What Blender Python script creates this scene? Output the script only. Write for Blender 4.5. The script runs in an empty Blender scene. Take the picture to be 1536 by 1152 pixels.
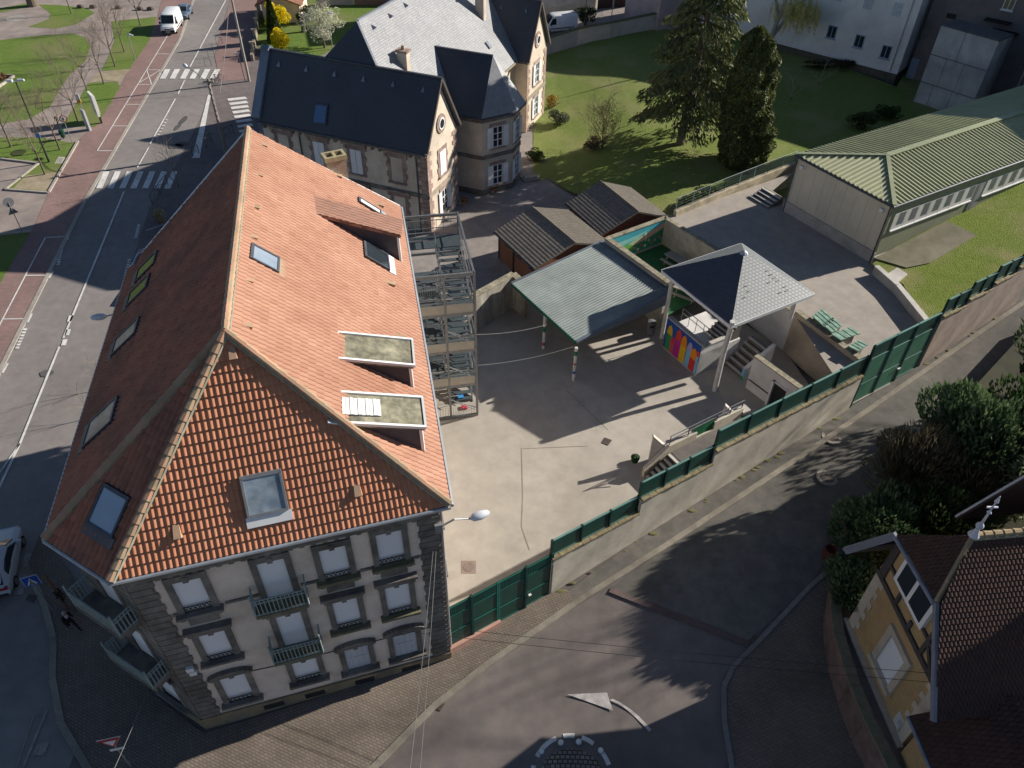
import bpy, bmesh, math, random
import numpy as np
from mathutils import Vector, Matrix
random.seed(7); rng = np.random.default_rng(7)
SC = bpy.context.scene; COL = SC.collection
R_ = math.radians
# ------------------------------------------------------------------ camera
FPX, NAD, CAMH = 1145.0, (743.3, 1843.7), 35.0
def _rows():
    d = np.array([NAD[0]-768, NAD[1]-576, FPX]); d /= np.linalg.norm(d)
    up = -d; fh = np.array([0, 0, 1.0]) - up*up[2]; fh /= np.linalg.norm(fh)
    x = np.cross(fh, up); x /= np.linalg.norm(x)
    if x[0] < 0: x = -x
    return np.array([x, fh, up])
RW = _rows()
cam = bpy.data.cameras.new('camera'); cam.sensor_width = 36.0; cam.lens = FPX/1536*36.0
cam.clip_start = 0.5; cam.clip_end = 900
camo = bpy.data.objects.new('camera', cam); COL.objects.link(camo)
cx, cy, cz = RW[:, 0], RW[:, 1], RW[:, 2]
camo.matrix_world = Matrix(((cx[0], -cy[0], -cz[0], 0), (cx[1], -cy[1], -cz[1], 0), (cx[2], -cy[2], -cz[2], CAMH), (0, 0, 0, 1)))
SC.camera = camo
# ------------------------------------------------------------------ light
SUN_AZ, SUN_EL = 66.5, 24.5
w = bpy.data.worlds.new('World'); SC.world = w; w.use_nodes = True
nt = w.node_tree; bg = nt.nodes['Background']; sky = nt.nodes.new('ShaderNodeTexSky')
sky.sky_type = 'NISHITA'; sky.sun_disc = False; sky.sun_elevation = R_(SUN_EL); sky.sun_rotation = R_(SUN_AZ)
sky.air_density = 0.75; sky.dust_density = 0.3; sky.ozone_density = 2.0
nt.links.new(sky.outputs[0], bg.inputs[0]); bg.inputs[1].default_value = 0.057
sl = bpy.data.lights.new('sun', 'SUN'); sl.energy = 5.0; sl.angle = R_(0.5); sl.color = (1.0, 0.935, 0.84)
so = bpy.data.objects.new('sun', sl); COL.objects.link(so)
sd = Vector((math.sin(R_(SUN_AZ))*math.cos(R_(SUN_EL)), math.cos(R_(SUN_AZ))*math.cos(R_(SUN_EL)), math.sin(R_(SUN_EL))))
so.rotation_euler = sd.to_track_quat('Z', 'Y').to_euler(); so.location = sd*150
SC.view_settings.view_transform = 'Standard'; SC.view_settings.look = 'None'
SC.view_settings.gamma = 1.0; SC.view_settings.exposure = 0.62
# ------------------------------------------------------------------ measured points
def ray(u, v):
    return RW @ np.array([u-768.0, v-576.0, FPX])
def P(u, v, z=0.0):
    r = ray(u, v); t = (z-CAMH)/r[2]; return Vector((r[0]*t, r[1]*t, z))
def P2(u, v, z=0.0):
    p = P(u, v, z); return (p.x, p.y)
def height(base, u, v):                       # height reached by a plumb line over base, seen at u,v
    r = ray(u, v); t = (r[0]*base[0]+r[1]*base[1])/(r[0]**2+r[1]**2); return CAMH+t*r[2]
def onplane(u, v, p0, n):
    r = Vector(ray(u, v)); o = Vector((0, 0, CAMH)); t = (Vector(p0)-o).dot(n)/r.dot(n); return o+r*t
def zpx(xy, z):
    c = RW.T @ np.array([xy[0], xy[1], z-CAMH]); return c[0]/c[2]*FPX+768, c[1]/c[2]*FPX+576
# boundary line of the lane, and how the ground climbs along it
YZ = 0.4
FL_AZ = R_(57.3); FD = Vector((math.sin(FL_AZ), math.cos(FL_AZ), 0)); FN = Vector((FD.y, -FD.x, 0))   # FN points to the lane
F0 = P(827.5, 890.5, 0.75)
LS = [-16, -6, 0, 5.8, 10.8, 15.8, 22.9, 28.7, 38.6, 60, 90]
LZ = [0, 0.4, 0.75, 1.4, 1.95, 2.5, 3.2, 3.75, 5.2, 7.5, 10.0]
def sm(a, b, x):
    t = min(1, max(0, (x-a)/(b-a))); return t*t*(3-2*t)
def ZS(x, y):                                 # street and lane level
    s = (x-F0.x)*FD.x+(y-F0.y)*FD.y
    d = (x-F0.x)*FN.x+(y-F0.y)*FN.y
    return float(np.interp(s, LS, LZ))*sm(-17, -7, x)*(1-sm(44, 52, y-0.55*x))*(1-0.62*sm(4.5, 11, d)*(1-sm(12, 22, s)))
def ZG(x, y):                                 # lawn level: climbs from the drive to the terrace
    return YZ + 1.3*sm(2.5, 15, x)
def PZ(u, v, fn, dz=0.0):
    z = 0.0
    for _ in range(25):
        p = P(u, v, z+dz); z = 0.5*z+0.5*fn(p.x, p.y)
    return P(u, v, z+dz)
# ------------------------------------------------------------------ materials
MATS = {}
def newmat(name):
    m = bpy.data.materials.new(name); m.use_nodes = True; n = m.node_tree.nodes; l = m.node_tree.links
    return m, n, l, n['Principled BSDF']
def lin(c, k): return (c[0]*k, c[1]*k, c[2]*k, 1)
def mat(name, c1, c2=None, scale=2.0, rough=0.85, bump=0.0, bscale=30.0, big=0.25, bigscale=0.15, spec=0.3, metal=0.0, coords='Object', stretch=None, detail=6):
    if name in MATS: return MATS[name]
    m, n, l, b = newmat(name)
    if c2 is None: c2 = tuple(x*0.72 for x in c1)
    tc = n.new('ShaderNodeTexCoord'); src = tc.outputs[coords]
    if stretch:
        mp = n.new('ShaderNodeMapping'); mp.inputs['Scale'].default_value = stretch; l.new(src, mp.inputs[0]); src = mp.outputs[0]
    no = n.new('ShaderNodeTexNoise'); no.inputs['Scale'].default_value = scale; no.inputs['Detail'].default_value = detail; no.inputs['Roughness'].default_value = 0.65
    l.new(src, no.inputs['Vector'])
    rp = n.new('ShaderNodeValToRGB'); rp.color_ramp.elements[0].position = 0.33; rp.color_ramp.elements[1].position = 0.68
    rp.color_ramp.elements[0].color = (*c2, 1); rp.color_ramp.elements[1].color = (*c1, 1)
    l.new(no.outputs['Fac'], rp.inputs[0]); out = rp.outputs[0]
    if big > 0:
        nb = n.new('ShaderNodeTexNoise'); nb.inputs['Scale'].default_value = bigscale; nb.inputs['Detail'].default_value = 5; nb.inputs['Roughness'].default_value = 0.6
        l.new(tc.outputs['Object'], nb.inputs['Vector'])
        mr = n.new('ShaderNodeMapRange'); mr.inputs['From Min'].default_value = 0.3; mr.inputs['From Max'].default_value = 0.7
        mr.inputs['To Min'].default_value = 1-big; mr.inputs['To Max'].default_value = 1+big*0.6
        l.new(nb.outputs['Fac'], mr.inputs['Value'])
        mx = n.new('ShaderNodeMix'); mx.data_type = 'RGBA'; mx.blend_type = 'MULTIPLY'; mx.inputs['Factor'].default_value = 1
        l.new(out, mx.inputs['A']); l.new(mr.outputs[0], mx.inputs['B']); out = mx.outputs['Result']
    l.new(out, b.inputs['Base Color'])
    b.inputs['Roughness'].default_value = rough; b.inputs['Specular IOR Level'].default_value = spec; b.inputs['Metallic'].default_value = metal
    if bump > 0:
        nf = n.new('ShaderNodeTexNoise'); nf.inputs['Scale'].default_value = bscale; nf.inputs['Detail'].default_value = 4; l.new(tc.outputs['Object'], nf.inputs['Vector'])
        bp = n.new('ShaderNodeBump'); bp.inputs['Strength'].default_value = bump; bp.inputs['Distance'].default_value = 0.05
        l.new(nf.outputs['Fac'], bp.inputs['Height']); l.new(bp.outputs[0], b.inputs['Normal'])
    MATS[name] = m; return m
def brick(name, c1, c2, mortar, bw=0.22, bh=0.08, ms=0.01, rough=0.9, bump=0.4, rot=0.0, offset=0.5, big=0.2, bigscale=0.3, stain=None):
    m, n, l, b = newmat(name)
    tc = n.new('ShaderNodeTexCoord'); mp = n.new('ShaderNodeMapping'); mp.inputs['Rotation'].default_value = (0, 0, rot); l.new(tc.outputs['UV'], mp.inputs[0])
    br = n.new('ShaderNodeTexBrick'); br.offset = offset
    br.inputs['Color1'].default_value = (*c1, 1); br.inputs['Color2'].default_value = (*c2, 1); br.inputs['Mortar'].default_value = (*mortar, 1)
    br.inputs['Scale'].default_value = 1; br.inputs['Brick Width'].default_value = bw; br.inputs['Row Height'].default_value = bh; br.inputs['Mortar Size'].default_value = ms
    l.new(mp.outputs[0], br.inputs['Vector'])
    nb = n.new('ShaderNodeTexNoise'); nb.inputs['Scale'].default_value = bigscale; nb.inputs['Detail'].default_value = 7; nb.inputs['Roughness'].default_value = 0.7; l.new(tc.outputs['Object'], nb.inputs['Vector'])
    mr = n.new('ShaderNodeMapRange'); mr.inputs['From Min'].default_value = 0.3; mr.inputs['From Max'].default_value = 0.7; mr.inputs['To Min'].default_value = 1-big; mr.inputs['To Max'].default_value = 1+big*0.6
    l.new(nb.outputs['Fac'], mr.inputs['Value'])
    mx = n.new('ShaderNodeMix'); mx.data_type = 'RGBA'; mx.blend_type = 'MULTIPLY'; mx.inputs['Factor'].default_value = 1
    l.new(br.outputs['Color'], mx.inputs['A']); l.new(mr.outputs[0], mx.inputs['B']); l.new(mx.outputs['Result'], b.inputs['Base Color'])
    b.inputs['Roughness'].default_value = rough; b.inputs['Specular IOR Level'].default_value = 0.25
    bp = n.new('ShaderNodeBump'); bp.inputs['Strength'].default_value = bump; bp.inputs['Distance'].default_value = 0.02; bp.invert = True
    l.new(br.outputs['Fac'], bp.inputs['Height']); l.new(bp.outputs[0], b.inputs['Normal'])
    MATS[name] = m; return m
def tilemat(name, cols, rough=0.8, big=0.35, bigscale=0.25, dark=(0.05, 0.035, 0.03), spec=0.25, streak=None, joint=0.55):
    # one shade per tile: the UV map counts tiles
    m, n, l, b = newmat(name)
    tc = n.new('ShaderNodeTexCoord'); fl = n.new('ShaderNodeVectorMath'); fl.operation = 'FLOOR'; l.new(tc.outputs['UV'], fl.inputs[0])
    wn = n.new('ShaderNodeTexWhiteNoise'); wn.noise_dimensions = '2D'; l.new(fl.outputs[0], wn.inputs['Vector'])
    rp = n.new('ShaderNodeValToRGB'); e = rp.color_ramp.elements; e[0].color = (*cols[0], 1); e[1].color = (*cols[-1], 1)
    for i, c in enumerate(cols[1:-1]):
        x = e.new((i+1)/(len(cols)-1)); x.color = (*c, 1)
    l.new(wn.outputs['Value'], rp.inputs[0])
    nb = n.new('ShaderNodeTexNoise'); nb.inputs['Scale'].default_value = bigscale; nb.inputs['Detail'].default_value = 8; nb.inputs['Roughness'].default_value = 0.7
    mp = n.new('ShaderNodeMapping'); mp.inputs['Scale'].default_value = streak or (1, 1, 1); l.new(tc.outputs['Object'], mp.inputs[0]); l.new(mp.outputs[0], nb.inputs['Vector'])
    mr = n.new('ShaderNodeMapRange'); mr.inputs['From Min'].default_value = 0.42; mr.inputs['From Max'].default_value = 0.72; mr.inputs['To Min'].default_value = 0; mr.inputs['To Max'].default_value = big
    l.new(nb.outputs['Fac'], mr.inputs['Value'])
    mx = n.new('ShaderNodeMix'); mx.data_type = 'RGBA'; l.new(mr.outputs[0], mx.inputs['Factor']); l.new(rp.outputs[0], mx.inputs['A']); mx.inputs['B'].default_value = (*dark, 1)
    fr = n.new('ShaderNodeVectorMath'); fr.operation = 'FRACTION'; l.new(tc.outputs['UV'], fr.inputs[0]); sp = n.new('ShaderNodeSeparateXYZ'); l.new(fr.outputs[0], sp.inputs[0])
    mn = n.new('ShaderNodeMath'); mn.operation = 'MINIMUM'; l.new(sp.outputs[0], mn.inputs[0]); l.new(sp.outputs[1], mn.inputs[1])   # joints and lips coloured darker, as shade in the gaps
    jm = n.new('ShaderNodeMapRange'); jm.inputs['From Min'].default_value = 0.15; jm.inputs['From Max'].default_value = 0.4; jm.inputs['To Min'].default_value = joint; jm.inputs['To Max'].default_value = 1; l.new(mn.outputs[0], jm.inputs['Value'])
    m2 = n.new('ShaderNodeMix'); m2.data_type = 'RGBA'; m2.blend_type = 'MULTIPLY'; m2.inputs['Factor'].default_value = 1; l.new(mx.outputs['Result'], m2.inputs['A']); l.new(jm.outputs[0], m2.inputs['B'])
    l.new(m2.outputs['Result'], b.inputs['Base Color']); b.inputs['Roughness'].default_value = rough; b.inputs['Specular IOR Level'].default_value = spec
    MATS[name] = m; return m
def glass(name, c, rough=0.08, spec=0.6, c2=None):
    return mat(name, c, c2 or tuple(x*0.8 for x in c), scale=0.8, rough=rough, spec=spec, big=0.2)
# ------------------------------------------------------------------ mesh builder
INV = {}
class MB:
    def __init__(s): s.v = []; s.f = []; s.uv = {}
    def add(s, vs, fs):
        o = len(s.v); s.v += [tuple(p) for p in vs]; s.f += [tuple(i+o for i in f) for f in fs]; return s
    def poly(s, pts): return s.add(pts, [tuple(range(len(pts)))])
    def obox(s, o, a, b, c):                  # box from a corner and three edge vectors
        o, a, b, c = Vector(o), Vector(a), Vector(b), Vector(c)
        if a.cross(b).dot(c) < 0: a, b = b, a
        p = [o, o+a, o+a+b, o+b]; p += [q+c for q in p]
        return s.add(p, [(3, 2, 1, 0), (4, 5, 6, 7), (0, 1, 5, 4), (1, 2, 6, 5), (2, 3, 7, 6), (3, 0, 4, 7)])
    def cbox(s, c, sx, sy, sz, rz=0):         # box on its base centre
        ca, sa = math.cos(rz), math.sin(rz); a = Vector((ca*sx, sa*sx, 0)); b = Vector((-sa*sy, ca*sy, 0))
        return s.obox(Vector(c)-a/2-b/2, a, b, (0, 0, sz))
    def beam(s, p, q, w, h=None, up=(0, 0, 1)):
        p, q = Vector(p), Vector(q); h = h or w; d = q-p; u = Vector(up)
        if abs(d.normalized().dot(u)) > 0.98: u = Vector((1, 0, 0))
        x = d.cross(u).normalized(); y = x.cross(d).normalized()
        return s.obox(p-x*w/2-y*h/2, d, x*w, y*h)
    def tube(s, pts, r, n=8, cap=True):
        pts = [Vector(p) for p in pts]; rs = r if isinstance(r, (list, tuple)) else [r]*len(pts); o = len(s.v); ref = None
        for i, p in enumerate(pts):
            d = (pts[min(i+1, len(pts)-1)]-pts[max(i-1, 0)]); d = d.normalized() if d.length > 0 else Vector((0, 0, 1))
            u = ref if ref is not None else (Vector((0, 0, 1)) if abs(d.z) < 0.9 else Vector((1, 0, 0)))
            x = (u-d*u.dot(d)); x = x.normalized() if x.length > 1e-6 else d.orthogonal().normalized(); ref = x; y = d.cross(x)
            for k in range(n):
                a = 2*math.pi*k/n; s.v.append(tuple(p+(x*math.cos(a)+y*math.sin(a))*rs[i]))
        for i in range(len(pts)-1):
            for k in range(n):
                a, b = o+i*n+k, o+i*n+(k+1) % n; s.f.append((a, b, b+n, a+n))
        if cap: s.f.append(tuple(o+k for k in reversed(range(n)))); s.f.append(tuple(o+(len(pts)-1)*n+k for k in range(n)))
        return s
    def cyl(s, p, q, r0, r1=None, n=12): return s.tube([p, q], [r0, r0 if r1 is None else r1], n)
    def lathe(s, c, prof, n=12, sx=1, sy=1):  # profile of (radius, z)
        o = len(s.v)
        for r, z in prof:
            for k in range(n):
                a = 2*math.pi*k/n; s.v.append((c[0]+r*sx*math.cos(a), c[1]+r*sy*math.sin(a), c[2]+z))
        for i in range(len(prof)-1):
            for k in range(n):
                a, b = o+i*n+k, o+i*n+(k+1) % n; s.f.append((a, b, b+n, a+n))
        s.f.append(tuple(o+k for k in reversed(range(n)))); s.f.append(tuple(o+(len(prof)-1)*n+k for k in range(n)))
        return s
    def prism(s, poly, z0, z1):
        n = len(poly); A = sum(poly[i][0]*poly[(i+1) % n][1]-poly[(i+1) % n][0]*poly[i][1] for i in range(n))
        if A < 0: poly = list(reversed(poly))
        f0 = z0 if callable(z0) else (lambda x, y: z0); f1 = z1 if callable(z1) else (lambda x, y: z1)
        vs = [(p[0], p[1], f0(p[0], p[1])) for p in poly]+[(p[0], p[1], f1(p[0], p[1])) for p in poly]
        return s.add(vs, [tuple(reversed(range(n))), tuple(range(n, 2*n))]+[(i, (i+1) % n, n+(i+1) % n, n+i) for i in range(n)])
    def slab(s, pts, t):                      # polygon given thickness t against its normal
        pts = [Vector(p) for p in pts]; nn = Vector((0, 0, 0))
        for i in range(len(pts)): nn += (pts[i]-pts[0]).cross(pts[(i+1) % len(pts)]-pts[0])
        nn.normalize()
        if nn.z < 0: pts.reverse(); nn = -nn
        n = len(pts); return s.add(pts+[p-nn*t for p in pts], [tuple(range(n)), tuple(reversed(range(n, 2*n)))]+[(i, n+i, n+(i+1) % n, (i+1) % n) for i in range(n)])
    def build(s, name, material, parent=None, smooth=False, autouv=True, **props):
        vs = np.array(s.v, dtype=float).reshape(-1, 3)
        me = bpy.data.meshes.new(name)
        if parent is not None: M = INV[parent]; loc = None
        else:
            loc = Vector(((vs[:, 0].min()+vs[:, 0].max())/2, (vs[:, 1].min()+vs[:, 1].max())/2, vs[:, 2].min())); M = Matrix.Translation(-loc)
        A = np.array(M); lv = vs@A[:3, :3].T+A[:3, 3]
        me.from_pydata(lv.tolist(), [], s.f)
        if autouv:
            uvl = me.uv_layers.new(name='UVMap'); buf = np.zeros((len(me.loops), 2)); k = 0
            for f in s.f:
                p = vs[list(f)]; c = p-p[0]; nn = np.zeros(3)
                for i in range(1, len(f)-1): nn += np.cross(c[i], c[i+1])
                L = np.linalg.norm(nn); nn = nn/L if L > 0 else np.array([0, 0, 1.])
                if abs(nn[2]) > 0.92: buf[k:k+len(f)] = p[:, :2]
                else:
                    u = np.array([-nn[1], nn[0], 0]); u /= np.linalg.norm(u); buf[k:k+len(f), 0] = p@u; buf[k:k+len(f), 1] = p@np.cross(nn, u)
                k += len(f)
            uvl.data.foreach_set('uv', buf.ravel())
        me.materials.append(material)
        if smooth: me.polygons.foreach_set('use_smooth', [True]*len(me.polygons))
        me.update(); o = bpy.data.objects.new(name, me); COL.objects.link(o)
        if parent is not None: o.parent = parent; INV[o] = INV[parent]
        else: o.location = loc; INV[o] = Matrix.Translation(-loc)
        for k_, v_ in props.items(): o[k_] = v_
        return o
def thing(name, loc, label, cat, group=None, rz=0.0):
    o = bpy.data.objects.new(name, None); o.empty_display_size = 0.3; COL.objects.link(o); o.location = loc; o.rotation_euler = (0, 0, rz)
    o['label'] = label; o['category'] = cat
    if group: o['group'] = group
    INV[o] = (Matrix.Translation(Vector(loc))@Matrix.Rotation(rz, 4, 'Z')).inverted(); return o
def dup(root, loc, rz, label, scale=1.0, group=None):
    r = root.copy(); COL.objects.link(r); r.location = loc; r.rotation_euler = (0, 0, rz); r.scale = (scale,)*3; r['label'] = label
    if group: r['group'] = group
    for ch in list(root.children):
        c = ch.copy(); COL.objects.link(c); c.parent = r
        for g in list(ch.children):
            d = g.copy(); COL.objects.link(d); d.parent = c
    return r
def struct(name, mb, m, **k): return mb.build(name, m, kind='structure', **k)
class Fr:                                     # a wall: origin, direction along it, outward normal
    def __init__(s, o, u): s.o = Vector(o); s.u = Vector(u).normalized(); s.n = Vector((s.u.y, -s.u.x, 0))
    def p(s, a, d, z): return s.o+s.u*a+s.n*d+Vector((0, 0, z))
    def box(s, mb, a0, a1, z0, z1, d0, d1): return mb.obox(s.p(a0, d0, z0), s.u*(a1-a0), s.n*(d1-d0), (0, 0, z1-z0))
    def at(s, u, v):
        q = onplane(u, v, s.o, s.n)-s.o; return q.dot(s.u), q.z
def sheet(poly_px, fn, dz, grid=None, name=None, material=None, world=False):
    # a patch of ground: outline seen in the photograph, laid on the level fn(x, y)
    pts = [Vector((p[0], p[1], 0)) for p in poly_px] if world else [PZ(u, v, fn, dz) for u, v in poly_px]
    bm = bmesh.new(); f = bm.faces.new([bm.verts.new((p.x, p.y, 0)) for p in pts]); bm.normal_update()
    if f.normal.z < 0: f.normal_flip()
    if grid:
        xs = [p.x for p in pts]; ys = [p.y for p in pts]
        for ax, lo, hi in ((0, min(xs), max(xs)), (1, min(ys), max(ys))):
            x = math.floor(lo/grid)*grid+grid
            while x < hi:
                no = (1, 0, 0) if ax == 0 else (0, 1, 0); co = (x, 0, 0) if ax == 0 else (0, x, 0)
                bmesh.ops.bisect_plane(bm, geom=bm.verts[:]+bm.edges[:]+bm.faces[:], plane_co=co, plane_no=no); x += grid
    bm.verts.index_update(); mb = MB()
    mb.add([(v.co.x, v.co.y, fn(v.co.x, v.co.y)+dz) for v in bm.verts], [tuple(v.index for v in f.verts) for f in bm.faces]); bm.free()
    return mb
def flat(z): return lambda x, y: z
# ------------------------------------------------------------------ palette
asphalt = mat('asphalt', (0.27, 0.243, 0.225), (0.215, 0.195, 0.185), scale=1.2, rough=0.9, bump=0.25, bscale=60, big=0.18, bigscale=0.12)
asphalt_lane = mat('asphalt_lane', (0.20, 0.185, 0.16), (0.135, 0.125, 0.11), scale=1.6, rough=0.92, bump=0.3, bscale=50, big=0.28, bigscale=0.18)
asphalt_roundabout = mat('asphalt_roundabout', (0.20, 0.17, 0.155), (0.15, 0.13, 0.12), scale=1.0, rough=0.9, bump=0.25, bscale=60, big=0.2, bigscale=0.2)
asphalt_yard = mat('asphalt_yard', (0.45, 0.41, 0.355), (0.365, 0.332, 0.285), scale=0.9, rough=0.93, bump=0.15, bscale=70, big=0.16, bigscale=0.14)
asphalt_drive = mat('asphalt_drive', (0.33, 0.29, 0.26), (0.24, 0.215, 0.20), scale=1.3, rough=0.93, bump=0.2, bscale=60, big=0.2)
asphalt_terrace = mat('asphalt_terrace', (0.40, 0.35, 0.30), (0.31, 0.275, 0.24), scale=1.1, rough=0.93, bump=0.2, bscale=60, big=0.15)
redpave = brick('red_paving', (0.30, 0.195, 0.17), (0.245, 0.16, 0.145), (0.22, 0.16, 0.15), 0.3, 0.15, 0.008, bump=0.15, big=0.2, bigscale=0.2)
pavers = brick('brown_pavers', (0.235, 0.19, 0.15), (0.19, 0.155, 0.125), (0.11, 0.092, 0.075), 0.24, 0.12, 0.014, rot=0.4, bump=0.5, big=0.3, bigscale=0.25)
cobble = brick('island_setts', (0.34, 0.30, 0.25), (0.22, 0.20, 0.175), (0.07, 0.065, 0.055), 0.22, 0.2, 0.03, bump=0.8, big=0.3)
parkpath = mat('park_path', (0.34, 0.285, 0.25), (0.26, 0.215, 0.195), scale=0.6, big=0.22, bump=0.15, bscale=40)
kerbm = mat('kerb_stone', (0.42, 0.38, 0.33), (0.31, 0.28, 0.245), scale=3, big=0.25)
sand = mat('bare_earth', (0.40, 0.33, 0.24), (0.27, 0.22, 0.13), scale=1.1, big=0.2)
def grassmat(name, a, b_, c, s1=1.2, s2=0.13):
    m, n, l, b = newmat(name); tc = n.new('ShaderNodeTexCoord')
    n1 = n.new('ShaderNodeTexNoise'); n1.inputs['Scale'].default_value = s1; n1.inputs['Detail'].default_value = 9; n1.inputs['Roughness'].default_value = 0.75
    n2 = n.new('ShaderNodeTexNoise'); n2.inputs['Scale'].default_value = s2; n2.inputs['Detail'].default_value = 4
    l.new(tc.outputs['Object'], n1.inputs['Vector']); l.new(tc.outputs['Object'], n2.inputs['Vector'])
    r = n.new('ShaderNodeValToRGB'); e = r.color_ramp.elements; e[0].position = 0.3; e[1].position = 0.7; e[0].color = (*a, 1); e[1].color = (*b_, 1); l.new(n1.outputs['Fac'], r.inputs[0])
    r2 = n.new('ShaderNodeMapRange'); r2.inputs['From Min'].default_value = 0.45; r2.inputs['From Max'].default_value = 0.7; l.new(n2.outputs['Fac'], r2.inputs['Value'])
    mx = n.new('ShaderNodeMix'); mx.data_type = 'RGBA'; l.new(r2.outputs[0], mx.inputs['Factor']); l.new(r.outputs[0], mx.inputs['A']); mx.inputs['B'].default_value = (*c, 1)
    l.new(mx.outputs['Result'], b.inputs['Base Color']); b.inputs['Roughness'].default_value = 0.95; b.inputs['Specular IOR Level'].default_value = 0.1
    n3 = n.new('ShaderNodeTexNoise'); n3.inputs['Scale'].default_value = 14; n3.inputs['Detail'].default_value = 4; l.new(tc.outputs['Object'], n3.inputs['Vector'])
    bp = n.new('ShaderNodeBump'); bp.inputs['Strength'].default_value = 0.9; bp.inputs['Distance'].default_value = 0.12; l.new(n3.outputs['Fac'], bp.inputs['Height']); l.new(bp.outputs[0], b.inputs['Normal'])
    MATS[name] = m; return m
lawnm = grassmat('lawn_grass', (0.14, 0.19, 0.04), (0.235, 0.285, 0.085), (0.275, 0.275, 0.115), 2.2, 0.2)
parkgrass = grassmat('park_grass', (0.11, 0.175, 0.035), (0.17, 0.245, 0.055), (0.20, 0.215, 0.08))
verge = grassmat('verge_grass', (0.13, 0.185, 0.03), (0.23, 0.275, 0.06), (0.28, 0.265, 0.11), 2.4, 0.35)
paint = mat('road_paint', (0.80, 0.78, 0.74), (0.58, 0.56, 0.53), scale=2.5, rough=0.8, big=0.2, bigscale=0.5)
oldpaint = mat('worn_paint', (0.42, 0.39, 0.36), (0.22, 0.20, 0.19), scale=3, rough=0.9, big=0.1)
# ------------------------------------------------------------------ ground
g = MB(); g.poly([(-260, -60, 0), (260, -60, 0), (260, 330, 0), (-260, 330, 0)]); struct('ground', g, asphalt)
S0 = F0-FD*6.35
streetpoly = [Vector(p) for p in ((-19, -12, 0), (-19, 16.6, 0), (-15, 15.4, 0), (-13.0, 15.6, 0), (S0.x-0.6, S0.y+0.1, 0))]+[F0+FD*s for s in (-6.3, 0, 6, 11, 16, 23, 29, 39, 60, 90)]+[Vector((150, 75, 0)), Vector((150, -12, 0))]
struct('street', sheet(streetpoly, ZS, 0.006, 2.5, world=True), asphalt_roundabout)
def px(pts, ox, oy, s): return [(ox+x/s, oy+y/s) for x, y in pts]
# red footway and parking strip west of the road
red = [(300, -30), (271, 57), (130, 297), (0, 556), (-90, 760), (-150, 700), (0, 425), (13, 400), (47, 348), (73, 289), (115, 212), (150, 182), (194, 104), (224, 61), (236, 25), (250, -30)]
struct('red_footway', sheet(red, flat(0), 0.03, 6), redpave)
mb = MB()
for a, b in (((300, -30), (271, 57)), ((271, 57), (130, 297)), ((130, 297), (0, 556)), ((0, 556), (-90, 760))):
    p, q = P(*a), P(*b); mb.beam(p+Vector((0, 0, 0.02)), q+Vector((0, 0, 0.02)), 0.32, 0.08)
struct('kerb_line', mb, kerbm)
# park
struct('park_path', sheet([(-700, -120), (320, -120), (250, -30), (236, 25), (224, 61), (194, 104), (150, 182), (115, 212), (73, 289), (47, 348), (13, 400), (0, 425), (-150, 700), (-700, 500)], flat(0), 0.012, 12), parkpath)
def lawn(name, pts, m=parkgrass, dz=0.03): return struct(name, sheet(pts, flat(0), dz, 5), m)
lawn('park_lawn', [(-400, 62), (0, 60), (60, 53), (110, 50), (128, 56), (136, 70), (128, 92), (105, 112), (92, 130), (75, 160), (45, 178), (0, 186), (-400, 215)])
lawn('park_lawn', px([(160, 155), (320, 165), (440, 140), (545, 75), (500, 45), (330, 28), (220, 25), (290, 75), (280, 110)], 0, 0, 3.84))
lawn('park_lawn', [(-300, 20), (0, 12), (46, 4), (48, 9), (0, 19), (-300, 40)])
lawn('park_lawn', [(-300, -30), (120, -40), (130, -14), (20, -2), (-300, 4)])
lawn('verge_lawn', [(167, 32), (235, 25), (224, 61), (194, 104), (152, 106), (163, 84), (172, 60)], parkgrass, 0.034)
lawn('verge_lawn', [(133, 124), (176, 122), (180, 130), (150, 182), (143, 190), (92, 190), (112, 160)], parkgrass, 0.034)
lawn('verge_lawn', [(-200, 208), (0, 206), (60, 206), (108, 214), (117, 212), (73, 289), (8, 284), (58, 245), (0, 238), (-200, 232)], parkgrass, 0.034)
lawn('verge_lawn', [(-200, 352), (45, 349), (0, 425), (-60, 520), (-300, 560)], parkgrass, 0.034)
struct('bare_earth', sheet(px([(510, 480), (560, 420), (640, 405), (750, 398), (690, 470), (600, 462)], 0, 0, 3.84), flat(0), 0.037), sand)
struct('bare_earth', sheet(px([(75, 1085), (150, 1010), (250, 1000), (330, 990), (280, 1100), (170, 1090)], 0, 0, 3.84), flat(0), 0.042), sand)
struct('paved_circle', sheet([(8, 27), (16, 24), (30, 22), (38, 24), (36, 29), (24, 32), (10, 32)], flat(0), 0.03), kerbm)
mb = MB()
for ln in ([(117, 212), (73, 289), (8, 284)], [(8, 284), (58, 245), (0, 238), (-60, 232)], [(45, 347), (0, 352), (-60, 357)]):
    for a, b in zip(ln, ln[1:]): mb.beam(P(*a, 0.06), P(*b, 0.06), 0.22, 0.18)
struct('bed_kerb', mb, kerbm)
# side street by the villa, pavement east of the road
struct('east_pavement', sheet([(193, 407), (224, 312), (262, 250), (300, 180), (330, 100), (352, 0), (372, -30), (420, -30), (400, 20), (385, 180), (390, 215), (270, 330)], flat(0), 0.018), mat('dark_pavement', (0.20, 0.165, 0.155), (0.15, 0.125, 0.12), scale=1.2, bump=0.2, big=0.2))
struct('footway_strip', sheet([(322, 84), (345, 0), (372, -30), (392, -30), (378, 60), (372, 118), (330, 122)], flat(0), 0.03), redpave)
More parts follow.
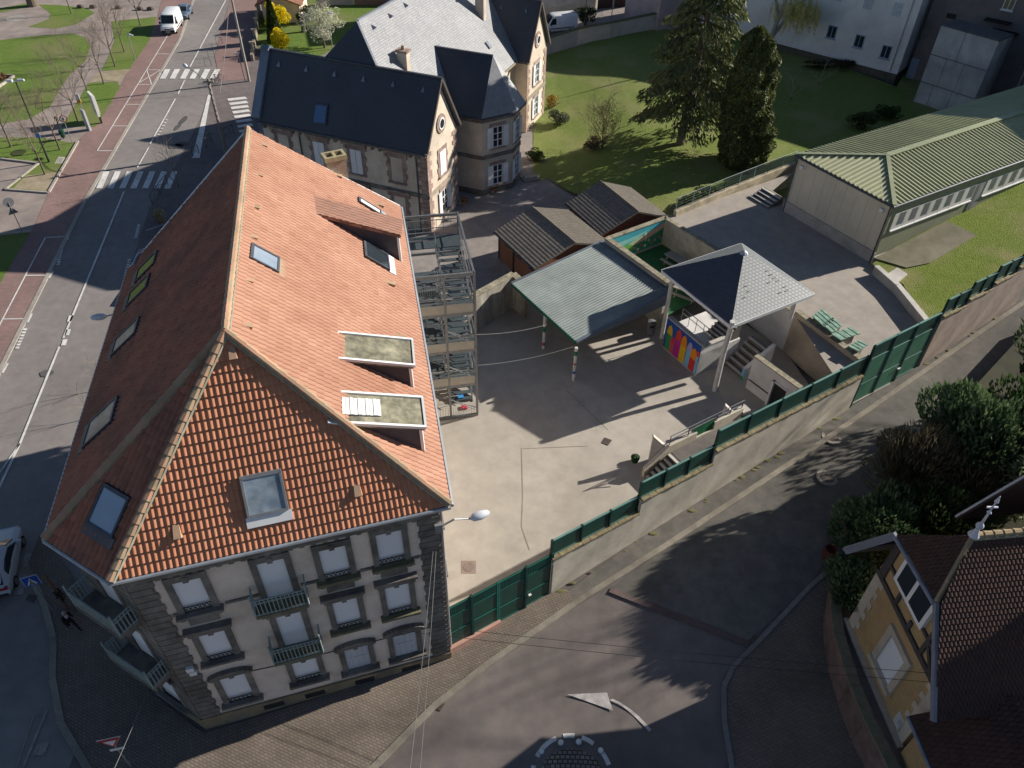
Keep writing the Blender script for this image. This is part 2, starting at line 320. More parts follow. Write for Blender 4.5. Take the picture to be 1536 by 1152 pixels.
# paving round the corner building and along the gate
pave = [(81, 960), (79, 1018), (92, 1086), (131, 1152), (180, 1230), (420, 1230), (560, 1152), (650, 1060), (727, 1000), (863, 905), (852, 886), (803, 892), (670, 985), (305, 1100), (228, 1040), (120, 880), (60, 800), (40, 850), (66, 905)]
struct('paved_corner', sheet(pave, ZS, 0.09, 2.0), pavers)
mb = MB(); ks = [(40, 850), (66, 905), (81, 960), (79, 1018), (92, 1086), (131, 1152), (180, 1230)]
for ln in (ks, [(420, 1230), (560, 1152), (650, 1060), (727, 1000), (863, 905), (1000, 818), (1200, 686), (1469, 500), (1600, 410)]):
    q = []
    for a, b in zip(ln, ln[1:]):
        for i in range(6): q.append(PZ(a[0]+(b[0]-a[0])*i/6, a[1]+(b[1]-a[1])*i/6, ZS, 0.05))
    for a, b in zip(q, q[1:]): mb.beam(a, b, 0.3, 0.16)
struct('kerb', mb, mat('gutter_stone', (0.33, 0.295, 0.235), (0.22, 0.195, 0.155), scale=1.5, big=0.3, bigscale=0.4))
walk = [(852, 886), (863, 905), (1000, 818), (1200, 686), (1469, 500), (1600, 410), (1600, 380), (1536, 432), (1400, 525), (1290, 590), (1190, 655), (1060, 745), (960, 805)]
struct('lane_footway', sheet(walk, ZS, 0.07, 2.0), asphalt_lane)
lane = [(916, 883), (1120, 962), (1215, 880), (1262, 800), (1300, 760), (1600, 700), (1700, 430), (1600, 412), (1469, 502), (1200, 688), (1000, 820)]
struct('lane', sheet(lane, ZS, 0.02, 2.0), asphalt_lane)
struct('far_footway', sheet([(1098, 1152), (1086, 1080), (1085, 1030), (1100, 1000), (1135, 965), (1215, 880), (1240, 858), (1262, 880), (1262, 980), (1310, 1130), (1330, 1240), (1120, 1240)], ZS, 0.09, 2.0), pavers)
mb = MB(); q = [PZ(u, v, ZS, 0.05) for u, v in [(1120, 1240), (1098, 1152), (1086, 1080), (1085, 1030), (1100, 1000), (1135, 965), (1215, 880), (1240, 858)]]
for a, b in zip(q, q[1:]): mb.beam(a, b, 0.22, 0.16)
struct('kerb', mb, mat('dark_kerb', (0.26, 0.25, 0.235), (0.18, 0.17, 0.16), scale=3))
mb = MB()
for a, b in (((915, 885), (960, 903)), ((960, 903), (1005, 921)), ((1005, 921), (1065, 944)), ((1065, 944), (1122, 966))): mb.beam(PZ(*a, ZS, 0.04), PZ(*b, ZS, 0.04), 0.3, 0.06)
struct('drain_channel', mb, mat('channel_setts', (0.17, 0.115, 0.105), (0.11, 0.085, 0.08), scale=3))
# yard, drive, lawn, terrace
yard = [Vector((-5.4, 20, 0)), S0+FD*0.1, F0, F0+FD*6, F0+FD*11.5, F0+FD*22.5, Vector((19.5, 42.4, 0)), Vector((14.2, 50, 0)), Vector((11, 56, 0)), Vector((3.0, 52.0, 0)), Vector((-2.2, 45.6, 0)), Vector((-9, 45.5, 0))]
struct('yard', sheet(yard, flat(YZ), 0.0, None, world=True), asphalt_yard)
LW = [(800, 272), (822, 268), (850, 285), (885, 300), (930, 330), (1000, 372), (1030, 362), (1110, 325), (1200, 290), (1270, 255), (1420, 190), (1600, 110), (1600, -20), (1420, -20), (1345, 130), (1190, 72), (1145, 60), (985, 42), (812, 83), (800, 190)]
struct('lawn', sheet(LW, ZG, 0.02, 1.5), lawnm)
struct('drive', sheet([Vector((-30, 47, 0)), Vector((-9, 44, 0)), Vector((-2.2, 45.4, 0)), Vector((3, 52, 0)), Vector((12, 57, 0)), Vector((9, 66, 0)), Vector((3.6, 74, 0)), Vector((2.5, 90, 0)), Vector((-25, 90, 0)), Vector((-30, 62, 0))], flat(YZ), -0.02, None, world=True), asphalt_drive)
TZ = 3.5
ter = [P(1000, 325, TZ), P(1192, 258, TZ), P(1172, 312, TZ)+Vector((0, 3, 0)), P(1306, 402, TZ)+Vector((1, 1, 0)), F0+FD*31.0, F0+FD*21.8, Vector((19.4, 42.6, 0)), P(1090, 384, TZ)]
struct('terrace', sheet([Vector((p.x, p.y, 0)) for p in ter], flat(TZ), 0.0, None, world=True), asphalt_terrace)
struct('green_turf', sheet([Vector((6.5, 52.4, 0)), Vector((12.2, 54.9, 0)), Vector((16.0, 48.6, 0)), Vector((11.2, 44.8, 0))], flat(1.55), 0.0, None, world=True), mat('artificial_turf', (0.035, 0.15, 0.055), (0.025, 0.11, 0.04), scale=6, bump=0.4))
vg = [P(1306, 402, TZ), P(1352, 432, TZ)]+[F0+FD*30.8, F0+FD*60, Vector((60, 75, 0)), Vector((40, 60, 0))]
struct('verge', sheet([Vector((p.x, p.y, 0)) for p in vg], lambda x, y: 3.62+0.11*max(0, (x-27)*FD.x+(y-44)*FD.y), 0.0, 2, world=True), verge)
struct('back_street', sheet([(700, 100), (812, 76), (985, 36), (1010, 20), (1010, -80), (700, -80)], ZG, 0.0, 4), mat('asphalt_back', (0.34, 0.30, 0.275), (0.27, 0.24, 0.22), scale=1, big=0.15))
# ------------------------------------------------------------------ painted markings
def stroke(mb, pts, wd, fn=flat(0), dz=0.045):
    q = [PZ(u, v, fn, dz) for u, v in pts]
    for a, b in zip(q, q[1:]):
        d = (b-a); d.z = 0; x = Vector((d.y, -d.x, 0)).normalized()*wd/2; mb.poly([a-x, b-x, b+x, a+x])
def pane_mark(mb, pts, fn=flat(0), dz=0.045): mb.poly([PZ(u, v, fn, dz) for u, v in pts])
mb = MB()
stroke(mb, [(338.5, 0), (285, 100)], 0.16); stroke(mb, [(277, 120), (267, 141)], 0.16); stroke(mb, [(263, 148), (225, 216)], 0.16); stroke(mb, [(223, 221), (206, 251)], 0.13)
stroke(mb, [(186, 287), (95, 507)], 0.15); stroke(mb, [(89, 520), (53, 608), (30, 665), (0, 728), (-60, 850)], 0.15); stroke(mb, [(30, 665), (-10, 722)], 0.1)
stroke(mb, [(350, -22), (338.5, 0)], 0.16)
mb.build('centre_line', paint, kind='structure')
mb = MB()
stroke(mb, [(300, 40), (249, 57), (146, 226), (176, 226)], 0.11, dz=0.05)
mb = MB(); stroke(mb, [(268, 25), (249, 57), (146, 226), (176, 226)], 0.11, dz=0.05)
for a, b in (((905, 310), (975, 310)), ((845, 402), (922, 402)), ((795, 486), (875, 486)), ((845, 402), (873, 486)), ((795, 480), (922, 404)), ((720, 601), (815, 601)), ((645, 725), (740, 725))): stroke(mb, px([a, b], 0, 0, 3.84), 0.11, dz=0.05)
stroke(mb, [(96, 355), (68, 356), (0, 486), (-30, 545)], 0.11, dz=0.05); stroke(mb, [(39, 413), (68, 412.7)], 0.11, dz=0.05); stroke(mb, [(5, 478.5), (35, 478)], 0.11, dz=0.05)
for a, b in (((990, 305), (980, 322)), ((885, 485), (875, 500)), ((822, 594), (815, 610)), ((750, 720), (742, 735)), ((1035, 230), (1020, 265))): stroke(mb, px([a, b], 0, 0, 3.84), 0.12)
stroke(mb, [(218, 346), (248, 336)], 0.1, dz=0.05); stroke(mb, [(208, 376), (222, 371)], 0.1, dz=0.05)
mb.build('bay_lines', paint, kind='structure')
mb = MB()
for x in (920, 975, 1035, 1090, 1150, 1207): pane_mark(mb, px([(x, 453), (x+33, 453), (x+62, 398), (x+30, 398)], 0, 0, 3.84))
mb.build('crosswalk', paint, kind='structure')
mb = MB()
for x in (553, 618, 686, 750, 818, 885, 945): pane_mark(mb, px([(x, 1085), (x+36, 1085), (x+78, 987), (x+44, 987)], 0, 0, 3.84))
mb.build('crosswalk', paint, kind='structure')
mb = MB()
for i, y in enumerate((568, 592, 616, 641, 667, 694, 722, 750)): pane_mark(mb, px([(1308+i*9.5, y), (1316+i*9.5, y+13), (1425+i*6, y+1), (1412+i*6, y-12)], 0, 0, 3.84))
mb.build('crosswalk', paint, kind='structure')
mb = MB(); pane_mark(mb, px([(1198, 545), (1214, 548), (1150, 910), (1106, 910)], 0, 0, 3.84)); mb.build('stop_band', paint, kind='structure')
mb = MB()
for ln in ([(352, 405), (335, 485)], [(145, 860), (100, 965)], [(800, 260), (782, 330)], [(745, 460), (722, 545)], [(960, 690), (905, 790)]):
    (x0, y0), (x1, y1) = ln
    for i in range(7):
        t = i/6; oy = 0 if ln[0][0] != 960 else -270; c = PZ((x0+(x1-x0)*t)/3.84, 270+oy+(y0+(y1-y0)*t)/3.84, flat(0), 0.045); mb.poly([c+Vector((sx*0.13, sy*0.11, 0)) for sx, sy in ((-1, -1), (1, -1), (1, 1), (-1, 1))])
for a, b in (((395, 320), (388, 345)), ((305, 525), (283, 565)), ((183, 770), (160, 820)), ((45, 1055), (15, 1110))): stroke(mb, px([a, b], 0, 270, 3.84), 0.15)
for c in ((105, 477), (101, 498), (96, 513)): stroke(mb, [(c[0]-1, c[1]+5), (c[0]+2, c[1]-4)], 0.32)
mb.build('broken_marks', paint, kind='structure')
mb = MB(); pane_mark(mb, [(20, 892), (34, 892), (52, 830), (38, 830)], ZS); stroke(mb, [(34, 1152), (70, 1065)], 0.12, ZS); stroke(mb, [(24, 1152), (51, 1072)], 0.05, ZS); pane_mark(mb, [(49, 1132), (66, 1133), (74, 1113), (57, 1113)], ZS)
mb.build('lane_marks', oldpaint, kind='structure')
# tar patches
mb = MB()
for u, v, a, b_ in ((263, 219, 0.9, 0.6), (273, 216, 0.8, 0.6), (275, 180, 0.35, 1.2), (267, 190, 0.3, 0.9), (240, 108, 0.5, 0.3), (70, 560, 0.5, 0.4)):
    c = P(u, v, 0.038); mb.poly([c+Vector((math.cos(t)*a*random.uniform(0.8, 1.1), math.sin(t)*b_*random.uniform(0.8, 1.1), 0)) for t in [i*0.7 for i in range(9)]])
mb.build('tar_patch', mat('tar', (0.12, 0.11, 0.11), (0.09, 0.085, 0.085), scale=3), kind='structure')
mb = MB()
for u, v, r in ((862, 640, 0.28), (905, 633, 0.26), (900, 643, 0.24), (872, 606, 0.25)):
    c = P(u, v, YZ+0.008)
    for i in range(10):
        t0, t1 = i*0.62, (i+1)*0.62; p_, q_ = c+Vector((math.cos(t0)*r, math.sin(t0)*r, 0)), c+Vector((math.cos(t1)*r, math.sin(t1)*r, 0)); mb.poly([p_, q_, c+(q_-c)*0.78, c+(p_-c)*0.78])
mb.build('chalk_marks', mat('chalk_green', (0.36, 0.42, 0.30), (0.32, 0.34, 0.27), scale=5), kind='structure')
# roundabout
RC = PZ(858, 1166, ZS); rz0 = 0.4
def arc(mb, r0, r1, a0, a1, z, n=10):
    for i in range(n):
        a, b = R_(a0+(a1-a0)*i/n), R_(a0+(a1-a0)*(i+1)/n)
        q = [(r0, a), (r1, a), (r1, b), (r0, b)]; mb.poly([Vector((RC.x+r*math.cos(t), RC.y+r*math.sin(t), 0)) for r, t in q])
    mb.v = [(v[0], v[1], ZS(v[0], v[1])+z) for v in mb.v]; return mb
mb = MB(); RR = (PZ(868, 1117, ZS)-RC).length
for k in range(5):
    for j in range(24):
        pass
prof = [(RR, 0.0), (RR*0.97, 0.05), (RR*0.7, 0.14), (RR*0.35, 0.2), (0.05, 0.22)]
mb.lathe((RC.x, RC.y, ZS(RC.x, RC.y)+0.01), prof, 40); struct('roundabout_island', mb, cobble)
mb = MB()
r0, r1 = RR*1.16, RR*1.30
for a0, a1 in ((152, 112), (101, 84), (73, 54), (41, 18), (200, 165), (6, -14)): arc(mb, r0, r1, a0, a1, 0)
mb.v = [(v[0], v[1], ZS(v[0], v[1])+0.03) for v in mb.v]
mb.build('ring_dashes', paint, kind='structure')
mb = MB()
def c3(x, y): return (740+x/3.84, 980+y/3.84)
pane_mark(mb, [c3(425, 236), c3(690, 330), c3(668, 268), c3(655, 226)], ZS, 0.06)
q = [(670, 268), (720, 290), (770, 325), (820, 370), (860, 410), (898, 452)]; q2 = [(690, 262), (735, 285), (785, 318), (838, 362), (875, 400), (910, 438)]
for i in range(5): pane_mark(mb, [c3(*q[i]), c3(*q[i+1]), c3(*q2[i+1]), c3(*q2[i])], ZS, 0.06)
mb.build('turn_arrow', mat('worn_arrow', (0.62, 0.58, 0.55), (0.30, 0.27, 0.26), scale=2.2, rough=0.85, big=0.1), kind='structure')
# yard lines and covers
mb = MB()
for a, b in (((901, 541), (909, 552)), ((919, 561), (934, 578)), ((946, 586), (963, 588)), ((948, 598), (970, 603))): stroke(mb, [a, b], 0.08, flat(YZ), 0.01)
mb.build('yard_marks', oldpaint, kind='structure')
crackm = mat('crack_fill', (0.30, 0.26, 0.20), (0.22, 0.19, 0.15), scale=4)
mb = MB(); stroke(mb, [(782, 672), (784, 745), (782, 790), (794, 825)], 0.06, flat(YZ), 0.008); stroke(mb, [(784, 673), (880, 669)], 0.05, flat(YZ), 0.008); stroke(mb, [(850, 585), (912, 645)], 0.05, flat(YZ), 0.008)
mb.build('yard_seam', crackm, kind='structure')
iron = mat('cast_iron', (0.13, 0.11, 0.095), (0.08, 0.07, 0.06), scale=8, rough=0.7, metal=0.3)
def cover(pts, fn, lab, m=iron, bars=6, name='drain_grate', cat='drain'):
    q = [PZ(u, v, fn, 0.025) for u, v in pts]; mb = MB(); a = q[1]-q[0]; b = q[3]-q[0]
    mb.slab(q, 0.04); t = thing(name, q[0], lab, cat); mb.build('frame', m, t)
    mb = MB()
    for i in range(bars): mb.obox(q[0]+b*((i+0.3)/bars)+a*0.06+Vector((0, 0, 0.003)), a*0.88, b*(0.4/bars), (0, 0, 0.015))
    mb.build('bars', kerbm if m is not iron else mat('worn_iron', (0.24, 0.20, 0.17), (0.15, 0.12, 0.1), scale=5), t)
cover([(902, 664), (912, 668), (918, 660), (907, 656)], flat(YZ), 'small rusty grate in the sunlit yard beside the seam')
cover([(1117, 970), (1128, 978), (1144, 962), (1131, 951)], ZS, 'wide kerbside grate at the end of the reddish drain channel', bars=8)
cover([(645, 1060), (660, 1067), (668, 1054), (654, 1049)], ZS, 'rusty gutter grate on the kerb south of the corner building')
cover([(38, 900), (50, 904), (55, 894), (43, 891)], ZS, 'dark square road grate beside the silver car')
q = [P(u, v, YZ+0.012) for u, v in ((692, 860), (714, 860), (714, 841), (692, 841))]
mb = MB(); mb.slab(q, 0.03); t = thing('manhole_cover', q[0], 'square pinkish manhole cover in the yard near the green gate', 'manhole'); mb.build('plate', mat('pink_concrete', (0.33, 0.25, 0.21), (0.27, 0.21, 0.18), scale=5), t)
mb = MB(); c = (q[0]+q[2])/2; mb.lathe((c.x, c.y, c.z), [(0.3, 0.0), (0.3, 0.012), (0.02, 0.014)], 20); mb.build('lid', mat('pink_lid', (0.28, 0.22, 0.19), scale=6), t)
def manhole(u, v, lab):
    c = PZ(u, v, ZS, 0.03); t = thing('manhole_cover', c, lab, 'manhole'); mb = MB(); mb.lathe(c, [(0.62, -0.03), (0.6, 0.02), (0.4, 0.022)], 18); mb.build('collar', mat('cover_stone', (0.36, 0.32, 0.27), (0.22, 0.19, 0.16), scale=5), t)
    mb = MB(); mb.lathe(c+Vector((0, 0, 0.004)), [(0.4, -0.01), (0.4, 0.025), (0.03, 0.03)], 16); mb.build('lid', iron, t)
manhole(1241, 716, 'round manhole in the lane by the edge of the tree shade'); manhole(1248, 655, 'broken round cover on the pale gutter line of the lane')
# ------------------------------------------------------------------ tiled slopes
def tile_slope(poly, tw, rh, prof, lift=0.05, first=None, thick=0.0):
    # rows of real overlapping tiles on a flat slope; poly[0]->poly[1] is the eave
    pts = [Vector(p) for p in poly]; u = (pts[1]-pts[0]).normalized(); nn = Vector((0, 0, 0))
    for i in range(1, len(pts)-1): nn += (pts[i]-pts[0]).cross(pts[i+1]-pts[0])
    nn.normalize()
    if nn.z < 0: nn = -nn
    v = nn.cross(u)
    if v.z < 0: v = -v
    o = pts[0]; uv = [((p-o).dot(u), (p-o).dot(v)) for p in pts]
    u0, u1 = min(a for a, b in uv), max(a for a, b in uv); v0, v1 = min(b for a, b in uv), max(b for a, b in uv)
    k = len(prof); nc = int((u1-u0)/tw)+2; nr = int((v1-v0)/rh)+2
    verts = []; faces = []; fuv = []
    cols = np.array([(c+i/k)*tw for c in range(nc) for i in range(k)]+[nc*tw]); hs = np.array([prof[i] for c in range(nc) for i in range(k)]+[prof[0]])
    m = len(cols)
    for r in range(nr):
        off = (tw*0.5 if (r % 2 and first) else 0)
        base = len(verts)
        for (vv, hh) in ((r*rh-0.01, lift*0.35), (r*rh, lift), ((r+1)*rh+0.005, 0.0)):
            for c, h in zip(cols, hs): verts.append((u0+c-off, v0+vv, h+hh))
        for j in range(2):
            for c in range(m-1):
                a = base+j*m+c; faces.append((a, a+1, a+1+m, a+m)); fuv.append(((u0+cols[c]-off)/tw, r, j, c % k == 0 and k == 8))
    bm = bmesh.new(); lay = bm.loops.layers.uv.new('UVMap'); bv = [bm.verts.new(p) for p in verts]
    for f, (cu, r, j, jt) in zip(faces, fuv):
        fc = bm.faces.new([bv[i] for i in f]); cc = math.floor(cu+1e-6)+0.5
        for lp in fc.loops: lp[lay].uv = (cc-(0.4 if jt else 0), r+(0.5 if j else 0.1))
    cu_ = sum(a for a, b in uv)/len(uv); cv_ = sum(b for a, b in uv)/len(uv)
    for i in range(len(uv)):
        (a0, b0), (a1, b1) = uv[i], uv[(i+1) % len(uv)]; nx, ny = (b1-b0), -(a1-a0)
        if (cu_-a0)*nx+(cv_-b0)*ny > 0: nx, ny = -nx, -ny
        bmesh.ops.bisect_plane(bm, geom=bm.verts[:]+bm.edges[:]+bm.faces[:], plane_co=(a0, b0, 0), plane_no=(nx, ny, 0), clear_outer=True)
    M = Matrix(((u.x, v.x, nn.x, o.x), (u.y, v.y, nn.y, o.y), (u.z, v.z, nn.z, o.z), (0, 0, 0, 1)))
    bm.transform(M); bm.normal_update(); return bm
def bm_obj(name, bm, material, parent, **props):
    bm.transform(INV[parent]); me = bpy.data.meshes.new(name); bm.to_mesh(me); bm.free(); me.materials.append(material)
    o = bpy.data.objects.new(name, me); COL.objects.link(o); o.parent = parent; INV[o] = INV[parent]
    for k_, v_ in props.items(): o[k_] = v_
    return o
PANTILE = [0.0, 0.012, 0.045, 0.055, 0.045, 0.012]
SPANTILE = [0.0, 0.008, 0.028, 0.036, 0.028, 0.008]
FLATTILE = [0.0, 0.012, 0.022, 0.026, 0.028, 0.026, 0.022, 0.012]
def caps(mb, mm, a, b, r=0.14, step=0.42, lift=0.08):
    a, b = Vector(a), Vector(b); d = b-a; n = max(1, int(d.length/step)); d /= n; up = Vector((0, 0, lift))
    for i in range(n): mb.tube([a+d*i+up, a+d*(i+1.06)+up], [r*1.18, r*0.92], 8)
    x = d.cross(Vector((0, 0, 1))).normalized()*r*1.25
    mm.obox(a-x+Vector((0, 0, -0.06)), d*n, x*2, Vector((0, 0, 0.13)))
tile_e = tilemat('clay_tiles', [(0.40, 0.21, 0.14), (0.435, 0.23, 0.155), (0.46, 0.248, 0.168), (0.41, 0.215, 0.145), (0.445, 0.235, 0.158), (0.37, 0.19, 0.125)], big=0.75, bigscale=0.3, dark=(0.27, 0.12, 0.075), streak=(1, 1, 0.5))
tile_d = tilemat('dormer_tiles', [(0.33, 0.18, 0.13), (0.37, 0.20, 0.145), (0.40, 0.22, 0.16), (0.35, 0.19, 0.135)], big=0.5, bigscale=0.5, dark=(0.22, 0.13, 0.10))
tile_w = tilemat('old_clay_tiles', [(0.43, 0.155, 0.09), (0.49, 0.19, 0.11), (0.45, 0.17, 0.10), (0.37, 0.135, 0.08)], big=0.75, bigscale=0.3, dark=(0.15, 0.085, 0.065))
tile_s = tilemat('pantiles', [(0.45, 0.185, 0.10), (0.48, 0.205, 0.113), (0.50, 0.218, 0.122), (0.46, 0.192, 0.105)], big=0.4, bigscale=0.4, dark=(0.24, 0.10, 0.06))
mortar = mat('ridge_mortar', (0.36, 0.34, 0.27), (0.22, 0.22, 0.15), scale=4, big=0.3)
capm = mat('ridge_clay', (0.46, 0.235, 0.15), (0.34, 0.29, 0.19), scale=3.2, big=0.3, bigscale=0.8)
zinc = mat('zinc', (0.50, 0.52, 0.55), (0.38, 0.40, 0.43), scale=1.5, rough=0.45, metal=0.55, big=0.2)
darkzinc = mat('dark_gutter', (0.10, 0.11, 0.13), (0.06, 0.065, 0.08), scale=3, rough=0.5, metal=0.3)
whitem = mat('white_paint', (0.78, 0.78, 0.77), (0.70, 0.70, 0.69), scale=1.2, rough=0.6, big=0.08)
blind = mat('white_blind', (0.80, 0.80, 0.82), (0.74, 0.74, 0.76), scale=0.8, rough=0.6, big=0.06)
render = mat('beige_render', (0.80, 0.67, 0.565), (0.66, 0.55, 0.46), scale=0.8, rough=0.95, big=0.28, bigscale=0.35, bump=0.2)
stone = mat('sooty_stone', (0.25, 0.22, 0.19), (0.12, 0.106, 0.092), scale=1.4, rough=0.95, big=0.35, bigscale=0.5, bump=0.3, bscale=14)
sun_stone = mat('sunlit_stone', (0.21, 0.19, 0.115), (0.12, 0.11, 0.07), scale=3, rough=0.95, big=0.2)  # yellowish stone, the low sun on right-hand sills and balconies painted in
plinthm = mat('plinth_stone', (0.36, 0.27, 0.15), (0.16, 0.135, 0.11), scale=0.7, rough=0.95, big=0.3, bigscale=0.5, bump=0.3, bscale=10)
ironm = mat('painted_iron', (0.30, 0.37, 0.36), (0.20, 0.25, 0.245), scale=4, rough=0.6)
blackiron = mat('black_iron', (0.035, 0.035, 0.035), (0.02, 0.02, 0.02), scale=4, rough=0.6)
darkglass = glass('dark_glass', (0.03, 0.04, 0.05), 0.06)
skyglass = glass('sky_glass', (0.30, 0.36, 0.42), 0.15, c2=(0.22, 0.27, 0.33))
dustglass = mat('dusty_glass', (0.38, 0.44, 0.48), (0.20, 0.26, 0.31), scale=1.5, rough=0.15, spec=0.6, big=0.3, bigscale=1.2)
cream = mat('warm_pane', (0.50, 0.45, 0.36), (0.22, 0.21, 0.19), scale=1.0, rough=0.2, big=0.3, bigscale=1.0)
# ------------------------------------------------------------------ corner building
ZE = 12.3; EO = ZE-11.45
bSW, bSE = P(307, 1098, 0), P(669, 985, 0.45)
eNE, eSE, eSW, eW, eNW = (P(u, v, ZE) for u, v in ((600, 310), (675, 757), (166, 872), (68, 808), (193, 405)))
gab = (eNE-eNW).normalized(); gp = Vector((-gab.y, gab.x, 0))
ZR = min(np.arange(15.5, 21, 0.02), key=lambda z: abs((P(372, 195, z)-eNW).dot(gp)))
ZR = float(ZR); rN, rS = P(372, 195, ZR), P(338, 498, ZR)
B = thing('corner_building', ((bSW+bSE)/2+Vector((-3, 12, 0))).to_tuple(), 'tall beige stone corner building with a big orange hipped tile roof', 'building')
def inset(pl, ds):
    n = len(pl); out = []
    for i in range(n):
        a, b, c = pl[i-1], pl[i], pl[(i+1) % n]
        def ln(p, q, d):
            t = Vector((q[0]-p[0], q[1]-p[1])).normalized(); nn = Vector((-t.y, t.x)); return Vector(p[:2])+nn*d, t
        p1, t1 = ln(a, b, ds[i-1]); p2, t2 = ln(b, c, ds[i]); den = t1.x*t2.y-t1.y*t2.x
        s = ((p2.x-p1.x)*t2.y-(p2.y-p1.y)*t2.x)/den; out.append(p1+t1*s)
    return out
ew = [eSW, eSE, eNE, eNW, eW]; wallp = inset(ew, [0.38, 0.45, 0.12, 0.45, 0.4])
mb = MB(); n = 5; topz = [11.2]*5
WT = ZE-0.25; mb.prism([tuple(p) for p in wallp], -0.4, WT)
gm = (wallp[2]+wallp[3])/2; gmid = Vector((rN.x, rN.y))-Vector((gp.x, gp.y))*0.12
a, b = wallp[2], wallp[3]; q = Vector((gp.x, gp.y))*0.35
mb.add([(a.x, a.y, WT), (b.x, b.y, WT), (gmid.x, gmid.y, ZR-0.25), (a.x-q.x, a.y-q.y, WT), (b.x-q.x, b.y-q.y, WT), (gmid.x-q.x, gmid.y-q.y, ZR-0.25)], [(0, 1, 2), (5, 4, 3), (0, 2, 5, 3), (2, 1, 4, 5)])
mb.build('wall', render, B)
slopes = {'E': [eSE, eNE, rN, rS], 'W': [eNW, eW, rS, rN], 'C': [eW, eSW, rS], 'S': [eSW, eSE, rS]}
RN = {}
for k, pl in slopes.items():
    nn = (pl[1]-pl[0]).cross(pl[2]-pl[0]).normalized(); RN[k] = (pl[0], nn if nn.z > 0 else -nn)
mb = MB()
for k, pl in slopes.items(): mb.slab([p-RN[k][1]*((p-pl[0]).dot(RN[k][1])+0.1) for p in pl], 0.12)
deck = mb.build('roof', stone, B)
for k, m, tw, rh, pr, lf in (('E', tile_e, 0.25, 0.34, FLATTILE, 0.035), ('W', tile_w, 0.25, 0.34, PANTILE, 0.05), ('C', tile_w, 0.25, 0.36, PANTILE, 0.06), ('S', tile_s, 0.205, 0.375, SPANTILE, 0.05)):
    bm_obj('roof_tiles', tile_slope(slopes[k], tw, rh, pr, lf), m, deck)
mb, mm = MB(), MB()
for a, b in ((rN, rS), (eSW, rS), (eSE, rS), (eW, rS)): caps(mb, mm, a, b)
mb.build('ridge_caps', capm, deck, smooth=False); mm.build('ridge_mortar', mortar, deck)
# verge boards and gutters
mb = MB(); mb.beam(eNE+gp*0.05, rN+gp*0.05, 0.14, 0.10); mb.beam(eNW+gp*0.05, rN+gp*0.05, 0.14, 0.10); mb.build('verge_flashing', whitem, deck)
mb = MB()
for a, b in ((eSW, eSE), (eW, eSW), (eNW, eW), (eSE, eNE)):
    o_ = (b-a).cross(Vector((0, 0, 1))).normalized()*0.07; mb.tube([a+o_-Vector((0, 0, 0.07)), b+o_-Vector((0, 0, 0.07))], 0.085, 8)
mb.build('gutter', zinc, B)
FS = Fr((wallp[0].x, wallp[0].y, 0), (wallp[1].x-wallp[0].x, wallp[1].y-wallp[0].y, 0)); SL = (wallp[1]-wallp[0]).length
FC = Fr((wallp[4].x, wallp[4].y, 0), (wallp[0].x-wallp[4].x, wallp[0].y-wallp[4].y, 0)); CL = (wallp[0]-wallp[4]).length
FE = Fr((wallp[1].x, wallp[1].y, 0), (wallp[2].x-wallp[1].x, wallp[2].y-wallp[1].y, 0)); EL = (wallp[2]-wallp[1]).length
FW = Fr((wallp[3].x, wallp[3].y, 0), (wallp[4].x-wallp[3].x, wallp[4].y-wallp[3].y, 0)); WL = (wallp[4]-wallp[3]).length
bays = [(sum(FS.at(200+x/3.2, 770+y/3.2)[0] for x, y in q)/len(q)) for q in ([(185, 330), (330, 298), (380, 445), (240, 470)], [(590, 235), (725, 208), (770, 375), (640, 405)], [(885, 175), (1020, 145), (1045, 285), (915, 310)], [(1160, 100), (1285, 70), (1305, 215), (1182, 243)])]
zt = [FS.at(200+x/3.2, 770+y/3.2)[1] for x, y in [(310, 455), (705, 390), (980, 297), (1243, 228)]]
zm = [FS.at(200+x/3.2, 770+y/3.2)[1] for x, y in [(420, 685), (782, 620), (1030, 536), (1275, 467)]]
zg = [FS.at(200+x/3.2, 770+y/3.2)[1] for x, y in [(512, 887), (837, 787), (1077, 735), (1306, 672)]]
# cornice, string courses, quoins, plinth
mb = MB()
for F, L in ((FS, SL), (FC, CL), (FE, EL), (FW, WL)):
    F.box(mb, 0.02, L-0.02, 10.95+EO, 11.3+EO, 0, 0.3); F.box(mb, 0.02, L-0.02, 10.72+EO, 10.95+EO, 0, 0.2)
    for i in range(int(L/0.42)): F.box(mb, 0.15+i*0.42, 0.33+i*0.42, 10.6+EO, 10.72+EO, 0, 0.16)
mb.build('cornice', stone, B)
mb = MB()
for F, L in ((FW, WL), (FE, EL)): F.box(mb, 0.5, L-0.5, 8.2, 8.34, 0, 0.07)
for a_, b_ in ((0.95, 1.3), (2.85, 4.2), (5.7, 6.5), (8.0, 8.7), (10.2, SL-0.9)): FS.box(mb, a_, b_, zt[0]-0.1, zt[0]+0.03, 0, 0.07)
for a_, b_ in ((0.9, CL/2-0.85), (CL/2+0.85, CL-0.9)): FC.box(mb, a_, b_, 8.75, 8.88, 0, 0.07)
mb.build('string_course', stone, B)
mb = MB()
def quoins(F, a, sgn, z0=0.9, z1=11.4):
    z = z0; i = 0
    while z < z1:
        w_ = 0.86 if i % 2 else 0.74; h = min(0.36, z1-z); F.box(mb, min(a, a+sgn*w_), max(a, a+sgn*w_), z, z+h-0.025, -0.01, 0.06); z += 0.375; i += 1
    F.box(mb, min(a, a+sgn*0.8), max(a, a+sgn*0.8), z0, z1, -0.02, 0.03)
for a_ in ((FS, 0.0, 1), (FS, SL, -1), (FC, 0, 1), (FC, CL, -1), (FE, 0, 1), (FW, WL, -1)):
    mb = MB(); quoins(*a_); mb.build('quoins', stone, B)
mb = MB()
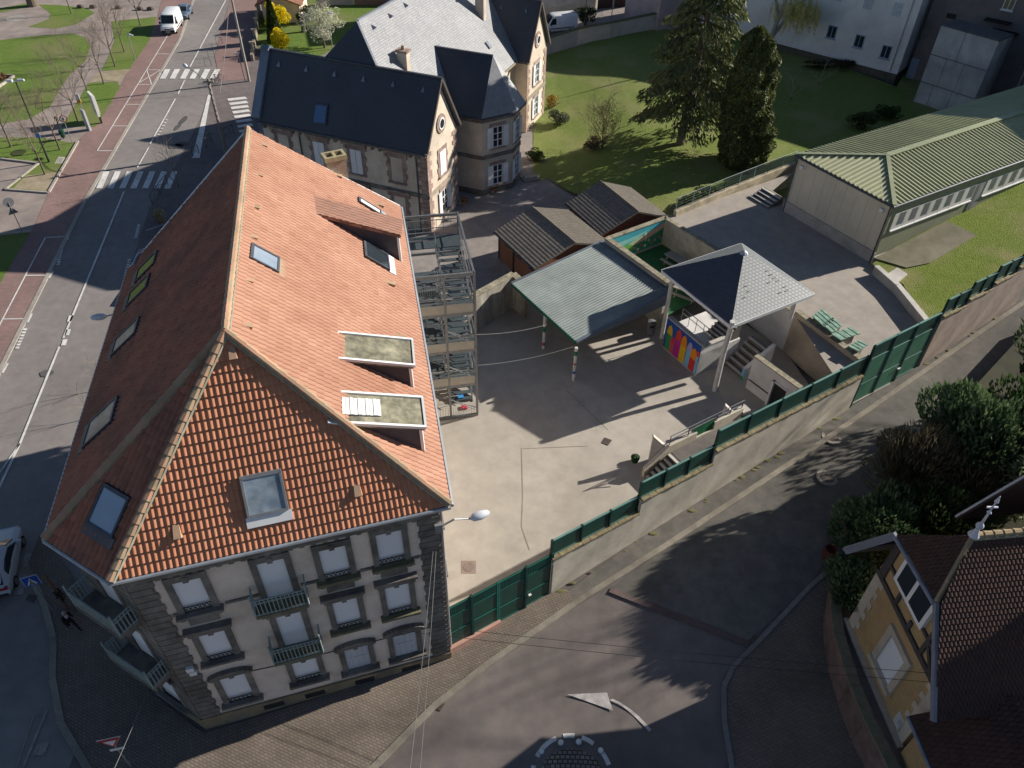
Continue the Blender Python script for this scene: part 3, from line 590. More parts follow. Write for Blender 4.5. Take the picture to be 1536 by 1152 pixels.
for F, L in ((FS, SL), (FC, CL), (FE, EL), (FW, WL)): F.box(mb, -0.06, L+0.06, -0.3, 0.95, -0.02, 0.1)
plo = mb.build('plinth', plinthm, B)
for c in (3.05, 4.9, 7.2, 9.4):
    mb = MB(); FS.box(mb, c-0.45, c+0.45, 0.35, 0.75, 0.06, 0.108); mb.build('cellar_vent', blackiron, plo)
def cwindow(F, c, z, wd, h, parent, style='blind', balcony=False, arch=False, lintel='stone', moss_or_sun=False, guard=True):
    sm_ = sun_stone if moss_or_sun else stone
    mb = MB()
    F.box(mb, c-wd/2-0.24, c-wd/2, z-0.05, z+h+0.1, 0, 0.09); F.box(mb, c+wd/2, c+wd/2+0.24, z-0.05, z+h+0.1, 0, 0.09)
    F.box(mb, c-wd/2-0.24, c+wd/2+0.24, z+h+0.1, z+h+0.42, 0, 0.095); F.box(mb, c-0.1, c+0.1, z+h+0.02, z+h+0.34, 0.0, 0.13)
    if not arch and lintel == 'hood':
        F.box(mb, c-wd/2-0.4, c+wd/2+0.4, z+h+0.55, z+h+0.70, 0, 0.3); F.box(mb, c-wd/2-0.3, c-wd/2-0.12, z+h+0.25, z+h+0.55, 0.0, 0.2); F.box(mb, c+wd/2+0.12, c+wd/2+0.3, z+h+0.25, z+h+0.55, 0.0, 0.2)
    if arch:
        q = [(c+(wd/2+0.36)*math.sin(t), z+h+0.28+0.36*math.cos(t)-0.1) for t in [x*0.26-1.3 for x in range(11)]]
        for (a0, z0), (a1, z1) in zip(q, q[1:]): mb.beam(F.p(a0, 0.12, z0), F.p(a1, 0.12, z1), 0.2, 0.22)
    wo = mb.build('window', stone, parent)
    mb = MB(); F.box(mb, c-wd/2, c+wd/2, z, z+h+0.1, -0.05, 0.012)
    if style == 'blind':
        mb.build('blind', blind, wo)
    elif style == 'grey':
        bo_ = mb.build('blind', mat('grey_blind', (0.56, 0.58, 0.62), (0.48, 0.50, 0.54), scale=1.5, rough=0.6, big=0.15), wo); mb = MB(); F.box(mb, c-wd/2+0.12, c+wd/2-0.12, z+h*0.55, z+h*0.55+0.025, 0.012, 0.02)
        for k_ in range(1, 4): F.box(mb, c-wd/2+wd*k_/4-0.006, c-wd/2+wd*k_/4+0.006, z, z+h+0.1, 0.012, 0.016)
        mb.build('slat_joint', mat('blind_joint', (0.36, 0.37, 0.40)), bo_)
    else:
        mb.build('pane', skyglass if style == 'dusty' else darkglass, wo); mb = MB()
        for x in (c-wd/2+0.03, c, c+wd/2-0.03): F.box(mb, x-0.035, x+0.035, z, z+h+0.1, 0.012, 0.04)
        for zz in (z+0.03, z+h*0.62, z+h+0.05): F.box(mb, c-wd/2, c+wd/2, zz-0.03, zz+0.03, 0.011, 0.036)
        mb.build('frame', whitem, wo)
    if not balcony:
        mb = MB(); F.box(mb, c-wd/2-0.36, c+wd/2+0.36, z-0.2, z-0.05, 0, 0.3); F.box(mb, c-wd/2-0.25, c-wd/2-0.08, z-0.45, z-0.2, 0, 0.16); F.box(mb, c+wd/2+0.08, c+wd/2+0.25, z-0.45, z-0.2, 0, 0.16)
        mb.build('sill', sun_stone if moss_or_sun else stone, wo)
        if guard:
            mb = MB()
            for zz in (z+0.05, z+0.36): mb.beam(F.p(c-wd/2, 0.1, zz), F.p(c+wd/2, 0.1, zz), 0.03)
            k = 6
            for i in range(k):
                a0 = c-wd/2+wd*i/k; a1 = c-wd/2+wd*(i+1)/k; mb.beam(F.p(a0, 0.1, z+0.05), F.p(a1, 0.1, z+0.36), 0.022); mb.beam(F.p(a0, 0.1, z+0.36), F.p(a1, 0.1, z+0.05), 0.022)
            mb.build('guard_rail', blackiron, wo)
    return wo
def balcony(F, c, z, wd, dp, parent, m=ironm, hh=1.0, moss_or_sun=False):
    mb = MB(); F.box(mb, c-wd/2, c+wd/2, z-0.16, z, 0, dp)
    for x in (c-wd/2+0.25, c+wd/2-0.25): F.box(mb, x-0.12, x+0.12, z-0.55, z-0.16, 0, dp*0.7)
    bo = mb.build('balcony', sun_stone if moss_or_sun else stone, parent); mb = MB(); e = dp-0.04
    for zz in (z+0.08, z+hh*0.82, z+hh):
        mb.beam(F.p(c-wd/2, e, zz), F.p(c+wd/2, e, zz), 0.045); mb.beam(F.p(c-wd/2, 0, zz), F.p(c-wd/2, e, zz), 0.045); mb.beam(F.p(c+wd/2, 0, zz), F.p(c+wd/2, e, zz), 0.045)
    k = int(wd/0.15)
    for i in range(k+1): x = c-wd/2+wd*i/k; mb.beam(F.p(x, e, z), F.p(x, e, z+hh), 0.032)
    for i in range(1, int(dp/0.15)):
        for sx in (-1, 1): mb.beam(F.p(c+sx*wd/2, i*0.15, z), F.p(c+sx*wd/2, i*0.15, z+hh), 0.032)
    for sx in (-1, 1): mb.beam(F.p(c+sx*wd/2, e, z), F.p(c+sx*wd/2, e, z+hh+0.35), 0.05)
    mb.build('railing', m, bo)
off = FS.at(307, 1098)[0]
def sc_(u, v): return FS.at(u, v)
def hz_(pts, zs): return [FS.at(200+x/3.2, 770+y/3.2)[1]-z-0.1 for (x, y), z in zip(pts, zs)]
ht = hz_([(257, 314), (657, 222), (952, 160), (1222, 85)], zt); hm = hz_([(372, 568), (740, 478), (1006, 412), (1259, 341)], zm); hg = hz_([(470, 776), (815, 700), (1057, 640), (1291, 568)], zg)
for i, c in enumerate(bays):
    bl = i == 1
    cwindow(FS, c, zt[i], 1.0, ht[i], B, balcony=bl, moss_or_sun=(i >= 2)); cwindow(FS, c, zm[i], 1.0, hm[i], B, balcony=bl, lintel='hood', moss_or_sun=i >= 2)
    cwindow(FS, c, zg[i], 1.05, hg[i], B, style='blind' if i < 2 else 'grey', arch=not bl, guard=i < 2)
    if i != 1:
        mb = MB(); FS.box(mb, c-0.55, c+0.55, zt[i]-0.95, zt[i]-0.5, 0, 0.06); mb.build('apron_panel', stone, B)
balcony(FS, bays[1], zt[1]-0.05, 2.0, 0.75, B, moss_or_sun=True); balcony(FS, bays[1], zm[1]-0.05, 2.0, 0.75, B, moss_or_sun=True)
cc = CL*0.5
for z, h in ((9.1, 2.2), (5.1, 2.2)): cwindow(FC, cc, z, 1.05, h, B, balcony=True); balcony(FC, cc, z-0.05, 2.5, 0.95, B)
cwindow(FC, cc, 1.3, 1.2, 2.2, B, arch=True)
for i in range(5):
    for z in (1.6, 5.2, 8.9): cwindow(FW, 1.8+i*3.6, z, 1.0, 1.6, B)
for a_ in (2.2, 5.4, 8.6, 11.8):
    for z in (1.8, 5.3, 8.8): cwindow(FE, a_, z, 1.0, 1.5, B, style='glass', guard=False)
mb = MB(); mb.tube([FE.p(0.25, 0.12, 0.4), FE.p(0.25, 0.12, ZE-0.5), FE.p(0.25, 0.4, ZE-0.2)], 0.05, 8); mb.tube([FW.p(WL-0.25, 0.12, 0), FW.p(WL-0.25, 0.12, ZE-0.2)], 0.05, 8)
mb.build('downpipe', zinc, B)
ja, jz = FS.at(285, 1000)
for k_ in (0, 1): mb = MB(); FS.box(mb, ja-0.14+0.05*k_, ja+0.14+0.05*k_, jz-0.3*k_-0.12, jz-0.3*k_+0.14, 0.03, 0.2); mb.build('junction_box', whitem, B)
mb = MB(); mb.tube([FS.p(0.9, 0.03, 3.95), FS.p(3.6, 0.03, 3.7), FS.p(SL-0.7, 0.03, 3.55)], 0.018, 5); mb.build('facade_cable', blackiron, B)
# roof windows
def on(k, u, v): return onplane(u, v, *RN[k])
def skylight(k, pxs, glassm, frame=darkzinc, flash=None, up=0.17):
    q = [on(k, *p) for p in pxs]; n_ = RN[k][1]       # order: eave-left, eave-right, top-right, top-left seen from outside
    c = sum(q, Vector())/4; uu = ((q[1]-q[0])+(q[2]-q[3])); L = uu.length/2
    ue = (slopes[k][1]-slopes[k][0]).normalized(); ve = n_.cross(ue); ve = ve if ve.z > 0 else -ve
    wd = max(abs((a-b).dot(ue)) for a in q for b in q)*0.5+L*0.5; wd = L; hh = ((q[3]-q[0])+(q[2]-q[1])).length/2
    o = c-ue*wd/2-ve*hh/2
    mb = MB(); t = 0.09
    for a_, b_, s0, s1 in ((0, wd, 0, t), (0, wd, hh-t*1.5, hh), (0, t, t, hh-t), (wd-t, wd, t, hh-t)): mb.obox(o+ue*a_+ve*s0-n_*0.02, ue*(b_-a_), ve*(s1-s0), n_*(up+0.02))
    so_ = mb.build('skylight', frame, deck_parent)
    mb = MB(); mb.obox(o+ue*t+ve*t, ue*(wd-2*t), ve*(hh-2.5*t), n_*(up-0.03)); mb.build('pane', glassm, so_)
    mb = MB(); mb.obox(o-ue*0.08-ve*0.38+n_*0.03, ue*(wd+0.16), ve*0.38, n_*0.07); mb.build('flashing', flash or zinc, so_)
deck_parent = B
skylight('S', [(370, 776), (434, 764), (421, 702), (361, 714)], dustglass, mat('grey_frame', (0.25, 0.26, 0.27), (0.18, 0.19, 0.2), rough=0.5), whitem)
skylight('C', [(133, 782), (170, 807), (202, 748), (162, 725)], mat('pale_pane', (0.42, 0.50, 0.60), (0.36, 0.44, 0.54), scale=0.6, rough=0.2, spec=0.6), darkzinc, mat('lead', (0.17, 0.17, 0.18), (0.12, 0.12, 0.13)))
skylight('W', [(212, 405), (205, 424), (232, 402), (241, 376)], darkglass, darkzinc, darkzinc); skylight('W', [(199, 440), (193, 460), (221, 437), (229, 412)], darkglass, darkzinc, darkzinc)
skylight('W', [(178, 508), (172, 533), (205, 505), (213, 480)], cream, darkzinc, darkzinc); skylight('W', [(140, 630), (131, 668), (170, 640), (180, 602)], cream, darkzinc, darkzinc)
skylight('E', [(417, 410), (416, 388), (374, 369), (373, 393)], skyglass, darkzinc, sand)
skylight('E', [(580, 404), (582, 384), (545, 366), (544, 388)], darkglass, darkzinc, whitem)
skylight('E', [(572, 321), (566, 317), (537, 297), (536, 310)], whitem, darkzinc, zinc)
# small vent tiles on the slopes
def vents(k, pts):
    n_ = RN[k][1]; ue = (slopes[k][1]-slopes[k][0]).normalized(); ve = n_.cross(ue); ve = ve if ve.z > 0 else -ve
    for u, v in pts:
        mb = MB(); c = on(k, u, v); mb.add([c-ue*0.16-ve*0.2+n_*0.05, c+ue*0.16-ve*0.2+n_*0.05, c+ue*0.13-ve*0.2+n_*0.2, c-ue*0.13-ve*0.2+n_*0.2, c+ve*0.3+n_*0.04-ue*0.1, c+ve*0.3+n_*0.04+ue*0.1], [(0, 1, 2, 3), (3, 2, 5, 4), (0, 3, 4), (1, 5, 2)]); mb.build('vent_tile', capm, deck)
vents('E', [(393, 219), (386, 264), (380, 312), (377, 357), (370, 422), (368, 490), (585, 427), (596, 506), (569, 309), (506, 265)])
vents('S', [(266, 798), (536, 735), (349, 530)])
mb = MB(); c1, c2 = on('W', 201, 402), on('W', 211, 382); up_ = Vector((0, 0, 0.12)); mb.tube([c1+up_, (c1+c2)/2+up_*1.5, c2+up_], 0.09, 8); mb.build('flue_pipe', zinc, B)
# dormers
def dormer(TL, BL, TR, BR, base, roofm, tiles=None, patch=None, cheek=None):
    A, Bq, K = on('E', *TL), on('E', *BL), on('E', *base); zf = height((K.x, K.y), *BR)
    C, D = P(*TR, zf), P(*BR, zf); w_ = C-D; w_ = w_*( (A-Bq).length/w_.length); C = D+w_
    mb = MB(); n_ = (D-Bq).cross(A-Bq).normalized(); n_ = n_ if n_.z > 0 else -n_
    mb.slab([A, Bq, D, C], 0.16); ue = (D-Bq).normalized(); ss = w_.normalized()
    do = mb.build('dormer', roofm, B)
    if tiles:
        bm_obj('roof_tiles', tile_slope([D+n_*0.01, C+n_*0.01, A+n_*0.01, Bq+n_*0.01], 0.25, 0.34, FLATTILE, 0.035), tiles, do)
    mb = MB(); e = 0.07
    if not tiles:
        mb.beam(Bq+n_*0.02, D+n_*0.02, 0.11, 0.12); mb.beam(A+n_*0.02, C+n_*0.02, 0.11, 0.12); mb.beam(D+n_*0.02, C+n_*0.02, 0.09, 0.1)
        mb.beam(Bq+n_*0.04, Bq-ue*0.55+n_*0.08, 0.22, 0.06); mb.beam(A+n_*0.04, A-ue*0.55+n_*0.08, 0.22, 0.06)
    else:
        mb.beam(Bq, Bq-ue*0.7+n_*0.08, 0.16, 0.05); mb.beam(A, A-ue*0.7+n_*0.08, 0.16, 0.05)
    mb.build('edge_trim', whitem if not tiles else zinc, do)
    mb = MB(); dn = Vector((0, 0, 1)); back = -ue*0.25
    fD, fC = D+back-dn*0.1+ss*0.12, C+back-dn*0.1-ss*0.12
    def down(p): 
        r = Vector((0, 0, -1)); t = (RN['E'][0]-p).dot(RN['E'][1])/r.dot(RN['E'][1]); return p+r*t
    kD, kC = down(fD)-dn*0.1, down(fC)-dn*0.1; b2, a2 = Bq+ss*0.12-dn*0.05, A-ss*0.12-dn*0.05
    mb.add([fD, fC, kC, kD, b2, a2], [(0, 1, 2, 3), (0, 3, 4), (1, 5, 2)]); mb.build('cheek', cheek or mat('dark_cladding', (0.10, 0.09, 0.10), (0.07, 0.065, 0.075), scale=3), do)
    mb = MB(); mb.obox(fD+ss*0.18-dn*0.12+ue*0.01, ss*((fC-fD).length-0.36), -dn*((fD-kD).length-0.4), ue*0.04); wn_ = mb.build('window', whitem, do)
    mb = MB(); mb.obox(fD+ss*0.28-dn*0.2+ue*0.05, ss*((fC-fD).length-0.56), -dn*((fD-kD).length-0.55), ue*0.015); mb.build('pane', darkglass, wn_)
    mb = MB(); mb.beam(fD+ue*0.05, kD+ue*0.08, 0.12, 0.12); mb.build('corner_post', whitem, do)
    if patch:
        q = [onplane(u, v, Bq, n_)+n_*0.03 for u, v in patch]; mb = MB(); a_ = (q[1]-q[0]); b_ = (q[3]-q[0])
        for i in range(10): mb.obox(q[0]+a_*(i/10), a_*0.085, b_, n_*(0.04 if i % 2 else 0.06))
        mb.build('corrugated_patch', whitem, do)
mossroof = mat('mossy_felt', (0.34, 0.32, 0.22), (0.12, 0.115, 0.09), scale=2.6, rough=0.95, big=0.45, bigscale=0.9)
dormer((465.4, 293.7), (466.7, 318.4), (603, 326), (602, 353.6), (596, 391), tile_d, tiles=tile_d)
dormer((507, 499.5), (507, 538.5), (618.5, 512.5), (621.7, 549), (619, 583), mossroof)
dormer((511.5, 589), (513.6, 635), (633.4, 598.4), (638.6, 641.4), (633.4, 678), mossroof, patch=[(512, 598), (570, 601), (572, 627), (513, 623)])
# chimney on the north gable
cb = eNE+(rN-eNE)*0.44+gp*0.5; zc = height((cb.x, cb.y), 499, 231)
ub = (rN-eNE); ub.z = 0; ub.normalize(); mb = MB()
mb.obox(Vector((cb.x, cb.y, 9.0))-ub*0.55-gp*0.35, ub*1.1, gp*0.7, (0, 0, zc-9.0-0.25)); co = mb.build('chimney', brick('sooty_brick', (0.36, 0.20, 0.13), (0.40, 0.32, 0.22), (0.33, 0.29, 0.22), 0.22, 0.075, 0.02, big=0.3, bigscale=1.5), B)
mb = MB(); o_ = Vector((cb.x, cb.y, zc-0.25)); t = 0.16
for a0, a1, b0, b1 in ((-0.62, 0.62, -0.42, -0.26), (-0.62, 0.62, 0.26, 0.42), (-0.62, -0.46, -0.26, 0.26), (-0.08, 0.08, -0.26, 0.26), (0.46, 0.62, -0.26, 0.26)): mb.obox(o_+ub*a0+gp*b0, ub*(a1-a0), gp*(b1-b0), (0, 0, 0.25))
mb.build('chimney_top', mat('chimney_cap', (0.48, 0.42, 0.24), (0.33, 0.29, 0.18), scale=4), co)
mb = MB(); mb.obox(o_-ub*0.46-gp*0.26, ub*0.92, gp*0.52, (0, 0, 0.04)); mb.build('flue', blackiron, co)
# ------------------------------------------------------------------ steel fire stair
galv = mat('galvanised_steel', (0.27, 0.275, 0.28), (0.20, 0.205, 0.21), scale=3, rough=0.5, metal=0.5, big=0.15)
tread = mat('stair_tread', (0.10, 0.125, 0.135), (0.07, 0.09, 0.10), scale=5, rough=0.6, metal=0.3)
panel = mat('beige_panel', (0.44, 0.41, 0.35), (0.36, 0.34, 0.29), scale=1.5, rough=0.7, big=0.15)
T = thing('fire_stair', (-3.6, 38, YZ), 'tall grey galvanised steel fire stair on the yard side of the corner building', 'fire stair')
sE = P(716, 622, YZ); ey = FE.u; ex = FE.n
def wd_at(a): return (FE.p(a, 0, 0)-sE)
a0 = (sE-FE.o).dot(ey); d0 = (sE-FE.o).dot(ex); D0 = 0.35; LT = 6.6
def tp(a, d, z): return FE.p(a0+a, d, z)
posts = MB(); ztop = 11.4
for a, d in ((0, d0), (LT, d0), (0, D0), (LT, D0), (0, (D0+d0)*0.52)): posts.beam(tp(a, d, YZ), tp(a, d, ztop if d == d0 else ztop-0.2), 0.13, 0.13, up=ey)
posts.build('post', galv, T)
beams = MB(); lv = [YZ+2.75*i for i in range(4)]
for z in lv[1:]+[ztop-0.1]:
    beams.beam(tp(0, D0, z), tp(0, d0, z), 0.13, 0.2); beams.beam(tp(0, d0, z), tp(LT, d0, z), 0.1, 0.16); beams.beam(tp(LT, D0, z), tp(LT, d0, z), 0.12, 0.16); beams.beam(tp(0, D0, z), tp(LT, D0, z), 0.1, 0.16)
beams.beam(tp(-0.05, D0, YZ+0.1), tp(-0.05, d0, YZ+0.1), 0.12, 0.2)
beams.build('beam', galv, T)
mid = (D0+d0)*0.52
for i, z in enumerate(lv[1:]):
    mb = MB(); mb.slab([tp(0, D0, z+0.1), tp(1.3, D0, z+0.1), tp(1.3, d0, z+0.1), tp(0, d0, z+0.1)], 0.05); lo = mb.build('landing', tread, T)
    mb = MB(); mb.obox(tp(-0.06, D0+0.1, z-0.05), ex*(d0-D0-0.2), ey*0.03, (0, 0, 0.75)); mb.build('guard_panel', panel, lo)
    mb = MB(); mb.beam(tp(0, D0, z+1.15), tp(0, d0, z+1.15), 0.05); mb.beam(tp(0, D0, z+0.85), tp(0, d0, z+0.85), 0.04); mb.beam(tp(1.3, D0, z+1.1), tp(1.3, mid, z+1.1), 0.04); mb.beam(tp(0, d0, z+1.15), tp(LT, d0, z+1.15), 0.05)
    for a in (0.0, 0.65, 1.3): mb.beam(tp(a, d0, z+0.1), tp(a, d0, z+1.15), 0.04)
    mb.build('handrail', galv, lo)
    mb = MB(); zz = z+1.4; mb.slab([tp(LT-1.3, D0, zz), tp(LT, D0, zz), tp(LT, d0, zz), tp(LT-1.3, d0, zz)], 0.05)
    if i < 2: mb.build('landing', tread, T)
mb = MB()
for z in (lv[1], lv[2], lv[3]): mb.beam(tp(-0.02, D0, z-0.1), tp(-0.02, d0, z-2.1), 0.035, 0.035); 
for z in lv[:3]: mb.beam(tp(0.2, D0+0.1, z+2.6), tp(0.2, d0-0.1, z+0.3), 0.035)
mb.build('brace', galv, T)
def flight(a_from, a_to, z_from, z_to, dl, dr, name='flight'):
    mb = MB(); n_ = 9
    for i in range(n_):
        t = (i+0.5)/n_; a = a_from+(a_to-a_from)*t; z = z_from+(z_to-z_from)*(i+1)/n_; mb.obox(tp(a-0.15, dl, z-0.03), ey*0.3, ex*(dr-dl), (0, 0, 0.035))
    fo = mb.build(name, tread, T); mb = MB()
    for d in (dl, dr): mb.beam(tp(a_from, d, z_from-0.05), tp(a_to, d, z_to-0.05), 0.05, 0.22)
    mb.build('stringer', galv, fo); mb = MB()
    for d in (dl, dr):
        mb.beam(tp(a_from, d, z_from+1.0), tp(a_to, d, z_to+1.0), 0.045); mb.beam(tp(a_from, d, z_from+0.55), tp(a_to, d, z_to+0.55), 0.03)
        for t in (0.05, 0.35, 0.65, 0.95): q_ = tp(a_from+(a_to-a_from)*t, d, z_from+(z_to-z_from)*t); mb.beam(q_, q_+Vector((0, 0, 1.0)), 0.03)
    mb.build('handrail', galv, fo)
for i in range(3):
    z = lv[i]+(0.1 if i else 0); flight(1.3, LT-1.3, z, lv[i]+1.4, mid+0.1, d0-0.1); flight(LT-1.3, 1.3, lv[i]+1.4, lv[i+1]+0.1, D0+0.1, mid-0.1)
flight(1.3, LT-1.3, lv[3]+0.1, lv[3]+1.2, mid+0.1, d0-0.1)
zz = lv[3]+1.25; mb = MB(); mb.slab([tp(LT-1.4, D0, zz), tp(LT, D0, zz), tp(LT, d0, zz), tp(LT-1.4, d0, zz)], 0.05); lo = mb.build('landing', tread, T)
mesh_m = mat('mesh_panel', (0.40, 0.42, 0.42), (0.30, 0.32, 0.32), scale=5, rough=0.5, metal=0.4)
mb = MB()
for z in (zz+1.1, zz+0.55): mb.beam(tp(LT, D0, z), tp(LT, d0, z), 0.045); mb.beam(tp(LT, d0, z), tp(LT-5.2, d0, z), 0.045); mb.beam(tp(LT-1.4, D0, z), tp(LT-1.4, mid, z), 0.045); mb.beam(tp(0, D0, z), tp(0, d0, z), 0.04)
for i in range(9): d = D0+(d0-D0)*i/8; mb.beam(tp(LT, d, zz), tp(LT, d, zz+1.1), 0.025)
mb.build('handrail', galv, lo)
mb = MB(); 
for i in range(14): d = D0+0.1+(mid-D0-0.2)*i/13; mb.beam(tp(1.3, d, lv[3]+0.15), tp(1.3, d, lv[3]+1.1), 0.02)
mb.build('mesh_guard', mesh_m, T); mb = MB()
for i in range(22): d = D0+0.05+(d0-D0-0.1)*i/21; mb.beam(tp(-0.05, d, YZ+0.15), tp(-0.05, d, YZ+0.95), 0.02)
mb.build('mesh_guard', mesh_m, T)
mb = MB(); mb.obox(tp(0.6, d0-0.9, YZ+0.02), ey*0.35, ex*0.35, (0, 0, 0.12)); mb.build('red_mat', mat('red_plastic', (0.55, 0.03, 0.06)), T)
mb = MB(); mb.obox(tp(1.5, d0-1.05, YZ+0.2), ey*0.3, ex*0.4, (0, 0, 0.06)); mb.build('blue_crate', mat('blue_plastic', (0.05, 0.25, 0.55)), T)
# ------------------------------------------------------------------ slate villa
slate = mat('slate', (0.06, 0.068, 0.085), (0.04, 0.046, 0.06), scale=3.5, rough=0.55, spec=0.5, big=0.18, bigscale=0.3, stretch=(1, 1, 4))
slate_l = brick('slate_sunlit', (0.335, 0.335, 0.34), (0.265, 0.27, 0.28), (0.19, 0.195, 0.205), 0.32, 0.2, 0.02, rough=0.45, bump=0.35, big=0.18, bigscale=0.3)  # paler copy of the slate, sunlight on the east slope put into its colour
villar = mat('sand_render', (0.66, 0.565, 0.45), (0.54, 0.46, 0.37), scale=0.9, rough=0.95, big=0.25, bigscale=0.4)
pinkstone = mat('red_sandstone', (0.42, 0.31, 0.255), (0.23, 0.165, 0.14), scale=1.6, rough=0.95, big=0.3, bigscale=0.7)
VZ, vze = YZ, 7.8
vSE, vSW, vNE = P(641, 232, vze), P(383.5, 180, vze), P(690, 187, vze)
vd = (vSE-vSW).normalized(); vg_ = Vector((-vd.y, vd.x, 0)); VW = 6.25
V = thing('slate_villa', (vSE+vg_*8-vd*8-Vector((0, 0, vze-YZ))).to_tuple(), 'large villa with steep slate roofs and white shutters on the garden drive', 'villa')
vNE = vSE+vg_*VW; vNW = vSW+vg_*VW; vL = (vSE-vSW).length
zr = 12.75; rE = vSE+vg_*VW/2+Vector((0, 0, zr-vze)); rW = vSW+vg_*VW/2+Vector((0, 0, zr-vze))
NOFF = vg_*22.3                                   # the north wing repeats the south wing
apx = None
nS = (vSE-vSW).cross(rE-vSW).normalized(); nS = nS if nS.z > 0 else -nS
apx = onplane(536, 31, vSW, nS)                   # peak of the middle roof lies in the south slope
def vfr(o, u): return Fr((o.x, o.y, VZ), u)
def wing(off, name_lab):
    a, b, c, d = vSW+off, vSE+off, vNE+off, vNW+off; e, f = rW+off, rE+off; ins = 0.35
    mb = MB(); q = [a+vd*0.3+vg_*ins, b-vd*0.3+vg_*ins, c-vd*0.3-vg_*ins, d+vd*0.3-vg_*ins]
    mb.prism([(p.x, p.y) for p in q], 0.0, vze+0.1)
    for p, s in ((b, -1), (a, 1)):
        x0 = p+vd*0.3*s; m = (f if s < 0 else e)+vd*0.3*s-Vector((0, 0, 0.35)); l = x0+vg_*ins+Vector((0, 0, 0.1)); r = x0+vg_*(VW-ins)+Vector((0, 0, 0.1)); t = vd*0.3*s
        mb.add([l, r, m, l+t, r+t, m+t], [(0, 1, 2), (5, 4, 3), (0, 2, 5, 3), (2, 1, 4, 5)])
    mb.build('wall', villar, V)
    mb = MB(); mb.slab([a, b, f, e], 0.12); mb.slab([c, d, e, f], 0.12); ro = mb.build('roof', slate, V)
    mb = MB(); mb.beam(e+Vector((0, 0, 0.03)), f+Vector((0, 0, 0.03)), 0.22, 0.12); mb.tube([a-vg_*0.05-Vector((0, 0, 0.1)), b-vg_*0.05-Vector((0, 0, 0.1))], 0.08, 8); mb.tube([c+vg_*0.05-Vector((0, 0, 0.1)), d+vg_*0.05-Vector((0, 0, 0.1))], 0.08, 8); mb.build('ridge_and_gutter', darkzinc, ro)
    mb = MB(); mb.beam(b, f, 0.12, 0.22); mb.beam(c, f, 0.12, 0.22); mb.build('barge_board', mat('brown_board', (0.10, 0.085, 0.075)), ro)
    mb = MB(); w_ = Vector((0, 0, 0.28)); mb.slab([a-vd*0.35-vg_*0.1+w_, a+vd*0.45-vg_*0.1+w_, e+vd*0.45+w_, e-vd*0.35+w_], 0.45); mb.slab([d+vd*0.45+vg_*0.1+w_, d-vd*0.35+vg_*0.1+w_, e-vd*0.35+w_, e+vd*0.45+w_], 0.45); mb.build('parapet_coping', mat('blue_coping', (0.20, 0.24, 0.30), (0.15, 0.18, 0.23), scale=2, rough=0.5, spec=0.5), ro)
    # snow hooks
    for i in range(6):
        t = 0.06+0.165*i; p = a+(b-a)*(t+0.03)+(e-a)*0.78+nS*0.02; up = (e-a).normalized(); mb = MB()
        mb.add([p-vd*0.17, p+vd*0.17, p+up*0.5, p+nS*0.3], [(0, 1, 3), (1, 2, 3), (2, 0, 3)]); mb.build('roof_vent', zinc, ro)
    return ro
def shutter_window(F, c, z, wd, h, parent, closed=False, blind_=False, lint=True, left=True, right=True):
    mb = MB()
    for s in (-1, 1):
        k = 0
        zz = z-0.1
        while zz < z+h+0.1:
            e = 0.42 if k % 2 else 0.28; x0, x1 = sorted((c+s*wd/2, c+s*(wd/2+e))); F.box(mb, x0, x1, zz, min(zz+0.42, z+h+0.1), 0, 0.06); zz += 0.43; k += 1
    F.box(mb, c-wd/2-0.3, c+wd/2+0.3, z+h+0.1, z+h+0.4, 0, 0.065)
    if lint: F.box(mb, c-wd/2-0.55, c+wd/2+0.55, z+h+0.5, z+h+0.68, 0, 0.24); F.box(mb, c-wd/2-0.5, c-wd/2-0.28, z+h+0.12, z+h+0.5, 0, 0.16); F.box(mb, c+wd/2+0.28, c+wd/2+0.5, z+h+0.12, z+h+0.5, 0, 0.16)
    F.box(mb, c-wd/2-0.3, c+wd/2+0.3, z-0.22, z-0.08, 0, 0.2)
    wo = mb.build('window', pinkstone, parent); mb = MB(); F.box(mb, c-wd/2, c+wd/2, z-0.08, z+h+0.1, -0.03, 0.015)
    if blind_: mb.build('blocked_panel', villar, wo); return
    mb.build('pane', darkglass, wo)
    if closed:
        mb = MB()
        for s in (0, 1): F.box(mb, c-wd/2+s*wd/2+0.02, c-wd/2+(s+1)*wd/2-0.02, z-0.05, z+h+0.08, 0.04, 0.09)
        mb.build('shutter', whitem, wo); return
    mb = MB()
    for x in (c-wd/2+0.04, c-0.005, c+wd/2-0.04): F.box(mb, x-0.045, x+0.045, z-0.08, z+h+0.1, 0.015, 0.05)
    for zz in (z-0.04, z+h*0.35, z+h*0.68, z+h+0.06): F.box(mb, c-wd/2, c+wd/2, zz-0.035, zz+0.035, 0.014, 0.046)
    mb.build('frame', whitem, wo)
    for s, on_ in ((-1, left), (1, right)):
        if not on_: continue
        x0, x1 = sorted((c+s*(wd/2+0.02), c+s*(wd/2+0.56))); mb = MB(); F.box(mb, x0, x1, z-0.08, z+h+0.1, 0.07, 0.12)
        for i in range(int(h/0.12)): F.box(mb, x0+0.07, x1-0.07, z+0.02+i*0.12, z+0.08+i*0.12, 0.12, 0.135)
        mb.build('shutter', whitem, wo)
roS = wing(Vector((0, 0, 0)), 's'); roN = wing(NOFF, 'n')
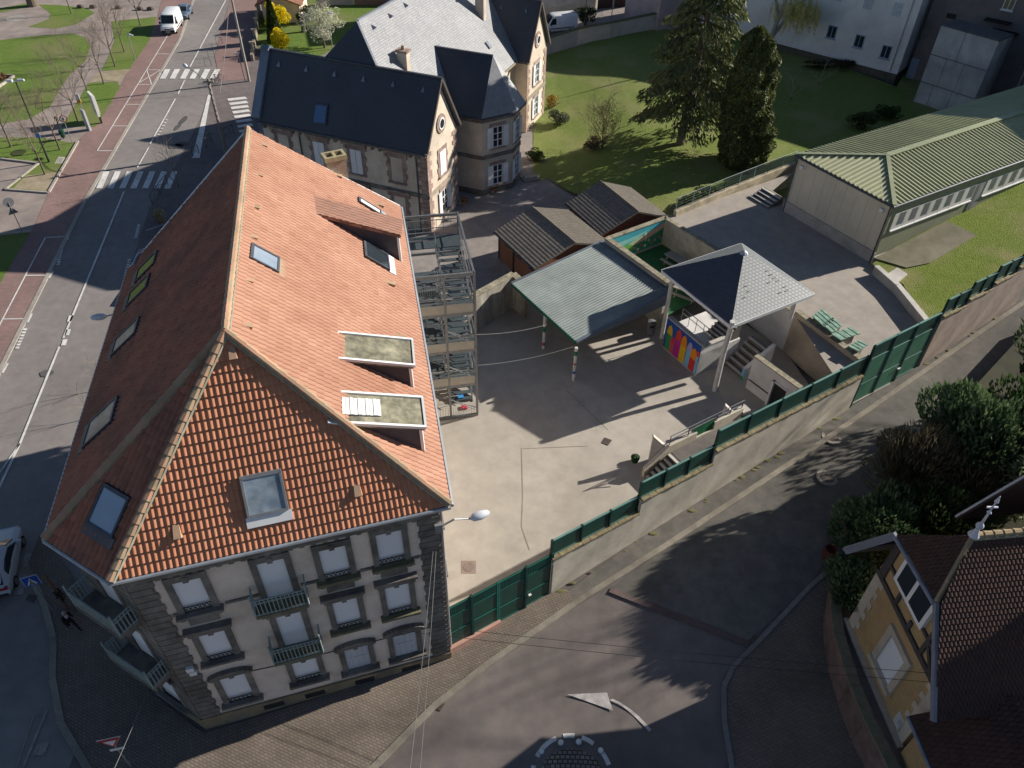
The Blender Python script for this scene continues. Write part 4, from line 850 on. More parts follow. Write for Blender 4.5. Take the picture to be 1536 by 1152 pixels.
# middle block
eE0, eE1 = P(701, 156, 7.9), P(767, 90, 7.9); mdir = vg_
dE = (eE0-apx).dot(vd); zE = 7.9
apN = apx+vg_*(22.3+VW-2*((apx-vSW).dot(vg_)))
y0 = (apx-vSW).dot(vg_)
def vp(e, n_, z): q = vSW+vd*e+vg_*n_; return Vector((q.x, q.y, z))
ex_ = (apx-vSW).dot(vd); eM = (eE0-vSW).dot(vd); wM = eM-ex_
def hipz(n_): return vze+(zr-vze)*(n_/(VW/2))
nb = (10.2-vze)/((zr-vze)/(VW/2))
mid_n1 = y0+(22.3+VW-2*y0)
mb = MB(); ya, yb = 0.0, 22.3+VW
def south(z): return (z-vze)/((zr-vze)/(VW/2))
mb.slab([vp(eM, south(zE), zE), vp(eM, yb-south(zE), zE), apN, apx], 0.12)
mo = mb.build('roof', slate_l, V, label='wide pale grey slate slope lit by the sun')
mb = MB(); mb.slab([vp(2*ex_-eM, south(zE), zE), vp(2*ex_-eM, yb-south(zE), zE), apN, apx], 0.12); mb.slab([apx.lerp(vp(2*ex_-eM, south(zE), zE), (apx.z-zr+0.5)/(apx.z-zE))-nS*0.02, apx.lerp(vp(eM, south(zE), zE), (apx.z-zr+0.5)/(apx.z-zE))-nS*0.02, apx-nS*0.02], 0.1)
nNn = Vector((0, 0, 0)); mb.slab([vp(2*ex_-eM, yb-south(zE), zE+0.02), vp(eM, yb-south(zE), zE+0.02), apN], 0.1); mb.build('roof', slate, V)
mb = MB(); mb.beam(apx, apN, 0.25, 0.14); mb.beam(apx+nS*0.03, apx.lerp(vp(eM, south(zE), zE), (apx.z-zr-0.1)/(apx.z-zE))+nS*0.03, 0.16, 0.06); mb.build('ridge_cap', zinc, mo)
mb = MB(); q = [vp(eM-0.4, 3, 0), vp(eM-0.4, yb-3, 0), vp(2*ex_-eM+0.4, yb-3, 0), vp(2*ex_-eM+0.4, 3, 0)]; mb.prism([(p.x, p.y) for p in q], 0, 7.75); mb.build('wall', villar, V)
mb = MB(); mb.tube([vp(eM+0.05, VW, 7.8), vp(eM+0.05, 22.3, 7.8)], 0.09, 8); mb.build('gutter', sand, V)
def hipsk(u, v, w_=0.5):
    nE = (apN-apx).cross(vp(eM, 8, zE)-apx).normalized(); nE = nE if nE.z > 0 else -nE; c = onplane(u, v, apx, nE); up = vg_.cross(nE); up = up if up.z > 0 else -up
    mb = MB(); mb.obox(c-vg_*w_*0.5-up*0.35, vg_*w_, up*0.7, nE*0.12); so_ = mb.build('skylight', darkzinc, mo); mb = MB(); mb.obox(c-vg_*(w_*0.5-0.08)-up*0.26, vg_*(w_-0.16), up*0.5, nE*0.14); mb.build('pane', skyglass, so_)
    return c, nE, up
for u, v in ((659, 73), (732, 68)): hipsk(u, v)
for u, v in ((587, 27), (610, 11), (562, 44)):
    nE = (apN-apx).cross(vp(eM, 8, zE)-apx).normalized(); nE = nE if nE.z > 0 else -nE; c = onplane(u, v, apx, nE); mb = MB(); up = vg_.cross(nE); mb.add([c-vg_*0.16, c+vg_*0.16, c+up*0.5*(1 if up.z > 0 else -1), c+nE*0.3], [(0, 1, 3), (1, 2, 3), (2, 0, 3)]); mb.build('roof_vent', zinc, mo)
nE = (apN-apx).cross(vp(eM, 8, zE)-apx).normalized(); nE = nE if nE.z > 0 else -nE
def chim(u, v, topv, m, topu=None, wd=0.9):
    c = onplane(u, v, apx, nE); zt_ = height((c.x, c.y), topu or u, topv); mb = MB(); mb.obox(c-vd*wd/2-vg_*0.3-Vector((0, 0, 0.8)), vd*wd, vg_*0.6, (0, 0, zt_-c.z+0.6)); co = mb.build('chimney', m, V)
    mb = MB(); mb.obox(Vector((c.x, c.y, zt_-0.2))-vd*(wd/2+0.1)-vg_*0.4, vd*(wd+0.2), vg_*0.8, (0, 0, 0.18)); mb.build('chimney_cap', pinkstone, co); mb = MB(); mb.cyl((c.x, c.y, zt_-0.02), (c.x, c.y, zt_+0.3), 0.16, 0.13, 8); mb.build('chimney_pot', capm, co)
chim(606, 97, 74, villar, 603); chim(721, 22, -28, villar, 716)
# dormer bay on the east side
bz = 7.9
b0 = [P(u, v, YZ) for u, v in ((702, 291), (724, 293), (768, 281), (780, 262))]
ax_n = ((b0[1]-vSW).dot(vg_)+(b0[3]-vSW).dot(vg_))*0.5+0.2
e1, e2, e3 = (b0[1]-vSW).dot(vd), (b0[2]-vSW).dot(vd), (b0[2]-vSW).dot(vd)
nA = (b0[1]-vSW).dot(vg_); nB = (b0[2]-vSW).dot(vg_); eB = (b0[2]-vSW).dot(vd); eA = (b0[1]-vSW).dot(vd)
nC = 2*nB-nA+1.8
foot = [(eM-1, nA), (eA, nA), (eB, nB), (eB, nB+1.8), (eA, nC), (eM-1, nC)]
mb = MB(); mb.prism([tuple(vp(e, n_, 0)[:2]) for e, n_ in foot], 0, bz); bay = mb.build('bay', villar, V)
ov = 0.45; ef = [(eM-1.2, nA-ov), (eA+ov*0.4, nA-ov), (eB+ov, nB-ov*0.4), (eB+ov, nB+1.8+ov*0.4), (eA+ov*0.4, nC+ov), (eM-1.2, nC+ov)]
nr_ = (nA+nC)/2; Tn = P(720, 73, 11.6); eT = eA-0.4; zT = 11.9
tip = vp(eT, nr_, zT)
sM = (apx.z-zE)/wM; eback = ex_+(apx.z-zT)/sM-0.15
back = vp(eback, nr_, zT)
E_ = [vp(e, n_, bz) for e, n_ in ef]
def espt(n_, z): return vp(ex_+(apx.z-z)/sM, n_, z)
mb = MB(); mb.slab([espt(nA-ov, bz), E_[1], tip, back], 0.1); mb.slab([espt(nC+ov, bz), E_[4], tip, back], 0.1)
br_ = mb.build('roof', slate, bay); mb = MB(); mb.slab([E_[1], E_[2], tip], 0.1); mb.slab([E_[2], E_[3], tip], 0.1); mb.slab([E_[3], E_[4], tip], 0.1); mb.build('roof', mat('bay_slate_lit', (0.27, 0.275, 0.29), (0.20, 0.205, 0.22), scale=3, rough=0.5, spec=0.5, big=0.2), bay)  # front faces take a paler slate, their light painted in
mb = MB(); mb.beam(back, tip, 0.2, 0.1)
for a, b in zip(E_[:-1], E_[1:]): mb.tube([a-Vector((0, 0, 0.1)), b-Vector((0, 0, 0.1))], 0.07, 6)
mb.build('bay_gutter', darkzinc, bay)
fb = [vp(e, n_, 0) for e, n_ in foot]
for z0_, z1_, dd_ in ((3.5, 3.85, 0.1), (6.9, 7.35, 0.12), (-0.4, 0.5, 0.08)):
    mb = MB()
    for a, b in zip(fb[:-1], fb[1:]):
        F = Fr((a.x, a.y, VZ), b-a); L = (b-a).length; F.box(mb, 0, L, z0_, z1_, 0, dd_)
    mb.build('bay_band', stone, bay)
F1 = Fr((fb[1].x, fb[1].y, VZ), fb[2]-fb[1]); L1 = (fb[2]-fb[1]).length; F2 = Fr((fb[2].x, fb[2].y, VZ), fb[3]-fb[2])
for z in (0.9, 4.5): shutter_window(F1, L1/2, z, 1.05, 1.75, V, lint=False); shutter_window(F2, 0.9, z, 0.9, 1.75, V, lint=False)
# villa south front and east gables
FSv = Fr((vSW+vd*0.3+vg_*0.35-Vector((0, 0, vze-VZ))), vd); Lv = vL-0.6
for i, c in enumerate((1.9, 5.5, 9.1, 12.9)):
    shutter_window(FSv, c, 4.3, 1.1, 2.0, V, closed=True, blind_=(i in (0, 3))); shutter_window(FSv, c, 0.9, 1.1, 1.9, V, closed=True, blind_=(i == 3))
mb = MB(); FSv.box(mb, 0, Lv, 3.25, 3.6, 0, 0.1); FSv.box(mb, 0, Lv, 7.0, 7.4, 0, 0.2)
for i in range(int(Lv/0.7)): FSv.box(mb, 0.2+i*0.7, 0.42+i*0.7, 6.75, 7.0, 0, 0.22)
mb.build('cornice', stone, V)
mb = MB(); [mb.tube([FSv.p(x, 0.1, 0), FSv.p(x, 0.1, 7.3)], 0.06, 6) for x in (3.7, Lv-0.9)]; mb.build('downpipe', darkzinc, V)
mb = MB(); z = 0
while z < 7.2: FSv.box(mb, Lv-(0.9 if int(z/0.4) % 2 else 0.6), Lv, z, z+0.37, 0, 0.05); z += 0.4
mb.build('quoins', pinkstone, V)
for off in (Vector((0, 0, 0)), NOFF):
    o = vSE+off-vd*0.3+vg_*0.35; Fg = Fr((o.x, o.y, VZ), vg_); Lg = VW-0.7
    shutter_window(Fg, Lg*0.5, 4.4, 1.1, 1.9, V, closed=(off.length == 0), lint=False); shutter_window(Fg, Lg*0.5, 0.9, 1.1, 1.9, V, lint=False)
    mb = MB(); Fg.box(mb, 0, Lg, 3.25, 3.6, 0, 0.1); mb.build('gable_band', mat('gable_band', (0.38, 0.32, 0.25), (0.26, 0.22, 0.17), scale=2), V)
    for sd_ in (0, 1):
        mb = MB(); z = 0
        while z < 7.2:
            w_ = 0.8 if int(z/0.4) % 2 else 0.5; Fg.box(mb, (Lg-w_)*sd_, w_+(Lg-w_)*sd_, z, z+0.37, 0, 0.05); z += 0.4
        mb.build('quoins', pinkstone, V)
    c = Fg.p(Lg*0.5, 0, 9.1-VZ); mb = MB(); mb.tube([c-vd*0.05, c+vd*0.1], [0.78, 0.78], 20); oo = mb.build('oculus', pinkstone, V); mb = MB(); mb.tube([c, c+vd*0.15], [0.5, 0.5], 20); fo = mb.build('frame', whitem, oo)
    mb = MB(); mb.tube([c+vd*0.02, c+vd*0.17], [0.36, 0.36], 20); mb.build('pane', darkglass, fo)
q = [onplane(u, v, vSW, nS) for u, v in ((469, 186), (490, 188), (493, 157), (474, 155))]; mb = MB(); mb.slab([p+nS*0.12 for p in q], 0.16); so_ = mb.build('skylight', darkzinc, roS); cq = sum(q, Vector())/4; mb = MB(); mb.slab([cq+(p-cq)*0.82+nS*0.14 for p in q], 0.05); mb.build('pane', mat('blue_pane', (0.09, 0.17, 0.30), (0.07, 0.14, 0.26), rough=0.1, spec=0.7, big=0.1), so_)
# doorstep and planter at the bay
mb = MB(); c = P(795, 268, YZ); mb.cbox(c, 1.6, 1.0, 0.15, 0.4); mb.cbox(c+Vector((0, 0, 0.15)), 1.2, 0.6, 0.12, 0.4); mb.build('door_step', kerbm, V)
# ------------------------------------------------------------------ sheds
shroof = mat('brown_shingle', (0.24, 0.205, 0.165), (0.15, 0.13, 0.11), scale=5, rough=0.95, big=0.25, bigscale=0.5)
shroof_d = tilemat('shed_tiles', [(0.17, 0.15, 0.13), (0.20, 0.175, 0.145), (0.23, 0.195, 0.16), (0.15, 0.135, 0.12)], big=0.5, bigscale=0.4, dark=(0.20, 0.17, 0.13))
shroof_l = tilemat('shed_tiles_lit', [(0.125, 0.11, 0.09), (0.14, 0.123, 0.10), (0.155, 0.135, 0.11)], big=0.4, bigscale=0.4, dark=(0.09, 0.08, 0.065))  # copy of the shed tiles recoloured for the sunlit slope
orange = mat('orange_boards', (0.33, 0.13, 0.065), (0.25, 0.095, 0.05), scale=2, stretch=(6, 6, 0.4), rough=0.8, big=0.2)
def shed(pL, pF, ridge0, ridge1, ze, zrd, lab, back):
    a, b = P(*pL, ze), P(*pF, ze); r0, r1 = P(*ridge0, zrd), P(*ridge1, zrd)
    d = (b-a).normalized(); L = (b-a).length; nrm = Vector((-d.y, d.x, 0)); half = (r0-a).dot(nrm)
    r0 = a+nrm*half; r0.z = zrd; r1 = b+nrm*half; r1.z = zrd; c = b+nrm*2*half; e = a+nrm*2*half
    t = thing('shed', ((a+c)/2-Vector((0, 0, ze-YZ))).to_tuple(), lab, 'shed', 'brown roofed sheds by the drive')
    mb = MB(); q = [a+d*0.25+nrm*0.35, b-d*0.25+nrm*0.35, c-d*0.25-nrm*0.35, e+d*0.25-nrm*0.35]; mb.prism([(p.x, p.y) for p in q], 0.2, ze-0.05)
    for p, s in ((a, 1), (b, -1)):
        x = p+d*0.25*s; m = Vector((x.x, x.y, 0))+nrm*half; mb.add([x+nrm*0.35-Vector((0, 0, 0.05)), x+nrm*(2*half-0.35)-Vector((0, 0, 0.05)), (m.x, m.y, zrd-0.12)], [(0, 1, 2)])
    wo = mb.build('wall', orange, t)
    mb = MB(); mb.slab([a, b, r1, r0], 0.1); mb.slab([c, e, r0, r1], 0.1); ro = mb.build('roof', shroof, t)
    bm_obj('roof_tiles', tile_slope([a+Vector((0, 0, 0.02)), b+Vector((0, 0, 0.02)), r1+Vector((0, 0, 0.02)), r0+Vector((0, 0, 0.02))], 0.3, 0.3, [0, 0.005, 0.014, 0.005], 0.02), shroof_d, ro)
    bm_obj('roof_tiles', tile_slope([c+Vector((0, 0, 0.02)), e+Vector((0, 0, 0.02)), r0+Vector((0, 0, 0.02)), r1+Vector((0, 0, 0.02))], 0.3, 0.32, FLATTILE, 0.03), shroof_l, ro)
    mb = MB(); mb.tube([r0+Vector((0, 0, 0.05)), r1+Vector((0, 0, 0.05))], 0.09, 6); mb.build('ridge_cap', shroof, ro)
    mb = MB(); mb.tube([a-nrm*0.06-Vector((0, 0, 0.06)), b-nrm*0.06-Vector((0, 0, 0.06))], 0.06, 6); mb.tube([a+d*0.3+nrm*0.28-Vector((0, 0, 0.1)), a+d*0.3+nrm*0.28-Vector((0, 0, ze-0.45))], 0.05, 6); mb.build('gutter', darkzinc, t)
    F = Fr(((a+d*0.25+nrm*0.35).x, (a+d*0.25+nrm*0.35).y, YZ), d)
    for x in (L*0.12, L*0.45, L*0.75):
        mb = MB(); F.box(mb, x, x+0.7, ze-YZ-0.75, ze-YZ-0.35, -0.02, 0.03); mb.build('vent_window', blackiron, wo)
    mb = MB(); F.box(mb, L*0.36, L*0.36+0.14, 0, ze-YZ-0.1, 0, 0.08); mb.build('post', mat('dark_wood', (0.10, 0.06, 0.04)), wo)
    return ro
shed((741, 347), (802, 404), (797, 310), (871, 372), 2.9, 4.1, 'brown tiled shed with orange boarded wall next to the grey canopy', 1)
shed((849, 305), (903, 353), (901, 273), (975, 330), 2.9, 4.2, 'brown tiled shed set behind, touching the lawn and the mural court', 1)
# ------------------------------------------------------------------ canopy over the yard
roofgrey = mat('grey_sheet_roof', (0.27, 0.305, 0.285), (0.205, 0.238, 0.228), scale=1.2, rough=0.5, spec=0.45, big=0.22, bigscale=0.35)
greensteel = mat('green_steel', (0.02, 0.13, 0.085), (0.015, 0.10, 0.065), scale=3, rough=0.5)
zc0, zc1 = 3.45, 3.85
cA, cB, cC = P(767, 425, zc0), P(864, 513, zc0), P(1006, 438, zc1)
cD = cC+(cA-cB); cn = (cB-cA).cross(cC-cB).normalized(); cn = cn if cn.z > 0 else -cn
T = thing('yard_canopy', ((cA+cC)/2-Vector((0, 0, 3.5))).to_tuple(), 'open yard canopy with a grey ribbed sheet roof on striped posts', 'canopy')
mb = MB(); du = (cB-cA); dl = (cC-cB); n = 34
vs = []
prof = [0.0, 0.0, 0.05, 0.05]
fs = []
cols = [i/(n*4) for i in range(n*4+1)]
for t in cols:
    h = prof[int(round(t*n*4)) % 4]
    vs += [cA+du*t+cn*h, cA+du*t+dl+cn*h]
fs = [(2*i, 2*i+2, 2*i+3, 2*i+1) for i in range(len(cols)-1)]
mb.add(vs, fs); mb.slab([cA-cn*0.05, cB-cn*0.05, cC-cn*0.05, cD-cn*0.05], 0.05); mb.build('roof', roofgrey, T)
mb = MB(); mb.beam(cA-cn*0.08, cB-cn*0.08, 0.1, 0.2); mb.build('gutter', greensteel, T)
mb = MB(); dn = Vector((0, 0, 1)); mb.add([cB-cn*0.12, cC-cn*0.12, cC-dn*1.05, cB-dn*0.2], [(0, 1, 2, 3), (3, 2, 1, 0)]); mb.beam(cB+cn*0.02, cC+cn*0.02, 0.2, 0.1); mb.beam(cA+cn*0.02, cD+cn*0.02, 0.14, 0.1); mb.beam(cD+cn*0.03, cC+cn*0.03, 0.5, 0.1); mb.build('fascia', mat('fascia_grey', (0.16, 0.19, 0.22), (0.12, 0.145, 0.17), scale=3, rough=0.6), T)
postw = mat('white_post', (0.72, 0.70, 0.66), (0.62, 0.60, 0.56), scale=3)
band = {k: mat('band_'+k, c) for k, c in (('green', (0.03, 0.25, 0.12)), ('pink', (0.55, 0.08, 0.25)), ('red', (0.5, 0.06, 0.05)), ('blue', (0.05, 0.2, 0.5)))}
for (u, v), bs in (((815, 522), (('green', 0.52, 0.68), ('pink', 0.1, 0.2))), ((860, 570), (('green', 0.78, 0.9), ('red', 0.5, 0.54), ('blue', 0.22, 0.3)))):
    p = P(u, v, YZ); r = Vector(ray(u, v)); zt_ = cA.z-0.15+((p-cA).dot(dl.normalized()))*dl.normalized().z; mb = MB(); mb.cyl(p, (p.x, p.y, zt_), 0.11, 0.11, 14); po = mb.build('post', postw, T)
    for k, s0, s1 in bs: mb = MB(); mb.cyl((p.x, p.y, YZ+(zt_-YZ)*s0), (p.x, p.y, YZ+(zt_-YZ)*s1), 0.118, 0.118, 14); mb.build('painted_band', band[k], po)
cdir = du.normalized(); cdl = dl.copy(); cdl.z = 0; cdl.normalize()
# ------------------------------------------------------------------ walls round the yard and the court
rough = mat('grey_render', (0.50, 0.455, 0.38), (0.36, 0.325, 0.27), scale=0.8, rough=0.95, big=0.3, bigscale=0.5, bump=0.2)
coping = mat('lichen_coping', (0.40, 0.36, 0.27), (0.20, 0.18, 0.12), scale=4, rough=0.95, big=0.3, bigscale=1)
def wall(name, pts, z0, z1, th, lab, m=rough, cop=coping, ch=0.08, ov=0.05, cat='wall', parent=None):
    # z0, z1: level or per-point levels
    pts = [Vector((p[0], p[1], 0)) for p in pts]; n = len(pts); Z0 = z0 if isinstance(z0, (list, tuple)) else [z0]*n; Z1 = z1 if isinstance(z1, (list, tuple)) else [z1]*n
    t = parent or thing(name, (pts[0].x, pts[0].y, Z0[0]), lab, cat); mb, mc = MB(), MB()
    for i in range(n-1):
        a, b = pts[i], pts[i+1]; d = (b-a).normalized(); x = Vector((d.y, -d.x, 0))*th/2; e = d*(0 if i in (0,) else 0)
        A0, A1, B0, B1 = a+Vector((0, 0, Z0[i])), a+Vector((0, 0, Z1[i])), b+Vector((0, 0, Z0[i+1])), b+Vector((0, 0, Z1[i+1]))
        mb.add([A0-x, A0+x, B0+x, B0-x, A1-x, A1+x, B1+x, B1-x], [(3, 2, 1, 0), (4, 5, 6, 7), (0, 1, 5, 4), (1, 2, 6, 5), (2, 3, 7, 6), (3, 0, 4, 7)])
        if cop:
            x2 = x*(1+2*ov/th); up = Vector((0, 0, ch)); A1, B1 = A1-d*0.02*(i == 0), B1+d*0.02
            mc.add([A1-x2, A1+x2, B1+x2, B1-x2, A1-x2+up, A1+x2+up, B1+x2+up, B1-x2+up], [(3, 2, 1, 0), (4, 5, 6, 7), (0, 1, 5, 4), (1, 2, 6, 5), (2, 3, 7, 6), (3, 0, 4, 7)])
    mb.build('wall', m, t)
    if cop: mc.build('coping', cop, t)
    return t
z_w = 3.45; p0 = P(706, 446, z_w); p1 = P(772, 409, z_w-0.2)
wall('yard_wall', [P2(690, 455, 3.4), P2(770, 411, 3.3), P2(792, 432, 3.0)], YZ-0.3, [3.4, 3.3, 3.0], 0.42, 'stained pale wall between the fire stair and the canopy', mat('streaked_render', (0.56, 0.52, 0.43), (0.20, 0.18, 0.15), scale=0.9, stretch=(1.6, 1.6, 0.35), big=0.25, bigscale=0.6))
co_a, co_b, co_c = P(912, 358, 3.8), P(998, 327, 3.8), P(1078, 376, 3.8)
mw = thing('mural_wall', (co_a.x, co_a.y, 1.5), 'court wall painted with a landscape of blue sky, hills and flowers', 'wall')
wall('mural_wall', [co_a.to_tuple(), co_b.to_tuple()], 0.5, 3.8, 0.3, '', parent=mw)
wall('court_wall', [co_b.to_tuple(), co_c.to_tuple()], 0.5, 3.8, 0.3, 'plain grey wall beside the green court below the terrace')
cq0 = P(912, 358, 3.8); cq1 = P(1005, 424, 3.3)
wall('court_wall', [P2(910, 357, 4.25), P2(1003, 424, 4.2)], 0.0, [4.25, 4.2], 0.35, 'lichen topped wall between the canopy roof and the green court')
# the mural: flat shapes on the wall face
Fm = Fr(co_a+(co_b-co_a).normalized()*0.15-Vector((0, 0, co_a.z)), co_b-co_a); Lm = (co_b-co_a).length-0.3; Fm.o = Fm.o+Fm.n*0.15
def mural(parent, F, shapes, d0=0.004):
    for i, (nm, col, pts) in enumerate(shapes):
        mb = MB(); q = [F.p(x, d0+0.0025*i, z) for x, z in pts]; qb = [p-F.n*0.002 for p in q]; n = len(q); mb.add(q+qb, [tuple(range(n)), tuple(reversed(range(n, 2*n)))]+[(j, n+j, n+(j+1) % n, (j+1) % n) for j in range(n)])
        mb.build(nm, col, parent)
C_ = lambda n_, c: mat('mural_'+n_, c, tuple(x*0.9 for x in c), scale=3, rough=0.8, big=0.08)
z0 = 1.55; z1 = 3.78; H_ = z1-z0
mural(mw, Fm, [('mural_sky', C_('sky', (0.06, 0.38, 0.46)), [(0, z0), (Lm, z0), (Lm, z1), (0, z1)]),
 ('mural_sky', C_('haze', (0.25, 0.58, 0.55)), [(0, z0+H_*0.45), (Lm*0.5, z0+H_*0.62), (Lm*0.72, z0+H_*0.82), (Lm*0.45, z0+H_*0.75), (0, z0+H_*0.7)]),
 ('mural_hill', C_('sand', (0.62, 0.40, 0.28)), [(Lm*0.3, z0+H_*0.42), (Lm*0.6, z0+H_*0.62), (Lm, z0+H_*0.9), (Lm, z0+H_*0.45), (Lm*0.5, z0+H_*0.3)]),
 ('mural_hill', C_('pale', (0.40, 0.58, 0.33)), [(Lm*0.25, z0+H_*0.45), (Lm*0.5, z0+H_*0.62), (Lm*0.72, z0+H_*0.74), (Lm*0.5, z0+H_*0.5), (Lm*0.35, z0+H_*0.35)]),
 ('mural_hill', C_('deep', (0.035, 0.24, 0.13)), [(Lm*0.25, z0+0.02), (Lm*0.45, z0+H_*0.38), (Lm*0.7, z0+H_*0.46), (Lm, z0+H_*0.68), (Lm, z0+0.02)]),
 ('mural_hill', C_('lime', (0.16, 0.42, 0.10)), [(0, z0+H_*0.3)]+[(Lm*(0.23+0.23*math.cos(t)), z0+H_*(0.26+0.28*math.sin(t))) for t in [math.pi-x*math.pi/10 for x in range(11)]]+[(Lm*0.3, z0+0.05), (0, z0+0.05)]),
 ('mural_bird', C_('bird', (0.62, 0.12, 0.10)), [(Lm*0.09, z0+H_*0.62), (Lm*0.15, z0+H_*0.82), (Lm*0.16, z0+H_*0.66), (Lm*0.11, z0+H_*0.52)])]
 + [('mural_flower', C_(k, c), [(Lm*x+0.13*math.cos(t), z0+H_*y+0.13*math.sin(t)) for t in [j*math.pi/4 for j in range(8)]]) for x, y, k, c in [(0.3, 0.12, 'white', (0.7, 0.7, 0.68)), (0.36, 0.2, 'red', (0.55, 0.1, 0.1)), (0.42, 0.12, 'blue', (0.15, 0.3, 0.6)), (0.48, 0.24, 'pink', (0.6, 0.25, 0.35)), (0.54, 0.15, 'white', (0.7, 0.7, 0.68)), (0.6, 0.28, 'red', (0.5, 0.1, 0.1)), (0.67, 0.2, 'white', (0.7, 0.7, 0.68)), (0.73, 0.38, 'pale', (0.55, 0.65, 0.62)), (0.79, 0.24, 'red', (0.5, 0.1, 0.1)), (0.85, 0.3, 'pink', (0.6, 0.25, 0.35)), (0.92, 0.38, 'red', (0.5, 0.1, 0.1)), (0.96, 0.28, 'blue', (0.3, 0.4, 0.6))]]
 + [('mural_stem', C_('white', (0.7, 0.7, 0.68)), [(Lm*0.655, z0+H_*0.4), (Lm*0.675, z0+H_*0.4), (Lm*0.66, z0+H_*0.75), (Lm*0.645, z0+H_*0.75)])])
mb = MB(); d_ = (co_b-co_a).normalized(); mb.obox(Fm.p(Lm*0.3, 0.01, 1.55), Fm.u*(Lm*0.7), Fm.n*0.12, (0, 0, 0.12)); mb.build('base_kerb', kerbm, mw)
# picnic tables on the turf
wood = mat('weathered_wood', (0.40, 0.36, 0.30), (0.28, 0.25, 0.21), scale=3, stretch=(1, 8, 1), rough=0.9, big=0.15)
def picnic(loc, rz, lab):
    t = thing('picnic_table', loc, lab, 'table', 'picnic tables on the green court', rz); c = Vector(loc); M = Matrix.Translation(c)@Matrix.Rotation(rz, 4, 'Z')
    def bx(mb, x, y, z, sx, sy, sz): mb.obox(M@Vector((x-sx/2, y-sy/2, z)), M.to_3x3()@Vector((sx, 0, 0)), M.to_3x3()@Vector((0, sy, 0)), (0, 0, sz))
    mb = MB(); [bx(mb, 0, y, 0.72, 2.0, 0.16, 0.045) for y in (-0.34, -0.17, 0, 0.17, 0.34)]; mb.build('table_top', wood, t)
    for s in (-1, 1): mb = MB(); [bx(mb, 0, s*0.72+y, 0.43, 2.0, 0.13, 0.04) for y in (-0.07, 0.07)]; mb.build('bench', wood, t)
    for s in (-0.7, 0.7):
        mb = MB(); bx(mb, s, 0, 0.38, 0.06, 1.6, 0.06); bx(mb, s, 0, 0.66, 0.06, 0.75, 0.06)
        for k in (-1, 1): mb.beam(M@Vector((s, k*0.62, 0)), M@Vector((s, k*0.26, 0.7)), 0.07)
        mb.build('leg_frame', wood, t)
picnic(P(1015, 390, 2.1).to_tuple()[:2]+(1.56,), -0.9, 'grey picnic table against the plain court wall')
picnic(P(1030, 440, 1.9).to_tuple()[:2]+(1.56,), -0.6, 'picnic table half hidden under the edge of the pavilion roof')
# ------------------------------------------------------------------ pavilion with pyramid roof
zk = 6.05
k = [P(u, v, zk) for u, v in ((993, 405), (1097, 488), (1221, 440))]; k.append(k[0]+k[2]-k[1]); kc = sum(k, Vector())/4
zt_ = height((kc.x, kc.y), 1116, 377); tip = Vector((kc.x, kc.y, zt_))
T = thing('slate_pavilion', (kc.x, kc.y, YZ), 'open pavilion with a pyramid slate roof on tall white posts', 'pavilion')
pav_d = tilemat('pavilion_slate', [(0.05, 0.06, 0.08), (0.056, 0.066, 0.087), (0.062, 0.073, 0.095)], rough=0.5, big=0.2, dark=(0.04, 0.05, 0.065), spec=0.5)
pav_l = tilemat('pavilion_slate_lit', [(0.138, 0.152, 0.16), (0.152, 0.166, 0.172), (0.166, 0.178, 0.182), (0.145, 0.158, 0.166)], rough=0.5, big=0.5, bigscale=1.4, dark=(0.19, 0.21, 0.22), spec=0.5)  # lit faces get a paler slate than the shaded one, light put into colour
mb = MB()
for i in range(4): mb.slab([k[i]-Vector((0, 0, 0.06)), k[(i+1) % 4]-Vector((0, 0, 0.06)), tip-Vector((0, 0, 0.06))], 0.1)
ro = mb.build('roof', slate, T)
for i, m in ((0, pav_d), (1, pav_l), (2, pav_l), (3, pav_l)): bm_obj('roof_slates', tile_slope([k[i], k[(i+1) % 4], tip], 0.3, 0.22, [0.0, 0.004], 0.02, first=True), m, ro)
nk = (k[2]-k[1]).cross(tip-k[1]).normalized(); nk = nk if nk.z > 0 else -nk; mb = MB(); kd = (k[2]-k[1]).normalized()
for u, v in ((1150, 407), (1156, 413), (1161, 418), (1153, 425), (1166, 422), (1118, 430), (1122, 438), (1116, 447), (1177, 431), (1170, 440), (1180, 437)):
    c = onplane(u, v, k[1], nk)+nk*0.03; up = nk.cross(kd); mb.obox(c-kd*0.14, kd*0.28, up*0.05, nk*0.012)
mb.build('slipped_slates', blackiron, ro)
mb = MB()
for i in range(4): mb.beam(k[i]-Vector((0, 0, 0.12)), k[(i+1) % 4]-Vector((0, 0, 0.12)), 0.14, 0.22)
mb.build('fascia', whitem, T)
mb = MB(); mb.lathe(tip-Vector((0, 0, 0.15)), [(0.3, 0), (0.18, 0.15), (0.03, 0.22)], 8); mb.build('roof_cap', zinc, ro)
uu = (k[1]-k[0]).normalized(); vv = (k[2]-k[1]).normalized()
kpost = [P(1072, 586, YZ), None]
pz = [(k[1]+(k[0]-k[1])*0.09+(k[2]-k[1])*0.07, YZ), (k[0]+(k[1]-k[0])*0.09+(k[2]-k[1])*0.07, YZ), (k[2]+(k[1]-k[2])*0.11+(k[0]-k[1])*0.09, 3.9), (k[3]+(k[2]-k[3])*0.12+(k[0]-k[3])*0.1, 3.4)]
for p, z in pz:
    if z == YZ and p is pz[0][0]: q = kpost[0]; mb = MB(); mb.tube([q, Vector((p.x*0.35+q.x*0.65, p.y*0.35+q.y*0.65, 3.6)), Vector((q.x, q.y, zk+0.2))], 0.17, 14)
    else: mb = MB(); mb.cyl((p.x, p.y, z), (p.x, p.y, zk+0.25), 0.15, 0.15, 14)
    mb.build('post', postw, T)
